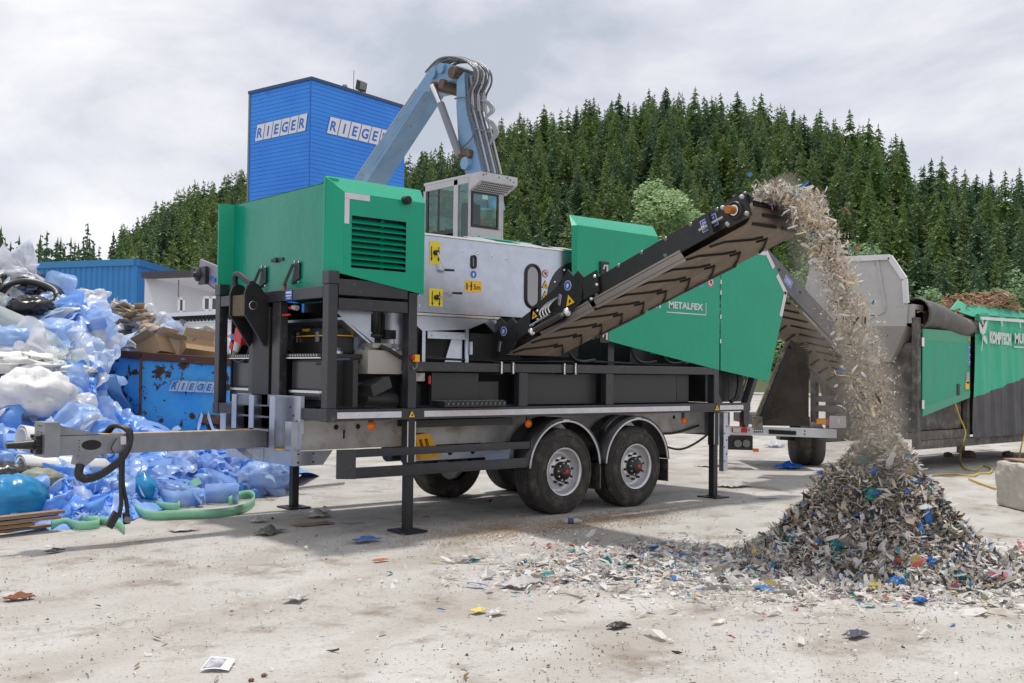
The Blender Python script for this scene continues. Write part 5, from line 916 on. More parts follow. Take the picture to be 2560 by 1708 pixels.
TARPG = mat('tarpaulin_green', (.03, .42, .24), .5, col2=(.04, .45, .27), sc_=1.5, streak=(.12, .4, .27), slo=.5, shi=.8); TARPK = mat('tarpaulin_grey', (.055, .055, .065), .6, col2=(.09, .085, .09), sc_=1.5, streak=(.17, .15, .15), slo=.55, shi=.8)
tp = MB().grid(lambda u, v: (lambda x: (x, wv_(x, tz(x)+(3.04-tz(x))*v), tz(x)+(3.04-tz(x))*v))(20.3+4.6*u), 110, 8).build('tarpaulin', TARPG, STR)
MB().grid(lambda u, v: (lambda x, z: (x, wv_(x, z)-.012*(v < .12), z))(20.28+4.6*u, .58+(tz(20.3+4.6*u)-.58)*v), 110, 10).build('tarpaulin_skirt', TARPK, STR)
q = MB(); q.prism([(20.25, YN-.08, 2.95), (20.42, YN-.1, 3.04), (20.42, YN+.3, 3.3), (20.1, YN+.3, 3.1)], (0, .03, 0)); q.prism([(20.42, YN-.1, 3.0), (25, YN-.1, 3.06), (25, YN+.1, 3.2), (20.42, YN+.1, 3.2)], (0, .02, 0)); q.build('top_edge', GR2, STR)
q = MB(); q.beam((20.45, YN-.12, 2.93), (25, YN-.12, 2.98), .03, .06); [q.tube([(x, YN-.13, 2.93), (x+.02, YN-.14, 2.8)], .015, 6) for x in (20.5, 21.35, 22.2)]; q.build('curtain_rail', WHITE, STR)
q = MB(); LW = mat('tarp_print', (.6, .66, .63), .6)
tl, tr2 = onY(2477, 856, YN-.15), onY(2531, 857, YN-.15); put_text(q, 'KOMPTECH', (tl.x, YN-.125, tl.z), (1, 0, -.02), ZU, .3, 0, .02, width=tr2.x-tl.x); tm = onY(2540, 857, YN-.15); put_text(q, 'MULTI', (tm.x, YN-.125, tm.z), XR, ZU, .28, 0, .012); q.box(tm.x-.03, tm.x+1.2, YN-.127, YN-.12, tm.z-.1, tm.z-.07)
lc = onY(2462, 838, YN-.15)
for a, l_, w_ in ((2.15, .3, .07), (1.0, .36, .08), (-.75, .26, .07)):
    d_ = Vector((math.cos(a), 0, math.sin(a))); s_ = Vector((-d_.z, 0, d_.x)); b_ = Vector((lc.x-.02, YN-.126, lc.z)); q.prism([b_, b_+d_*l_*.35+s_*w_, b_+d_*l_*.75+s_*w_*.7, b_+d_*l_, b_+d_*l_*.7-s_*w_*.6, b_+d_*l_*.3-s_*w_*.8], (0, .004, 0))
d_ = Vector((-.18, 0, -.3)); q.prism([Vector((lc.x, YN-.126, lc.z)), Vector((lc.x-.03, YN-.126, lc.z)), Vector((lc.x-.1, YN-.126, lc.z-.32)), Vector((lc.x-.07, YN-.126, lc.z-.3))], (0, .004, 0))
q.build('lettering', LW, tp)
a, b_ = onY(2286, 785, YN+.15), onY(2445, 812, YN+.1); q = MB(); q.tube(spline([a, a.lerp(b_, .3)+Vector((0, 0, .0)), a.lerp(b_, .7)-Vector((0, 0, .12)), b_], 5), [.3-.009*k for k in range(16)], 16, 0, True, False); q.build('rolled_cover', mat('roll_black', (.05, .048, .045), .4, col2=(.09, .08, .075), sc_=3, dirt=(.3, .24, .17), dsc=3, dlo=.55, dhi=.7), STR, solid=.02)
q = MB(); q.box(18.4, 20.2, YN-.0, YN+.06, 2.69, 2.74); q.build('cover_rail', GALVD, STR)
# wood chips lying on top
random.seed(5); q = MB(); qc = onY(2470, 760, YN+.5)
for k in range(1500):
    u = random.random(); x = 18.4+7*u if random.random() < .45 else random.gauss(qc.x, .42); hgt = .34*math.exp(-((x-qc.x)/.5)**2)+(.07 if x > 20.3 else .02); y = YN+random.uniform(.05, 1.3); z = (3.2 if x > 20.35 else 3.0 if x < 20 else 3.1)+random.random()*hgt-.03
    a = Vector((random.gauss(0, 1), random.gauss(0, 1), random.gauss(0, .35))).normalized(); b_ = a.cross(Vector((random.gauss(0, 1), random.gauss(0, 1), random.gauss(0, 1)))).normalized(); q.ob((x, y, z), a*random.uniform(.04, .12), b_*random.uniform(.01, .022), a.cross(b_)*.006)
q.prism([(qc.x-.7, YN+.1, 3.1), (qc.x+.7, YN+.1, 3.1), (qc.x, YN+.6, 3.32)], (0, .8, 0)); q.box(18.3, 20.3, YN+.1, YN+1.2, 2.75, 3.0); q.box(20.4, 25, YN+.1, YN+1.5, 3.0, 3.19)
tag(q.build('wood_chips', mat('wood_chip', (.36, .24, .15), .85, col2=(.27, .17, .1), sc_=14)), 'splintered wood chips heaped along the top of the screening machine', 'wood chips', kind='stuff')
# its rising conveyor
CW, CF = 10.0, 10.95
def cb(x): return 2.515-.55*(x-15.75)
for Y, nm in ((CW, 'conveyor_wall'), (CF, 'conveyor_wall')):
    q = MB(); q.prism([(14.05, Y, cb(14.05)+.06), (18.0, Y, cb(18.0)+.06), (18.0, Y, cb(18)+.42), (14.05, Y, cb(14.05)+.42)], (0, .05, 0))
    for x in (14.5, 15.1, 15.7, 16.3): q.cyl((x, Y-.002, cb(x)+.28), (x, Y-.006, cb(x)+.28), .028, n=10, mi=1)
    o = q.build(nm, [mat('grey_conveyor_wall', (.1, .1, .115), .5, col2=(.13, .13, .14), dirt=(.25, .21, .17), dsc=5, dlo=.58, dhi=.75) if Y == CW else bpy.data.materials['grey_conveyor_wall'], DARK], STR)
    if Y == CW:
        q = MB(); c_ = Vector((14.75, Y-.004, cb(14.75)+.24)); dd = Vector((1, 0, -.55)).normalized(); nn = Vector((.55, 0, 1)).normalized(); q.ob(c_, dd*.11, nn*.065, (0, .002, 0), 1); q.ob(c_-Vector((0, .003, 0)), dd*.1, nn*.056, (0, .001, 0), 0); [q.ob(c_-Vector((0, .0045, 0))+nn*h_, dd*.08, nn*.005, (0, .0005, 0), 1) for h_ in (.03, .01, -.01, -.03)]; q.build('instruction_plate', [BSTICK, STRIPE], o); round_sticker((16.25, Y, cb(16.25)+.18), XR, ZU, .06, o, 'no')
q = MB(); q.prism([(14.05, CW+.05, cb(14.05)), (18.2, CW+.05, cb(18.2)), (18.2, CW+.05, cb(18.2)+.03), (14.05, CW+.05, cb(14.05)+.03)], (0, .9, 0)); bl = q.build('conveyor_belt', BELT, STR)
q = MB(); dd = Vector((1, 0, -.55)).normalized(); nn = Vector((.55, 0, 1)).normalized()
for k in range(16):
    x = 14.1+k*.26; m_ = Vector((x-.12, (CW+CF)/2, cb(x-.12)-.012)); q.beam((x+.06, CW+.08, cb(x+.06)-.012), m_, .03, .025, up=nn); q.beam((x+.06, CF-.08, cb(x+.06)-.012), m_-Vector((0, -.1, 0)), .03, .025, up=nn)
q.build('chevron_rib', RIB, bl)
# ================= shredder trailer seen behind, with its dark belt =================
def D3(x, y, d=19.5): return dep(x, y, d)
TRL = thing('shredder_trailer', tuple(D3(1960, 1118)*1.0)[:2]+(0,), 'trailer behind with dark ribbed belt, perforated white bumper and red tail lights', 'trailer')
nF = -FW.copy(); nF.z = 0; nF.normalize()
def panel(pts, d, th, m, nm, par, mi=0): q = MB(); q.prism([dep(x, y, d) for x, y in pts], -nF*th); return q.build(nm, m, par)
bp_ = panel([(1812, 1064), (2092, 1074), (2092, 1096), (1812, 1086)], 19.5, .1, WHITE, 'bumper', TRL)
q = MB()
for x, y in [(1886+i*5, 1073+j*7) for i in range(5) for j in range(2)]+[(2012, 1078), (2012, 1086), (1872, 1076)]: p_ = dep(x, y, 19.49); q.cyl(p_, p_+nF*.005, .014, n=8, sm=False)
q.prism([dep(x, y, 19.49) for x, y in ((1922, 1074), (1990, 1078), (1990, 1088), (1922, 1085))], nF*.01); q.build('bumper_hole', DARK, bp_)
panel([(1830, 1069), (1868, 1070), (1868, 1082), (1830, 1081)], 19.45, .03, RED, 'tail_light', TRL); q = MB(); q.prism([dep(x, y, 19.42) for x, y in ((1833, 1070), (1852, 1070.5), (1852, 1081), (1833, 1080.5))], nF*.01); q.build('number_plate', STRIPE, TRL)
panel([(2040, 1046), (2074, 1046), (2074, 1062), (2040, 1062)], 19.6, .02, RED, 'hazard_plate', TRL); panel([(2042, 1048), (2065, 1048), (2065, 1060), (2042, 1060)], 19.58, .015, YELLOW, 'hazard_plate', TRL); panel([(2074, 1040), (2115, 1040), (2115, 1070), (2074, 1070)], 19.7, .02, WW, 'rear_wall', TRL)
q = MB(); q.prism([dep(x, y, 19.6) for x, y in ((1812, 1088), (1882, 1090), (1882, 1126), (1812, 1124))], -nF*.3); q.prism([dep(x, y, 19.7) for x, y in ((1890, 1040), (2025, 1042), (2025, 1066), (1890, 1064))], -nF*2); q.build('tail_box', BLACK, TRL)
for x in (1845, 1866): p_ = dep(x, 1109, 19.55); MB().cyl(p_+nF*.02, p_-nF*.1, .07, n=14).build('reel', GREYS, TRL)
panel([(1884, 1122), (1897, 1122), (1897, 1130), (1884, 1130)], 19.5, .06, ORANGE, 'marker_lamp', TRL)
for x in (2000, 2032): p_ = dep(x, 1085, 20.6); q = MB().lathe(p_-Vector((0, 0, p_.z-.42)), RT, [(.2, -.14), (.4, -.14), (.43, -.1), (.43, .1), (.4, .14), (.2, .14)], 24); q.build('wheel', RUBBER, TRL)
MB().prism([dep(x, y, 20.5) for x, y in ((1950, 1090), (2040, 1095), (2040, 1105), (1950, 1100))], -nF*.3).build('axle', BLACK, TRL)
RBELT = mat('ribbed_dark_belt', (.06, .048, .036), .75, col2=(.035, .03, .025), sc_=3, dirt=(.1, .075, .05), dsc=7, dlo=.55, dhi=.75)
q = MB(); bpts = [(1895, 1060), (1978, 850), (2022, 880), (2022, 1060)]; q.prism([dep(x, y, 18.6 if y > 1000 else 18.0) for x, y in bpts], -nF*.1); rb_ = q.build('feed_belt', RBELT, TRL)
q = MB()
for k in range(30):
    f = k/30; a = dep(1895+83*f, 1056-204*f, 18.55-.55*f); b_ = dep(2020, 1056-30-176*f, 18.55-.5*f); q.beam(a, b_, .022, .02, up=nF)
q.build('belt_rib', RBELT, rb_)
q = MB(); q.beam(dep(1895, 1062, 18.3), dep(1972, 868, 17.9), .1, .3, up=nF); q.build('belt_frame', BLACK, TRL); q = MB(); q.beam(dep(1886, 1055, 18.2), dep(1966, 862, 17.8), .06, .06, up=nF); p_ = dep(1893, 1056, 18.1); q.ob(p_, RT*.08, UP*.1, nF*.06); q.build('belt_edge', mat('muddy_edge', (.28, .24, .19), .8, col2=(.1, .08, .06), sc_=9), TRL)
panel([(2013, 908), (2019, 909), (2019, 1028), (2013, 1022)], 18.5, .4, GREEN, 'side_flap', TRL)
panel([(1797, 926), (1820, 930), (1820, 1002), (1813, 1002), (1797, 970)], 21, .2, mat('pale_blockwork', (.5, .48, .45), .8, col2=(.45, .43, .4), brick={'rot': (PI/2, 0, 0), 'w': .4, 'h': .2, 'm': .012, 'c': (.2, .19, .18)}), 'body_wall', TRL)
gp_ = panel([(1820, 932), (1843, 938), (1843, 950), (1837, 985), (1831, 1000), (1820, 1002)], 20.9, .2, mat('pale_green_lamp_panel', (.25, .5, .4), .5, col2=(.15, .4, .3)), 'lamp_panel', TRL); panel([(1824, 965), (1832, 965), (1832, 973), (1824, 973)], 20.85, .04, BLACK, 'lamp', TRL); panel([(1824, 980), (1831, 980), (1831, 990), (1824, 990)], 20.85, .04, YELLOW, 'lamp', TRL)
# far discharge conveyor of the separator, on its other side
def X8(x, y): return onX(x, y, 8.2)
q = MB(); q.prism([X8(*p) for p in ((500, 648), (560, 672), (620, 700), (620, 745), (540, 722), (505, 698), (497, 680))], (.04, 0, 0)); fw_ = q.build('far_conveyor_wall', mat('steel_lilac_reflection', (.33, .29, .36), .45), SEP)  # lilac reflection is painted into the wall's base colour
q = MB(); p_ = X8(506, 688)-Vector((.05, 0, 0)); q.lathe(p_, (-1, 0, 0), [(.12, 0), (.12, .06), (.05, .07), (.05, .14)], 16); q.ob(X8(516, 690)-Vector((.06, 0, 0)), (.03, 0, 0), (0, .14, 0), (0, 0, .16)); q.cyl(X8(494, 677)-Vector((.1, 0, 0)), X8(494, 677), .06, n=10); q.build('head_bearing', BLACK, fw_)
q = MB(); q.prism([X8(*p)-Vector((.03, 0, 0)) for p in ((529, 690), (541, 697), (541, 706), (529, 700))], (.02, 0, 0)); q.build('instruction_plate', BSTICK, fw_)
# ================= blue rusty skip with cardboard =================
random.seed(21)
SKB = mat('skip_blue_rusty', (.03, .33, .74), .5, col2=(.1, .42, .74), sc_=2.2, dirt=(.085, .036, .02), dsc=3.4, dlo=.545, dhi=.57, streak=(.06, .3, .62), slo=.62, shi=.8)
SKR = mat('skip_rim_rust', (.11, .048, .028), .75, col2=(.085, .035, .02), sc_=3, dirt=(.16, .32, .4), dsc=4.5, dlo=.63, dhi=.66)
def PQ(l_): return [dep(x, y, d) for x, y, d in l_]
A0, A1, A2 = dep(237, 868, 17.6), dep(355, 881, 16.9), dep(690, 904, 17.0)
SK = thing('waste_skip', (A1.x, A1.y, 0), 'blue rusty skip lettered in white tiles, filled with cardboard, behind the drawbar', 'skip')
def low(p_, z, k=.0): v = Vector((p_.x, p_.y, z)); return v
q = MB(); bkv = Vector((FW.x, FW.y, 0)).normalized()*1.9
pl = [A0+RT*.1, A1, A2]; zb = [.05, .05, .04]
for (a, za), (b_, zb_) in zip(list(zip(pl, zb))[:-1], list(zip(pl, zb))[1:]):
    q.add([a-Vector((0, 0, .1)), b_-Vector((0, 0, .1)), low(b_, .55)+bkv*.0, low(a, .55)], [(0, 1, 2, 3)]); q.add([low(a, .55), low(b_, .55), low(b_, zb_)+bkv*.12, low(a, za)+bkv*.12], [(0, 1, 2, 3)])
a = A2; q.add([a-Vector((0, 0, .1)), a+bkv-Vector((0, 0, .1)), low(a, .04)+bkv, low(a, .04)+bkv*.12, low(a, .55)], [(0, 1, 2, 3, 4)]); a = A0+RT*.1; q.add([a-Vector((0, 0, .1)), a+bkv-Vector((0, 0, .1)), low(a, .04)+bkv, low(a, .04)], [(0, 1, 2, 3)])
q.add([A0+RT*.1+bkv-Vector((0, 0, .1)), A2+bkv-Vector((0, 0, .1)), low(A2, .04)+bkv, low(A0, .04)+bkv], [(0, 1, 2, 3)])
sb = q.build('body', SKB, SK, solid=.02)
q = MB()
for a, b_ in ((A0, A1), (A1, A2), (A0+bkv, A2+bkv), (A2, A2+bkv), (A0, A0+bkv)): q.beam(a-Vector((0, 0, .06)), b_-Vector((0, 0, .06)), .1, .13)
q.build('rim', SKR, SK, bevel=.01)
MB().beam(dep(500, 1046, 16.9), dep(700, 1060, 16.9), .14, .14).build('lower_beam', RUST, SK); MB().beam(A1-bkv*.02-Vector((0, 0, .1)), low(A1, .4)-bkv*.02, .05, .03, up=RT).build('corner_rib', RUST, SK)
q = MB(); q.prism([low(A0+RT*.2, 1.7)+bkv*.05, low(A2, 1.7)+bkv*.05, low(A2, 1.7)+bkv*.95, low(A0+RT*.2, 1.7)+bkv*.95], (0, 0, .06)); q.build('load_bed', mat('mixed_paper_dark', (.22, .2, .18), .9, col2=(.45, .43, .4), sc_=9), SK)
nS = -Vector((FW.x, FW.y, 0)).normalized()
sign(SK, dep(480, 960, 16.9), nS, Vector((RT.x, RT.y, 0)).normalized(), (431, 951), (421, 977.5), (561, 956.5), (551, 983), 'RIEGER', 1, .05, mat('skip_letter_white', (.5, .56, .62), .6, dirt=(.03, .2, .5), dsc=8, dlo=.56, dhi=.62), mat('skip_letter_blue', (.02, .17, .5), .6))
CARD = mat('cardboard', (.42, .28, .16), .85, col2=(.36, .235, .13), sc_=3); CARDL = mat('cardboard_pale', (.5, .39, .28), .85, col2=(.44, .33, .23), sc_=3)
def carton(c, w_, d_, h_, rz, tilt, label, m=CARD, grp=None):
    o = thing('cardboard_box', c, label, 'box', grp); o.rotation_euler = (tilt, .1, rz); q = MB()
    for a in ((0, -d_/2), (0, d_/2)): q.box(-w_/2, w_/2, a[1]-.004, a[1]+.004, 0, h_)
    for a in (-w_/2, w_/2): q.box(a-.004, a+.004, -d_/2, d_/2, 0, h_)
    q.box(-w_/2, w_/2, -d_/2, d_/2, 0, .006); q.build('box_body', m, o, local=True)
    for s, ln in ((-1, d_), (1, d_)): q = MB(); a = random.uniform(.3, 1.2); q.prism([(-w_/2+.01, s*ln/2, h_), (w_/2-.01, s*ln/2, h_), (w_/2-.03, s*(ln/2+.16*math.cos(a)), h_+.16*math.sin(a)), (-w_/2+.03, s*(ln/2+.16*math.cos(a)), h_+.16*math.sin(a))], (0, 0, .005)); q.build('flap', CARDL, o, local=True)
    q = MB(); q.prism([(-w_/2, -d_/2+.02, h_), (-w_/2, d_/2-.02, h_), (-w_/2-.14, d_/2-.03, h_+.08), (-w_/2-.14, -d_/2+.03, h_+.08)], (0, 0, .005)); q.build('flap', m, o, local=True)
    return o
carton(dep(402, 895, 17.2), .5, .42, .3, .5, -.45, 'opened brown cardboard box tipped toward the viewer over the skip rim', CARD)
carton(dep(433, 893, 17.4), .3, .34, .28, 1.1, .25, 'pale cardboard box wedged between two larger boxes in the skip', CARDL)
carton(dep(490, 898, 17.5), .62, .45, .27, .15, -.7, 'wide brown cardboard box lying open in the skip next to the machine post', CARD)
FW_ = mat('film_white', (.74, .76, .8), .28, bump=.016, bsc=7, alpha=0.84, col2=(.66, .69, .75), sc_=4, tl=.3); FLB = mat('film_light_blue', (.34, .54, .92), .28, bump=.016, bsc=7, alpha=0.9, col2=(.48, .66, .94), sc_=3, tl=.35); FMB = mat('film_mid_blue', (.07, .28, .82), .28, bump=.016, bsc=7, alpha=1, col2=(.22, .45, .9), sc_=3, tl=.3); FPB = mat('film_pale_blue', (.56, .69, .92), .28, bump=.016, bsc=7, alpha=0.8, col2=(.66, .77, .94), sc_=3, tl=.35); FGW = mat('film_greenish_white', (.66, .72, .7), .28, bump=.016, bsc=7, alpha=0.72, tl=.3)
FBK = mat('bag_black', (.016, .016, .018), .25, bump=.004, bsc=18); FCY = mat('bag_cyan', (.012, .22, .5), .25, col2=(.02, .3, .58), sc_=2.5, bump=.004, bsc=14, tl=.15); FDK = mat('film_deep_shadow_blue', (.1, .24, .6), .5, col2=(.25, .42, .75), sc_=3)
GST = mat('mint_strap', (.3, .62, .42), .6, col2=(.25, .55, .37), sc_=4, dirt=(.25, .25, .2), dsc=8, dlo=.62, dhi=.8); WOOD = mat('weathered_plank', (.22, .13, .07), .8, col2=(.3, .2, .12), sc_=5, stretch=(1, 6, 6)); PLAS = mat('tub_blue', (.03, .13, .34), .35); BEIGE = mat('bag_beige', (.35, .32, .2), .5, col2=(.25, .3, .28), sc_=7, tl=.2, bump=.006, bsc=12)
def lin(tab, x):
    for (a, b_), (c, d_) in zip(tab[:-1], tab[1:]):
        if a <= x <= c: return b_+(d_-b_)*(x-a)/(c-a)
    return tab[0][1] if x < tab[0][0] else tab[-1][1]
YB = [(-260, 1345), (160, 1325), (330, 1300), (400, 1275), (560, 1245), (700, 1232), (765, 1190)]; YT = [(-260, 600), (0, 650), (45, 650), (80, 680), (115, 700), (190, 735), (228, 772), (240, 945), (275, 1000), (310, 1040), (360, 1066), (430, 1085), (520, 1100), (620, 1122), (690, 1155), (730, 1190), (765, 1188)]
DT = [(-260, 18), (0, 17.4), (236, 17.2), (250, 16.2), (310, 15.7), (430, 15.4), (620, 15.2), (765, 15.0)]
def pile(x, f, up=0.):
    yb, yt, dt = lin(YB, x), lin(YT, x), lin(DT, x); hor = 932+.0116*(x-1280); db_ = CAMZ*FPX/(yb-hor); y = yb+(yt-yb)*f; d_ = db_+(dt-db_)*f
    p_ = dep(x, y, d_); return p_
def pile_at(x, y, off=0.):
    yb, yt = lin(YB, x), lin(YT, x); f = max(0, min(1, (yb-y)/(yb-yt))); p_ = pile(x, f); return p_-(p_-CP).normalized()*off
q = MB()
def bpile(u, v):
    x = -260+990*u
    if v <= .8: p_ = pile(x, v/.8)
    else: p_ = pile(x, 1.); e_ = (v-.8)/.2; p_ = p_+Vector((FW.x, FW.y, 0))*(2.2*e_)-Vector((0, 0, p_.z*e_*e_))
    nn = noise.noise(p_*1.3)*.16+noise.noise(p_*3.1)*.09; return p_-(p_-CP).normalized()*(nn+.02) if v <= .8 else p_
q.grid(bpile, 110, 60, 0)
cn = Vector((-FW.x, -FW.y, .75)).normalized()
def film(c, w_, h_, mi, amp=.12, n=17, fr=1.3, hang=.3):
    nv = (cn+Vector((rnd(-.55, .55), rnd(-.55, .55), rnd(-.35, .5)))).normalized(); a = nv.orthogonal().normalized(); b_ = nv.cross(a); th = rnd(0, 6.28); a, b_ = a*math.cos(th)+b_*math.sin(th), b_*math.cos(th)-a*math.sin(th); o = Vector((rnd(0, 99), rnd(0, 99), 0)); cu, cv_ = rnd(-.4, .4), rnd(-.5, .5); pf = rnd(9, 22)/max(.3, w_)*.5; fan = rnd(-.5, .8); pz = 1. if random.random() < .3 else .15
    if pz < 1: k_ = rnd(.3, .9); w_, h_ = w_*k_, h_*rnd(1., 1.45)
    def fn(u, v):
        cu_, cv2 = 2*u-1, 2*v-1; x_, y_ = cu_*math.sqrt(1-cv2*cv2*.3)*w_*.55, cv2*math.sqrt(1-cu_*cu_*.3)*h_*.55; s = o+Vector((x_*fr, y_*fr, 0)); wob = noise.noise(s*1.6)
        r_ = amp*(.38*math.sin(x_*pf*(1+fan*(v-.5))+4*wob)+.8*wob+.35*(1-2*abs(noise.noise(s*2.3+Vector((3, 1, 0)))))+.3*(1-2*abs(noise.noise(s*4.2)))+.22*noise.noise(s*9)); ed = 1+.34*noise.noise(s*2.0+Vector((7, 7, 7))); e_ = max(abs(u-.5), abs(v-.5))*2
        return c+a*x_*ed*(1+cu*(v-.5))+b_*y_*ed*(1+cv_*(u-.5))+nv*(r_-e_**3*amp*.9*pz)-Vector((0, 0, 1))*(e_**2)*hang*h_*.3*pz
    q.grid(fn, n, n, mi)
def ribbon(c, l_, w_, mi, curl=1.5):
    th = rnd(0, 6.28); d_ = (RT*math.cos(th)+Vector((0, 0, 1))*math.sin(th)*.7+nS*rnd(-.2, .5)).normalized(); P_ = [Vector(c)]; ax = Vector((rnd(-1, 1), rnd(-1, 1), rnd(-1, 1))).normalized()
    for k in range(9): d_ = (Matrix.Rotation(rnd(-.1, .35)*curl, 3, ax) @ d_); d_.z -= .12; d_ -= nS*(.1 if k > 4 else 0); d_.normalize(); P_.append(P_[-1]+d_*l_/9)
    wv2 = (nS*rnd(.1, 1)+Vector((0, 0, 1))*rnd(.2, 1)+RT*rnd(-.5, .5)).normalized()*w_/2; vs = [p_+s*wv2*(1+.2*math.sin(k)) for k, p_ in enumerate(P_) for s in (-1, 1)]; q.add(vs, [(2*k, 2*k+1, 2*k+3, 2*k+2) for k in range(9)], mi, True)
def tuft(c, r_, mi, n=26):
    for k in range(n):
        v = Vector((random.gauss(0, 1), random.gauss(0, 1), random.gauss(0, 1))).normalized(); a = v*r_*rnd(.5, 1.2); s = v.orthogonal().normalized()*rnd(.003, .008); m_ = c+a*.5+Vector((rnd(-1, 1), rnd(-1, 1), rnd(-1, 1)))*r_*.2; q.add([c+a*.05+s, c+a*.05-s, m_-s, m_+s, c+a-s*.3, c+a+s*.3], [(0, 1, 2, 3), (3, 2, 4, 5)], mi)
# materials: 0 deep, 1 light blue, 2 mid blue, 3 pale blue, 4 white, 5 greenish white, 6 black
def zone(n, x0, x1, y0, y1, ws, hs, pal, amp=.12, off=.12):
    k = 0
    while k < n:
        x, y = rnd(x0, x1), rnd(y0, y1)
        if y < lin(YT, x)+20 or y > lin(YB, x)+2: k += .34; continue
        film(pile_at(x, y, off*rnd(.3, 1.3)), rnd(*ws), rnd(*hs), random.choice(pal), amp*rnd(.7, 1.3)); k += 1
zone(30, -200, 110, 640, 745, (.5, 1.), (.4, .8), (4, 4, 4, 5, 4, 3)); zone(10, -60, 130, 660, 770, (.25, .5), (.2, .4), (6, 6, 0)); zone(34, 110, 262, 735, 860, (.45, .9), (.45, .9), (1, 1, 1, 2, 3)); zone(22, -200, 130, 790, 900, (.5, 1.1), (.4, .8), (1, 3, 3, 4, 5)); zone(26, 60, 248, 850, 945, (.5, 1.), (.35, .8), (3, 4, 5, 3, 4)); zone(24, -200, 45, 890, 1060, (.5, .9), (.4, .8), (4, 4, 3, 4)); zone(58, 145, 350, 940, 1110, (.35, .75), (.3, .7), (1, 1, 2, 3, 1, 2, 4)); zone(22, -200, 150, 1030, 1110, (.35, .7), (.3, .6), (2, 1, 2, 3)); zone(38, 330, 700, 1050, 1180, (.35, .7), (.25, .6), (1, 3, 2, 1, 2)); zone(46, 240, 695, 1140, 1250, (.25, .55), (.2, .5), (1, 2, 2, 1, 3)); zone(34, 110, 330, 1150, 1290, (.2, .45), (.2, .45), (2, 1, 2, 2, 3), .1); zone(16, -150, 60, 1150, 1300, (.3, .5), (.3, .5), (2, 1, 0))
for k in range(150): x, y = rnd(270, 650), rnd(1085, 1230); ribbon(pile_at(x, y, rnd(.06, .22)), rnd(.4, .9), rnd(.04, .1), random.choice((1, 3, 3, 3, 1, 1)), 1.1)
for k in range(50): x, y = rnd(-40, 235), rnd(880, 940); ribbon(pile_at(x, y, rnd(.1, .2)), rnd(.3, .7), rnd(.02, .05), 4, 1.)
for k in range(120): x, y = (rnd(120, 330), rnd(1150, 1290)) if k % 3 else (rnd(180, 340), rnd(960, 1080)); tuft(pile_at(x, y, rnd(.06, .16)), rnd(.05, .13), random.choice((1, 2, 1, 3)), 34)
tag(q.build('film_waste_pile', [FDK, FLB, FMB, FPB, FW_, FGW, FBK]), 'great heap of crumpled blue and white plastic film waste at left', 'waste pile', kind='stuff')
# loose waste behind and in the skip
RT_ = [(200, 724), (242, 726), (281, 756), (352, 769), (370, 790), (493, 816), (620, 838)]; q = MB()
def rpile(u, v):
    x = 200+420*u; y = lin(RT_, x); t_ = v; p_ = dep(x, y+110*(1-t_), 18.7+1.6*t_); nn = noise.noise(p_*1.7)*.12; return p_+Vector((0, 0, nn))
q.grid(rpile, 40, 12, 0)
for k in range(130):
    x = rnd(210, 560); y = lin(RT_, x)+8+rnd(0, 70)*random.random()**.6; film(dep(x, y, 18.4+rnd(0, .6)), rnd(.2, .5), rnd(.15, .4), random.choice((1, 1, 1, 2, 2, 4, 6) if x > 260 else (1, 1, 6)), .06, 9)
for k in range(14): x = rnd(290, 360); d_ = Vector((rnd(-1, 1), rnd(-1, 1), rnd(-.3, .3))).normalized(); q.ob(dep(x, rnd(765, 800), 18.1), d_*rnd(.1, .25), d_.cross(Vector((0, .3, 1))).normalized()*rnd(.06, .14), Vector((0, .1, 1))*.01, 2)
for k in range(30): x, y = rnd(250, 350), rnd(845, 885); film(dep(x, y, 17.5), rnd(.2, .4), rnd(.2, .4), random.choice((5, 6, 1)), .07, 7)
tag(q.build('mixed_waste_pile', [mat('mixed_waste', (.4, .37, .33), .9, col2=(.25, .22, .2), sc_=7), FW_, mat('paper_scrap_tan', (.5, .38, .26), .8), mat('scrap_teal', (.1, .38, .4), .6), mat('scrap_grey', (.2, .2, .21), .6), FLB, FPB]), 'mixed white and tan waste lying behind and inside the blue skip', 'waste pile', kind='stuff')
# ---- single things on the pile
def bag(name, c, r3, m, label, cat='bag', seed=0, tie=None, amp=.14, fr=3., rz=0., grp=None):
    q = MB(); o_ = Vector((seed*7.3, seed*3.1, 0)); n1_, n2_ = 34, 22; Rz = Matrix.Rotation(rz, 3, 'Z')
    def fn(u, v):
        a, b_ = PI2*u, PI*v; d_ = Vector((math.cos(a)*math.sin(b_), math.sin(a)*math.sin(b_), math.cos(b_))); k = 1+amp*(1-2*abs(noise.noise(d_*fr+o_)))+amp*.5*noise.noise(d_*fr*2.6+o_)+amp*.5*(abs(noise.noise(Vector((math.cos(a)*5, math.sin(a)*5, v*1.2))+o_))-.2); p_ = Vector((d_.x*r3[0]*k, d_.y*r3[1]*k, d_.z*r3[2]*k)); 
        if tie and p_.z > 0: f = (p_.z/r3[2]); p_.x *= 1-.75*min(1, f)**2; p_.y *= 1-.75*min(1, f)**2; p_.z *= 1.25
        p_.z = max(p_.z, -r3[2]*.75); return Rz @ p_+c
    q.grid(fn, n1_, n2_); return tag(q.build(name, m), label, cat, grp)
def on(x, y, off=.2): return pile_at(x, y, off)
bag('rubbish_bag', on(78, 768, .3), (.34, .3, .17), FBK, 'shiny black rubbish bag lying below the black arched bumper on the pile', seed=1, rz=.9, amp=.18)
bag('rubbish_bag', on(30, 1250, .25), (.36, .34, .27), FCY, 'bulging cyan blue rubbish bag at the left edge above the planks', seed=2, amp=.1)
bag('rubbish_bag', on(358, 1222, .25), (.17, .2, .17), FCY, 'tied cyan rubbish bag with knotted neck between blue strips and mint strap', seed=3, tie=1, amp=.1)
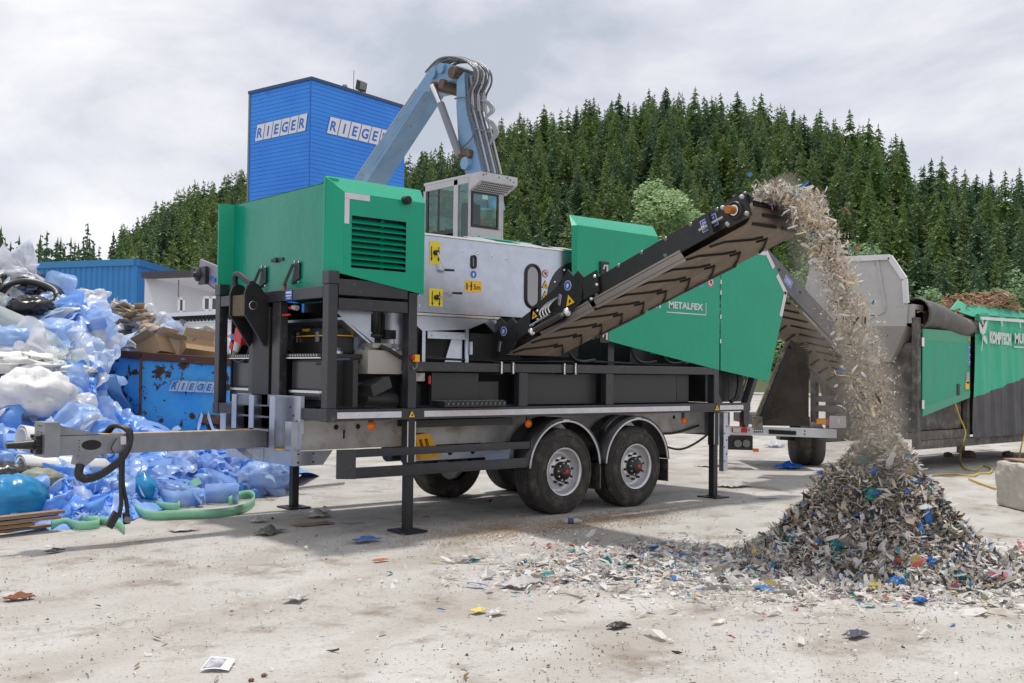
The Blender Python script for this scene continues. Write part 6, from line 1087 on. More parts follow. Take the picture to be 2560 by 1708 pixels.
bag('rubbish_bag', on(12, 1190, .2), (.28, .25, .15), FBK, 'dark grey rubbish bag at the left edge on top of the cyan bag', seed=4, amp=.16)
bag('rubbish_bag', on(98, 1203, .2), (.24, .2, .14), BEIGE, 'mottled beige see-through bag below the white foam rolls', seed=5, amp=.14)
bag('bulk_bag', on(88, 995, .35), (.46, .42, .36), mat('woven_white', (.72, .72, .74), .6, col2=(.66, .65, .67), sc_=3, dirt=(.36, .22, .14), dsc=2.2, dlo=.66, dhi=.7, bump=.006, bsc=12), 'big white woven bulk bag with brown stains on the film pile', seed=6, amp=.2, fr=2.2)
bag('film_bundle', on(60, 915, .25), (.62, .35, .16), mat('fibre_white', (.7, .7, .68), .7, col2=(.76, .76, .76), sc_=8, bump=.012, bsc=20), 'long white bundle of stringy fibre lying above the bulk bag', cat='bundle', seed=8, rz=.3, amp=.3, fr=5)
bag('film_bundle', on(190, 930, .22), (.3, .25, .1), bpy.data.materials['fibre_white'], 'pale white flap of fibre right of the stringy bundle', cat='bundle', seed=9, rz=.6, amp=.3, fr=4)
bag('white_sack', on(8, 672, .2), (.22, .2, .3), FW_, 'pointed white sack at the very top left of the pile', seed=10, tie=1); bag('white_sack', on(45, 690, .1), (.2, .2, .12), FW_, 'round white sack between the pointed sack and the grey roll', seed=11); bag('film_bundle', on(40, 850, .2), (.35, .3, .2), FLB, 'blue film bag holding brown scraps at left above the white fibre', cat='bundle', seed=12, amp=.12)
q = MB(); pth = [on(x, y, o_) for x, y, o_ in ((2, 775, .25), (10, 735, .3), (40, 708, .32), (90, 700, .32), (140, 715, .34), (158, 735, .34), (145, 752, .3))]; sp_ = spline(pth, 6); vs = []
for p_ in sp_: vs += [p_-nS*.02, p_+nS*.28+Vector((0, 0, .0)), p_+nS*.3-Vector((0, 0, .1))]
q.add(vs, [(3*k+j, 3*k+j+1, 3*k+j+4, 3*k+j+3) for k in range(len(sp_)-1) for j in range(2)], 0, True); tag(q.build('plastic_bumper', BLACK, solid=.02), 'arched black plastic bumper on the upper left of the pile', 'bumper')
def roll(a, b_, r_, m, label, name='film_roll', hole=.45, mc=None, cat='roll'):
    q = MB(); a, b_ = Vector(a), Vector(b_); L_ = (b_-a).length; q.lathe(a, b_-a, [(r_*hole, L_*.1), (r_*hole, 0), (r_, 0), (r_, L_*.33), (r_*1.01, L_*.6), (r_, L_), (r_*hole, L_), (r_*hole, L_*.9)], 24, 0, True); return tag(q.build(name, [m]), label, cat)
roll(on(200, 782, .32), on(206, 852, .32), .085, FLB, 'upright light blue film roll with brown core end on the pile'); roll(on(80, 690, .15), on(92, 676, .12), .075, mat('roll_grey', (.14, .14, .15), .5), 'short grey roll on top of the pile near the hall roof'); roll(on(612, 1223, .2), on(650, 1215, .05), .075, FPB, 'pale blue pipe-like film roll lying at the right foot of the pile', hole=.65)
WF = mat('white_foam_sheet', (.76, .75, .74), .55, col2=(.7, .69, .68), sc_=2)
def sheetroll(a, b_, r_, label, turns=1.35):
    q = MB(); a, b_ = Vector(a), Vector(b_); ax = (b_-a).normalized(); u_ = ax.orthogonal().normalized(); v_ = ax.cross(u_); n = 30; vs = [base+(u_*math.cos(PI2*turns*k/n)+v_*math.sin(PI2*turns*k/n)*.72)*r_*(.75+.35*k/n) for k in range(n+1) for base in (a, b_)]; q.add(vs, [(2*k, 2*k+1, 2*k+3, 2*k+2) for k in range(n)], 0, True); return tag(q.build('foam_sheet', WF, solid=.012), label, 'foam sheet')
sheetroll(on(52, 1098, .35), on(255, 1132, .3), .19, 'upper white foam sheet rolled loosely, behind the drawbar head'); sheetroll(on(50, 1163, .35), on(262, 1172, .3), .135, 'lower white foam sheet rolled flat under the drawbar head')
q = MB(); c_ = on(262, 775, .3); q.grid(lambda u, v: c_+RT*((u-.5)*.34+.26*v)+UP*((.5-v)*.52)+nS*(.12*math.sin(PI*u)+.12*math.sin(PI*v)), 12, 12); q.beam(c_-RT*.19+UP*.3, c_+RT*.12+UP*.2, .05, .04); tag(q.build('plastic_tub', PLAS, solid=.015), 'curved dark blue plastic tub lid leaning on the pile beside the hall', 'tub')
q = MB(); a = [on(-20, 775, .25), on(60, 810, .25), on(130, 838, .28), on(245, 885, .2)]; vs = [];
for p_ in spline(a, 5): vs += [p_+UP*.12, p_-UP*.16+nS*.12]
q.add(vs, [(2*k, 2*k+1, 2*k+3, 2*k+2) for k in range(len(vs)//2-1)], 0, True); tag(q.build('long_sheet', FGW, solid=.008), 'long greenish white plastic sheet running diagonally down the pile', 'sheet'); q = MB(); q.tube(spline([on(95, 812, .3), on(150, 835, .3), on(240, 878, .25)], 4), .022, 8); tag(q.build('blue_rod', FLB), 'thin light blue rod lying diagonally across the pile', 'rod')
for k, (x0, y0, x1, y1, lab) in enumerate(((-30, 1292, 155, 1272, 'topmost weathered plank of the stack below the cyan bag'), (-30, 1304, 146, 1286, 'second plank down in the stack at the left edge'), (-30, 1315, 80, 1303, 'short middle plank of the stack at the left edge'), (-30, 1326, 120, 1307, 'lowest long plank of the stack at the left edge'), (126, 1303, 205, 1294, 'short brown plank end sticking out beside the mint strap'))):
    a, b_ = onZ(x0, y0+6, .2-.05*k if k < 4 else .03), onZ(x1, y1+6, .2-.05*k if k < 4 else .03); tag(MB().beam(a, b_, .12, .03).build('wood_plank', WOOD, bevel=.004), lab, 'plank', 'planks at the foot of the pile')
def strap(pts, w_, label, m=GST, name='plastic_strap'):
    q = MB(); P_ = spline([onZ(x, y) for x, y in pts], 8); vs = []
    for k, p_ in enumerate(P_): vs += [p_+Vector((0, 0, .004)), p_+Vector((0, 0, w_))+nS*.012]
    q.add(vs, [(2*k, 2*k+1, 2*k+3, 2*k+2) for k in range(len(P_)-1)], 0, True); return tag(q.build(name, m, solid=.006), label, 'strap')
strap(((325, 1275), (370, 1300), (450, 1300), (545, 1296), (610, 1283), (636, 1262), (628, 1247), (600, 1250), (572, 1265)), .115, 'long mint green strap looping out on the ground in front of the blue coil'); strap(((330, 1262), (400, 1274), (440, 1278), (446, 1272), (400, 1262), (340, 1250)), .1, 'folded mint green strap loop at the foot of the pile left of the coil'); strap(((128, 1325), (165, 1318), (200, 1327), (245, 1322), (240, 1312), (190, 1312), (240, 1314), (290, 1320), (312, 1335)), .1, 'mint green strap coil lying alone in front of the pile below the hoses')
q = MB(); a, b_ = onZ(392, 1256, .06), on(500, 1200, .35); q.beam(a, b_, .10, .006, up=nS); tag(q.build('plastic_strap', GST), 'straight mint green strap slanting up over the blue film', 'strap')
q = MB(); P_ = []
for k in range(46): t_ = k/45*PI2*2.2; r_ = .12+.05*k/45; P_.append(onZ(553, 1257)+RT*r_*1.35*math.cos(t_)+Vector((FW.x, FW.y, 0))*r_*.9*math.sin(t_))
vs = [p_+Vector((0, 0, h_)) for p_ in P_ for h_ in (.004, .24)]; q.add(vs, [(2*k, 2*k+1, 2*k+3, 2*k+2) for k in range(45)], 0, True); tag(q.build('film_coil', FLB, solid=.006), 'flat-standing light blue film coil at the right foot of the pile', 'coil')
q = MB(); P_ = spline([onZ(510, 1263), onZ(440, 1272), onZ(395, 1262)], 8); vs = [p_+Vector((0, 0, h_)) for p_ in P_ for h_ in (.004, .22)]; q.add(vs, [(2*k, 2*k+1, 2*k+3, 2*k+2) for k in range(len(P_)-1)], 0, True); tag(q.build('film_band', FLB, solid=.006), 'wide blue film band standing on edge left of the coil', 'band')
bag('film_bundle', on(660, 1190, .22), (.34, .3, .2), FLB, 'glossy light blue film bundle at the right end of the pile by the leg', cat='bundle', seed=14, amp=.16)
tag(MB().cyl(onZ(720, 1222, .03), onZ(860, 1207, .03), .022, n=10).build('grey_pipe', mat('pipe_lilac_grey', (.45, .43, .48), .4)), 'thin grey pipe lying on the ground behind the front leg', 'pipe')
# ================= shredded heap, falling stream, litter =================
random.seed(3)
HC = Vector((9.05, 5.12, 0)); HR = 1.22
PAL = [mat('shred_%s' % nme, c, r_, col2=c2, sc_=9, tl=.3) for nme, c, c2, r_ in (('grey', (.42, .39, .35), (.3, .275, .245), .7), ('beige', (.62, .55, .45), (.5, .43, .34), .8), ('white', (.78, .76, .73), (.68, .66, .63), .55), ('dark', (.03, .027, .024), (.06, .055, .05), .6), ('brown', (.24, .16, .09), (.32, .22, .13), .8), ('blue', (.03, .14, .5), (.05, .25, .6), .4), ('teal', (.02, .3, .3), (.02, .2, .26), .45), ('red', (.4, .06, .07), (.5, .15, .15), .5), ('yellow', (.55, .42, .1), (.6, .5, .2), .6), ('olive', (.24, .22, .16), (.16, .15, .11), .75), ('straw', (.66, .54, .36), (.56, .45, .3), .8))]
WG = (0,)*26+(1,)*16+(2,)*34+(3,)*22+(4,)*9+(5,)*3+(6,)*3+(7,)*1+(8,)*1+(9,)*8; WL = (2,)*56+(0,)*20+(1,)*6+(5,)*3+(6,)*3+(7,)*2+(8,)*1+(3,)*4
def shred(q, c, s, mi, flat=0., ln=1.8, nrm=None):
    a = Vector((random.gauss(0, 1), random.gauss(0, 1), random.gauss(0, 1)*(1-flat))).normalized()*s*rnd(.7, ln); b_ = a.cross(nrm if nrm is not None and random.random() < .7 else Vector((random.gauss(0, 1), random.gauss(0, 1), random.gauss(0, 1)+flat*3))).normalized()*s*rnd(.2, .62); n_ = a.cross(b_).normalized()*s*rnd(-.5, .5); k = rnd(.5, 1.2); tw = n_*rnd(-.8, .8)
    q.add([c-a-b_*.7, c-a*.9+b_*rnd(.2, .8), c-a*.1+b_+n_, c+a*.1-b_*k+n_+tw, c+a+b_*.5*k, c+a*rnd(.6, 1)-b_*rnd(.1, .9)-tw], [(0, 3, 2, 1), (3, 5, 4, 2)], mi)
def hz2(x, y):
    r_ = math.hypot(x-HC.x, y-HC.y); a = math.atan2(y-HC.y, x-HC.x); R_ = HR*(1+.08*math.sin(3*a+1)+.05*math.sin(7*a)); t_ = max(0, 1-r_/R_); return 1.4*(t_**1.34)*(1+.12*noise.noise((x*2.6, y*2.6, 1))+.05*noise.noise((x*7, y*7, 1)))
q = MB(); q.grid(lambda u, v: (HC.x+HR*1.15*v*math.cos(PI2*u), HC.y+HR*1.15*v*math.sin(PI2*u), hz2(HC.x+HR*1.15*v*math.cos(PI2*u), HC.y+HR*1.15*v*math.sin(PI2*u))-.02), 60, 24, 9)
for k in range(34000):
    r_ = HR*1.14*math.sqrt(random.random()); a = rnd(0, PI2)
    if r_ > .9 and math.cos(a-1.0) > .55: continue
    x, y = HC.x+r_*math.cos(a), HC.y+r_*math.sin(a); z = hz2(x, y)+.05*noise.noise((x*9, y*9, 2)); nn = Vector((x-HC.x, y-HC.y, r_+.25)).normalized(); low_ = z < .3; shred(q, Vector((x, y, z+rnd(-.01, .035))), rnd(.008, .022) if random.random() < .84 else rnd(.022, .055), random.choice(WG if not low_ or random.random() < .4 else WL), .2, 2.6, nn)
for k in range(9000):
    r_ = HR*1.1*math.sqrt(random.random()); a = rnd(0, PI2)
    if r_ > .7 and math.cos(a-1.0) > .55: continue
    x, y = HC.x+r_*math.cos(a), HC.y+r_*math.sin(a); shred(q, Vector((x, y, hz2(x, y)+rnd(0, .02))), rnd(.004, .011), random.choice((0, 1, 1, 3, 3, 4, 9, 2, 10)), .2, 3.2)
for k in range(150): r_ = HR*1.1*math.sqrt(random.random()); a = rnd(2.2, 7.0); x, y = HC.x+r_*math.cos(a), HC.y+r_*math.sin(a); shred(q, Vector((x, y, hz2(x, y)+.03)), rnd(.05, .1), random.choice((2, 2, 0, 2, 3, 5, 0, 1)), .3, 1.3)
for k in range(160): r_ = HR*math.sqrt(random.random()); a = rnd(0, PI2); x, y = HC.x+r_*math.cos(a), HC.y+r_*math.sin(a); d_ = Vector((rnd(-1, 1), rnd(-1, 1), rnd(-.3, .6))).normalized(); c_ = Vector((x, y, hz2(x, y)+.03)); q.beam(c_-d_*rnd(.03, .1), c_+d_*rnd(.03, .1), .012, .008, mi=random.choice((1, 4, 4)))
tag(q.build('shredded_waste_heap', PAL), 'steep heap of shredded grey and coloured waste under the falling stream', 'heap', kind='stuff')
q = MB()
for k in range(21000):
    t_ = random.random()**.9*.74; vy, vz = random.gauss(1.5, .1), random.gauss(.5, .12); x = random.gauss(8.5, .135); x = max(8.1, min(8.95, x)) + random.gauss(0, .05)*t_*2
    p_ = Vector((x, 5.92-vy*t_+random.gauss(0, .02), 3.47+vz*t_-4.9*t_*t_+random.gauss(0, .04)))
    if p_.z < 1.15: continue
    shred(q, p_, rnd(.003, .011) if random.random() < .93 else rnd(.012, .034), random.choice((1, 1, 10, 10, 2, 2, 10, 1, 2, 4, 10, 3, 1, 2, 1, 2)), 0, 2.2)
for k in range(40): t_ = rnd(.05, .7); shred(q, Vector((random.gauss(8.5, .3), 5.9-1.5*t_+random.gauss(0, .12), 3.5+.5*t_-4.9*t_*t_+random.gauss(0, .1))), rnd(.02, .045), random.choice((2, 2, 5, 6, 7, 3)), 0)
for k in range(900):
    y = rnd(5.7, 8.2); shred(q, Vector((rnd(8.2, 8.85), y, 3.44-.35*(y-5.95)+rnd(-.02, .06))), rnd(.015, .04), random.choice((1, 2, 2, 0, 4)), 0)
for k in range(1600): a = rnd(0, PI); shred(q, Vector((rnd(8.1, 8.95), 5.9-.28*random.random(), 3.44+.14*random.random()*math.sin(a)-.02)), rnd(.01, .035), random.choice((1, 2, 2, 2, 0, 4, 1)), 0)
tag(q.build('falling_shreds', PAL), 'stream of pale shreds pouring from the conveyor head onto the heap', 'shreds', kind='stuff')
# dust hanging round the stream
q = MB(); P_ = []; R_ = []
for k in range(14): t_ = k/13*.72; P_.append((8.5, 5.86-1.5*t_, 3.4+.5*t_-4.9*t_*t_)); R_.append(.26+.32*t_/.72)
P_ += [(8.6, 4.85, .75)]; R_ += [.6]
q.tube(P_, R_, 14)
dm = bpy.data.materials.new('dust_volume'); dm.use_nodes = True; n = dm.node_tree.nodes; l = dm.node_tree.links.new; n.remove(n['Principled BSDF']); pv = n.new('ShaderNodeVolumePrincipled'); pv.inputs['Color'].default_value = (.85, .76, .63, 1); pv.inputs['Anisotropy'].default_value = .2
def mth(op, a, b_=None):
    k = n.new('ShaderNodeMath'); k.operation = op
    for i, v in enumerate((a, b_)):
        if v is None: continue
        if isinstance(v, (int, float)): k.inputs[i].default_value = v
        else: l(v, k.inputs[i])
    return k.outputs[0]
c0 = n.new('ShaderNodeTexCoord'); m0 = n.new('ShaderNodeMapping'); m0.inputs['Scale'].default_value = (1.6, 1.6, .6); z0 = n.new('ShaderNodeTexNoise'); z0.inputs['Scale'].default_value = 3; z0.inputs['Detail'].default_value = 5; r0 = n.new('ShaderNodeMapRange'); r0.inputs[1].default_value = .36; r0.inputs[2].default_value = .7; r0.inputs[4].default_value = 5.5
l(c0.outputs['Object'], m0.inputs[0]); l(m0.outputs[0], z0.inputs['Vector']); l(z0.outputs[0], r0.inputs[0]); sx = n.new('ShaderNodeSeparateXYZ'); l(c0.outputs['Object'], sx.inputs[0])
def prof(v0, pts):      # piecewise curve of height
    cr_ = n.new('ShaderNodeValToRGB'); l(mth('DIVIDE', mth('SUBTRACT', sx.outputs[2], .8), 3.0), cr_.inputs[0]); e = cr_.color_ramp.elements; e[0].position, e[0].color = pts[0][0], (pts[0][1],)*3+(1,); e[1].position, e[1].color = pts[-1][0], (pts[-1][1],)*3+(1,)
    for p_, v_ in pts[1:-1]: e_ = cr_.color_ramp.elements.new(p_); e_.color = (v_,)*3+(1,)
    return cr_.outputs[0]
yc = mth('ADD', prof(0, ((.05, .1), (.3, .2), (.53, .41), (.75, .72), (.88, 1.0))), 4.85); rr2 = prof(0, ((0, .55), (.35, .42), (.7, .32), (.95, .22)))
d2 = mth('ADD', mth('POWER', mth('SUBTRACT', sx.outputs[0], 8.52), 2), mth('POWER', mth('SUBTRACT', sx.outputs[1], yc), 2)); fo = mth('MAXIMUM', mth('SUBTRACT', 1, mth('DIVIDE', d2, mth('POWER', rr2, 2))), 0)
l(mth('MULTIPLY', mth('MULTIPLY', r0.outputs[0], mth('POWER', fo, 1.6)), prof(0, ((.0, 0), (.12, .8), (.85, 1), (1, .3)))), pv.inputs['Density']); l(pv.outputs[0], n['Material Output'].inputs['Volume'])
tag(q.build('dust_cloud', dm, recalc=True), 'brownish dust hanging round the falling shreds', 'dust', kind='stuff')
# pale film shreds spread before the heap
q = MB()
for k in range(17000):
    m_ = random.random()
    if m_ < .3: x, y = random.gauss(8.1, .75), random.gauss(5.6, .5)
    elif m_ < .52: x, y = random.gauss(7.2, .8), random.gauss(6.6, .5)
    elif m_ < .78: a = rnd(2.4, 6.8); r_ = HR+abs(random.gauss(0, .36)); x, y = HC.x+r_*math.cos(a), HC.y+r_*math.sin(a)
    elif m_ < .9: x, y = random.gauss(9.9, .7), random.gauss(4.3, .5)
    else: x, y = random.gauss(7.8, 1.1), random.gauss(5.4, .9)
    if math.hypot(x-HC.x, y-HC.y) < HR*.85: continue
    shred(q, Vector((x, y, rnd(.008, .03))), rnd(.008, .026) if random.random() < .86 else rnd(.03, .08), random.choice(WL), .75, 1.7)
for k in range(3600):      # thinner litter over the whole yard
    d_ = 3.2+14*random.random()**1.2; a = YAW+rnd(-.5, .52); x, y = d_*math.sin(a), d_*math.cos(a); shred(q, Vector((x, y, .012)), rnd(.004, .014) if random.random() < .94 else rnd(.018, .04), random.choice(WL+(4, 3, 4, 1, 1, 9)*5), .85, 1.7)
tag(q.build('litter_flakes', PAL), 'small pale plastic flakes and scraps strewn over the yard', 'litter', kind='stuff')
q = MB()
for k in range(9000):
    d_ = 2.6+9*random.random()**1.3; a = YAW+rnd(-.5, .5); x, y = d_*math.sin(a), d_*math.cos(a)
    if noise.noise((x*.6, y*.6, 4)) < -.05+.5*(random.random()-.5): continue
    s = rnd(.003, .008)*(1+1.1*(random.random() < .03)); e_ = Vector((x, y, s*.5)); q.add([e_+Vector((s*rnd(.7, 1.3), 0, 0)), e_+Vector((0, s*rnd(.7, 1.3), 0)), e_-Vector((s, 0, 0)), e_-Vector((0, s, 0)), e_+Vector((s*rnd(-.3, .3), 0, s*.9))], [(0, 1, 4), (1, 2, 4), (2, 3, 4), (3, 0, 4)], random.choice((0, 0, 1, 2)))
for k in range(5200):      # spilled brown soil round the wheels and the near leg
    x, y = random.gauss(8.6, .8), random.gauss(8.75, .28)
    if k % 4 == 0: x, y = random.gauss(7.2, .6), random.gauss(8.9, .35)
    s = rnd(.005, .014); e_ = Vector((x, y, s*.3)); q.add([e_+Vector((s*rnd(.7, 1.3), 0, 0)), e_+Vector((0, s*rnd(.7, 1.3), 0)), e_-Vector((s, 0, 0)), e_-Vector((0, s, 0)), e_+Vector((s*rnd(-.3, .3), 0, s*.5))], [(0, 1, 4), (1, 2, 4), (2, 3, 4), (3, 0, 4)], 3)
tag(q.build('grit', [mat('grit_brown', (.16, .12, .09), .9), mat('grit_dark', (.07, .06, .05), .9), mat('grit_pale', (.36, .33, .3), .9), mat('grit_sand', (.27, .185, .11), .95, col2=(.34, .25, .16), sc_=5)]), 'fine grit and crumbs scattered on the ground', 'grit', kind='stuff')
# ---- single pieces of litter
def scrap(name, x, y, w_, h_, m, label, cat='scrap', amp=.25, rz=0., lift=.0, n=9):
    c_ = onZ(x, y, .006); q = MB(); o_ = Vector((x*.13, y*.17, 0)); ca, sa = math.cos(rz), math.sin(rz)
    def fn(u, v):
        a, b_ = (u-.5)*w_, (v-.5)*h_; e_ = 1+.35*noise.noise(o_+Vector((u*3, v*3, 5))); z = amp*min(w_, h_)*max(-.1, 1-2.4*abs(noise.noise(o_+Vector((u*3.2, v*3.2, 0)))))*(1-max(abs(u-.5), abs(v-.5))*1.6)+lift*(u-.5 if u > .5 else 0)
        return c_+Vector((a*ca-b_*sa, a*sa+b_*ca, 0))*e_+Vector((0, 0, max(0.004, z+.01)))
    q.grid(fn, n, n); return tag(q.build(name, m, solid=.003), label, cat)
CLR = mat('clear_film_dusty', (.62, .6, .58), .35, tl=.3); TAN = mat('scrap_tan', (.3, .2, .12), .8)
scrap('plastic_bag', 455, 1327, .26, .2, CLR, 'small clear film scrap on the ground right of the mint strap', amp=.3); scrap('plastic_bag', 645, 1305, .16, .14, CLR, 'small clear bag on the ground just left of the front left leg', amp=.5); scrap('plastic_bag', 795, 1292, .3, .22, CLR, 'crumpled clear bag by the foot of the front left leg', amp=.5); scrap('metal_scrap', 672, 1333, .3, .2, mat('dull_olive', (.13, .14, .12), .5), 'bent dull green scrap lying in the shade edge left of the near leg', amp=.5, rz=.6)
scrap('wood_board', 780, 1312, .4, .2, WOOD, 'dark flat board on the ground in the shade under the green hood', amp=.03); scrap('plastic_bag', 915, 1352, .28, .14, mat('blue_film_scrap', (.08, .15, .4), .4), 'blue and clear film scrap in front of the near leg', amp=.4); scrap('dirt_scrap', 135, 1380, .18, .07, BLACK, 'thin dark strip of scrap at lower left of the yard', amp=.5, rz=.4); scrap('dirt_scrap', 48, 1497, .2, .1, mat('rust_scrap', (.2, .07, .03), .8), 'rust brown scrap at the lower left edge', amp=.5); scrap('plastic_bag', 740, 1498, .2, .12, CLR, 'white film scrap with a blue corner in the open yard at lower left', amp=.5, rz=.7)
scrap('plastic_bag', 1195, 1530, .11, .08, mat('yellow_film', (.65, .5, .1), .5), 'small yellow film scrap on the open ground below the wheels', amp=.4); scrap('plastic_bag', 1240, 1535, .13, .08, CLR, 'clear film scrap right beside the yellow one', amp=.5); scrap('dirt_scrap', 950, 1403, .14, .06, mat('rust_orange', (.4, .12, .03), .8), 'orange brown scrap on the sunlit ground before the near leg', amp=.4); scrap('dirt_scrap', 1545, 1568, .16, .08, BLACK, 'black crumpled scrap on the ground below the pale shreds', amp=.5); scrap('dirt_scrap', 2140, 1590, .18, .1, mat('dark_print', (.06, .06, .09), .4), 'dark crumpled foil scrap at lower right', amp=.5); scrap('plastic_bag', 1310, 1462, .35, .22, CLR, 'large clear film scrap among the pale shreds below the wheels', amp=.4, rz=.3)
scrap('plastic_bag', 1830, 1215, .55, .4, CLR, 'clear film sheet behind the right leg of the separator', amp=.35); scrap('plastic_bag', 1975, 1170, .5, .38, mat('vivid_blue_film', (.02, .16, .75), .35, tl=.2), 'vivid blue plastic bag behind, near the dusty black leg', amp=.45); scrap('plastic_bag', 2055, 1183, .3, .16, bpy.data.materials['vivid_blue_film'], 'small flat blue scrap right of the vivid blue bag', amp=.3); scrap('plastic_bag', 1990, 1135, .36, .24, mat('cyan_film', (.15, .5, .6), .4), 'pale cyan scrap by the trailer behind', amp=.3); scrap('paper_sheet', 1920, 1245, .34, .16, FW_, 'flat white sheet on the ground right of the right leg', amp=.05)
scrap('plastic_bag', 1780, 1165, .6, .3, CLR, 'pale film heap on the ground behind the right leg, toward the trailer', amp=.3); scrap('plastic_bag', 1935, 1117, .5, .35, FW_, 'white torn bag hanging at the corner of the trailer bumper', amp=.6); scrap('pink_scrap', 2012, 1264, .2, .12, mat('pink_film', (.55, .15, .18), .5), 'pink scrap at the left edge of the heap', amp=.5)
# bigger pieces lying on the heap
def onheap(x, y): 
    r_ = ray(x, y); t_ = 6.
    while t_ < 16:
        p_ = CP+r_*t_
        if p_.z < hz2(p_.x, p_.y)+.03: return p_
        t_ += .02
    return CP+r_*9
for x, y, r3, mn, lb in ((2293, 1415, (.055, .03, .08), 'yellow', 'pale yellow bottle-shaped scrap low on the front of the heap'), (2190, 1468, (.09, .06, .035), 'yellow', 'tan yellow foam lump at the foot of the heap'), (2092, 1370, (.045, .04, .06), 'teal', 'dark teal crumpled cup on the left front of the heap'), (2243, 1462, (.1, .06, .06), 'blue', 'dark blue crumpled film lump at the foot of the heap'), (2395, 1440, (.07, .05, .03), 'teal', 'teal scrap on the lower right of the heap'), (2245, 1404, (.035, .03, .025), 'red', 'small red cap on the front of the heap'), (2300, 1500, (.06, .05, .02), 'blue', 'bright blue scrap on the ground before the heap'), (1980, 1350, (.05, .04, .03), 'teal', 'small teal scrap at the left foot of the heap'), (2185, 1180, (.04, .03, .04), 'blue', 'small blue scrap high on the heap'), (2160, 1155, (.04, .04, .04), 'teal', 'round teal scrap near the top left of the heap'), (2180, 1240, (.05, .03, .06), 'green', 'bright green twist of film in the middle of the heap'), (2320, 1300, (.03, .03, .09), 'blue', 'blue twist of film on the right flank of the heap')):
    m_ = mat('vivid_green_film', (.02, .35, .18), .4) if mn == 'green' else bpy.data.materials['shred_'+mn]; bag('plastic_scrap', onheap(x, y), tuple(v*.75 for v in r3), m_, lb, cat='scrap', seed=x, amp=.6, fr=3.2, rz=x)
p_ = onheap(2495, 1440); q = MB(); q.ob(p_, RT*.11, (FW*.3+UP*.5)*.09, nS*.003, 0); q.ob(p_+nS*.004, RT*.085, (FW*.3+UP*.5)*.06, nS*.002, 1); tag(q.build('label_card', [FW_, mat('label_pink', (.62, .2, .24), .5)]), 'white card with a pink print on the right foot of the heap', 'card')
# drink bottle under the wheel
c_ = onZ(1432, 1303, .035); q = MB(); q.lathe(c_-RT*.11, RT, [(.0, 0), (.03, .005), (.033, .05), (.031, .09), (.034, .13), (.03, .17), (.014, .205), (.014, .22), (0, .222)], 18, 0); q.lathe(c_-RT*.11, RT, [(.034, .05), (.0345, .12)], 18, 1, True, False); o = q.build('drink_bottle', [CLR, mat('bottle_label', (.05, .08, .2), .5)]); tag(o, 'clear drink bottle with a dark label lying before the front wheel', 'bottle'); 
# printed sheet on the ground
a, b_, c2_, d_ = onZ(498, 1677, .006), onZ(572, 1677, .006), onZ(590, 1647, .012), onZ(528, 1640, .05); q = MB(); q.grid(lambda u, v: a.lerp(b_, u).lerp(d_.lerp(c2_, u), v)+Vector((0, 0, .012*math.sin(PI*u)*(1-v))), 8, 8, 0); q.grid(lambda u, v: a.lerp(b_, .06+.62*u).lerp(d_.lerp(c2_, .06+.62*u), .1+.76*v)+Vector((0, 0, .003+.012*math.sin(PI*(.06+.62*u))*(1-(.1+.76*v)))), 8, 8, 1); tag(q.build('printed_sheet', [mat('paper_white', (.78, .78, .82), .6), mat('grey_print', (.22, .22, .27), .6, col2=(.6, .6, .64), sc_=11)], solid=.001), 'white printed sheet with a grey picture lying in the foreground', 'paper')
for x, y, lab in ((628, 1700, 'reddish brown stone at the lower edge, left of its twin'), (660, 1688, 'small brown stone just right of the reddish one')): tag(MB().ball(onZ(x, y, .008), .016, 9, 0, (1.2, .9, .7)).build('small_stone', mat('stone_red', (.2, .08, .05), .8)), lab, 'stone')
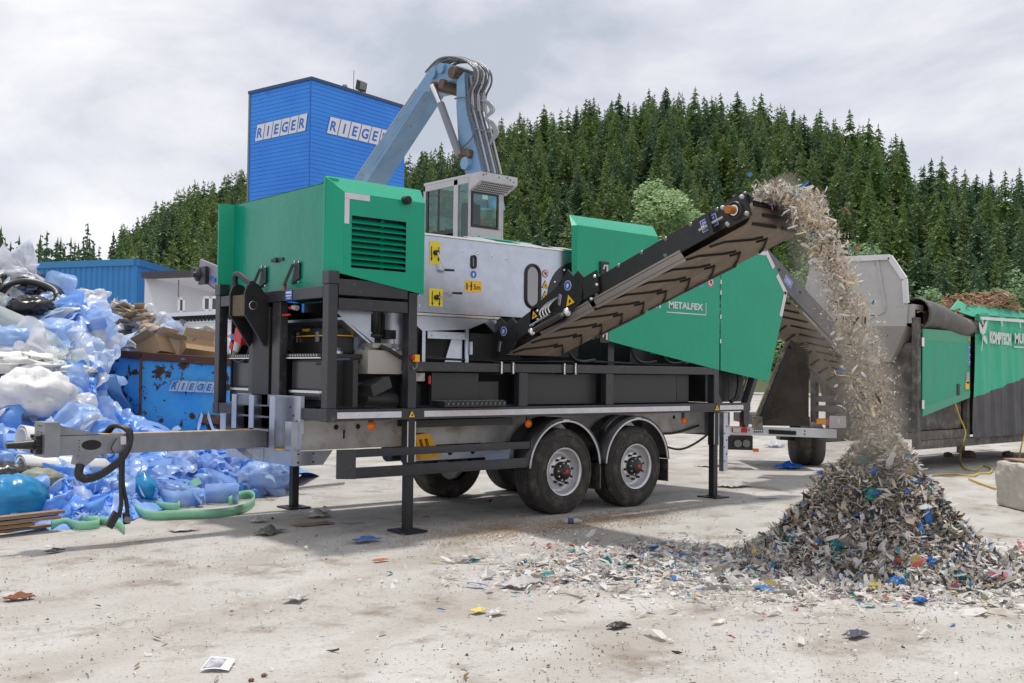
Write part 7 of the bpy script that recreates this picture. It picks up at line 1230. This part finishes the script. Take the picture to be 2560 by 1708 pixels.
# ---- concrete block and cable at the right
CONC = mat('rough_concrete', (.55, .51, .46), .92, col2=(.47, .43, .39), sc_=4, dirt=(.2, .17, .14), dsc=10, dlo=.6, dhi=.72, bump=.012, bsc=22)
a, b_ = onZ(2487, 1262), onZ(2600, 1290); u_ = (b_-a).normalized(); w_ = Vector((u_.y, -u_.x, 0)); w_ = -w_ if w_.dot(FW) < 0 else w_
q = MB(); q.prism([a+u_*.03, a+u_*1.8, a+u_*1.8+w_*.7, a+w_*.7+u_*.02], (.0, .02, .62)); o = q.build('concrete_block', CONC, bevel=.04)
md = o.modifiers.new('sub', 'SUBSURF'); md.subdivision_type = 'SIMPLE'; md.levels = md.render_levels = 5; tx = bpy.data.textures.new('chip', 'CLOUDS'); tx.noise_scale = .14; dd_ = o.modifiers.new('disp', 'DISPLACE'); dd_.texture = tx; dd_.strength = .05; dd_.mid_level = .5; tag(o, 'rough concrete block standing at the right edge beyond the heap', 'block')
q = MB(); q.ob(a+u_*.55+w_*.35+Vector((0, 0, .645)), u_*.42, w_*.3, (0, 0, .01)); tag(q.build('flat_board', WOOD), 'thin board lying on top of the concrete block', 'board')
YC = mat('yellow_cable', (.6, .42, .05), .45); q = MB(); y0_ = 9.5; P_ = [onY(2388, 1010, y0_), onY(2400, 1045, y0_), onY(2413, 1078, y0_-.05), onY(2408, 1106, y0_-.1), onZ(2400, 1135, .2), onZ(2402, 1155, .03), onZ(2414, 1172, .02), onZ(2440, 1175, .02), onZ(2456, 1165, .02), onZ(2478, 1172, .02), onZ(2474, 1182, .02), onZ(2447, 1184, .02), onZ(2430, 1190, .02), onZ(2380, 1185, .02), onZ(2330, 1188, .02)]; q.tube(spline(P_, 6), .016, 6); tag(q.build('power_cable', YC), 'yellow cable hanging from the screening machine and looped on the ground', 'cable')
q = MB(); q.tube(spline([onZ(2422, 1197, .02), onZ(2455, 1210, .02), onZ(2490, 1222, .02)], 5), .016, 6); tag(q.build('power_cable', YC), 'short stretch of yellow cable running to the concrete block', 'cable'); q = MB(); q.tube(spline([onY(2562, 1080, 9.45), onZ(2553, 1120, .35), onZ(2545, 1155, .02)], 5), .016, 6); tag(q.build('power_cable', YC), 'yellow cable coming down behind the concrete block at the right edge', 'cable')
for x, y, s, lb in ((2422, 1138, .12, 'brown rock by the far leg of the screening machine'), (2370, 1138, .08, 'small rubble lump left of the brown rock'), (2520, 1137, .1, 'dark lump on the ground under the tarpaulin')): bag('rubble_lump', onZ(x, y, s*.5), (s, s, s*.7), mat('rubble_brown', (.16, .12, .09), .9) if x == 2422 else bpy.data.materials['rubble_brown'], lb, cat='rubble', seed=x, amp=.3, fr=1.5)
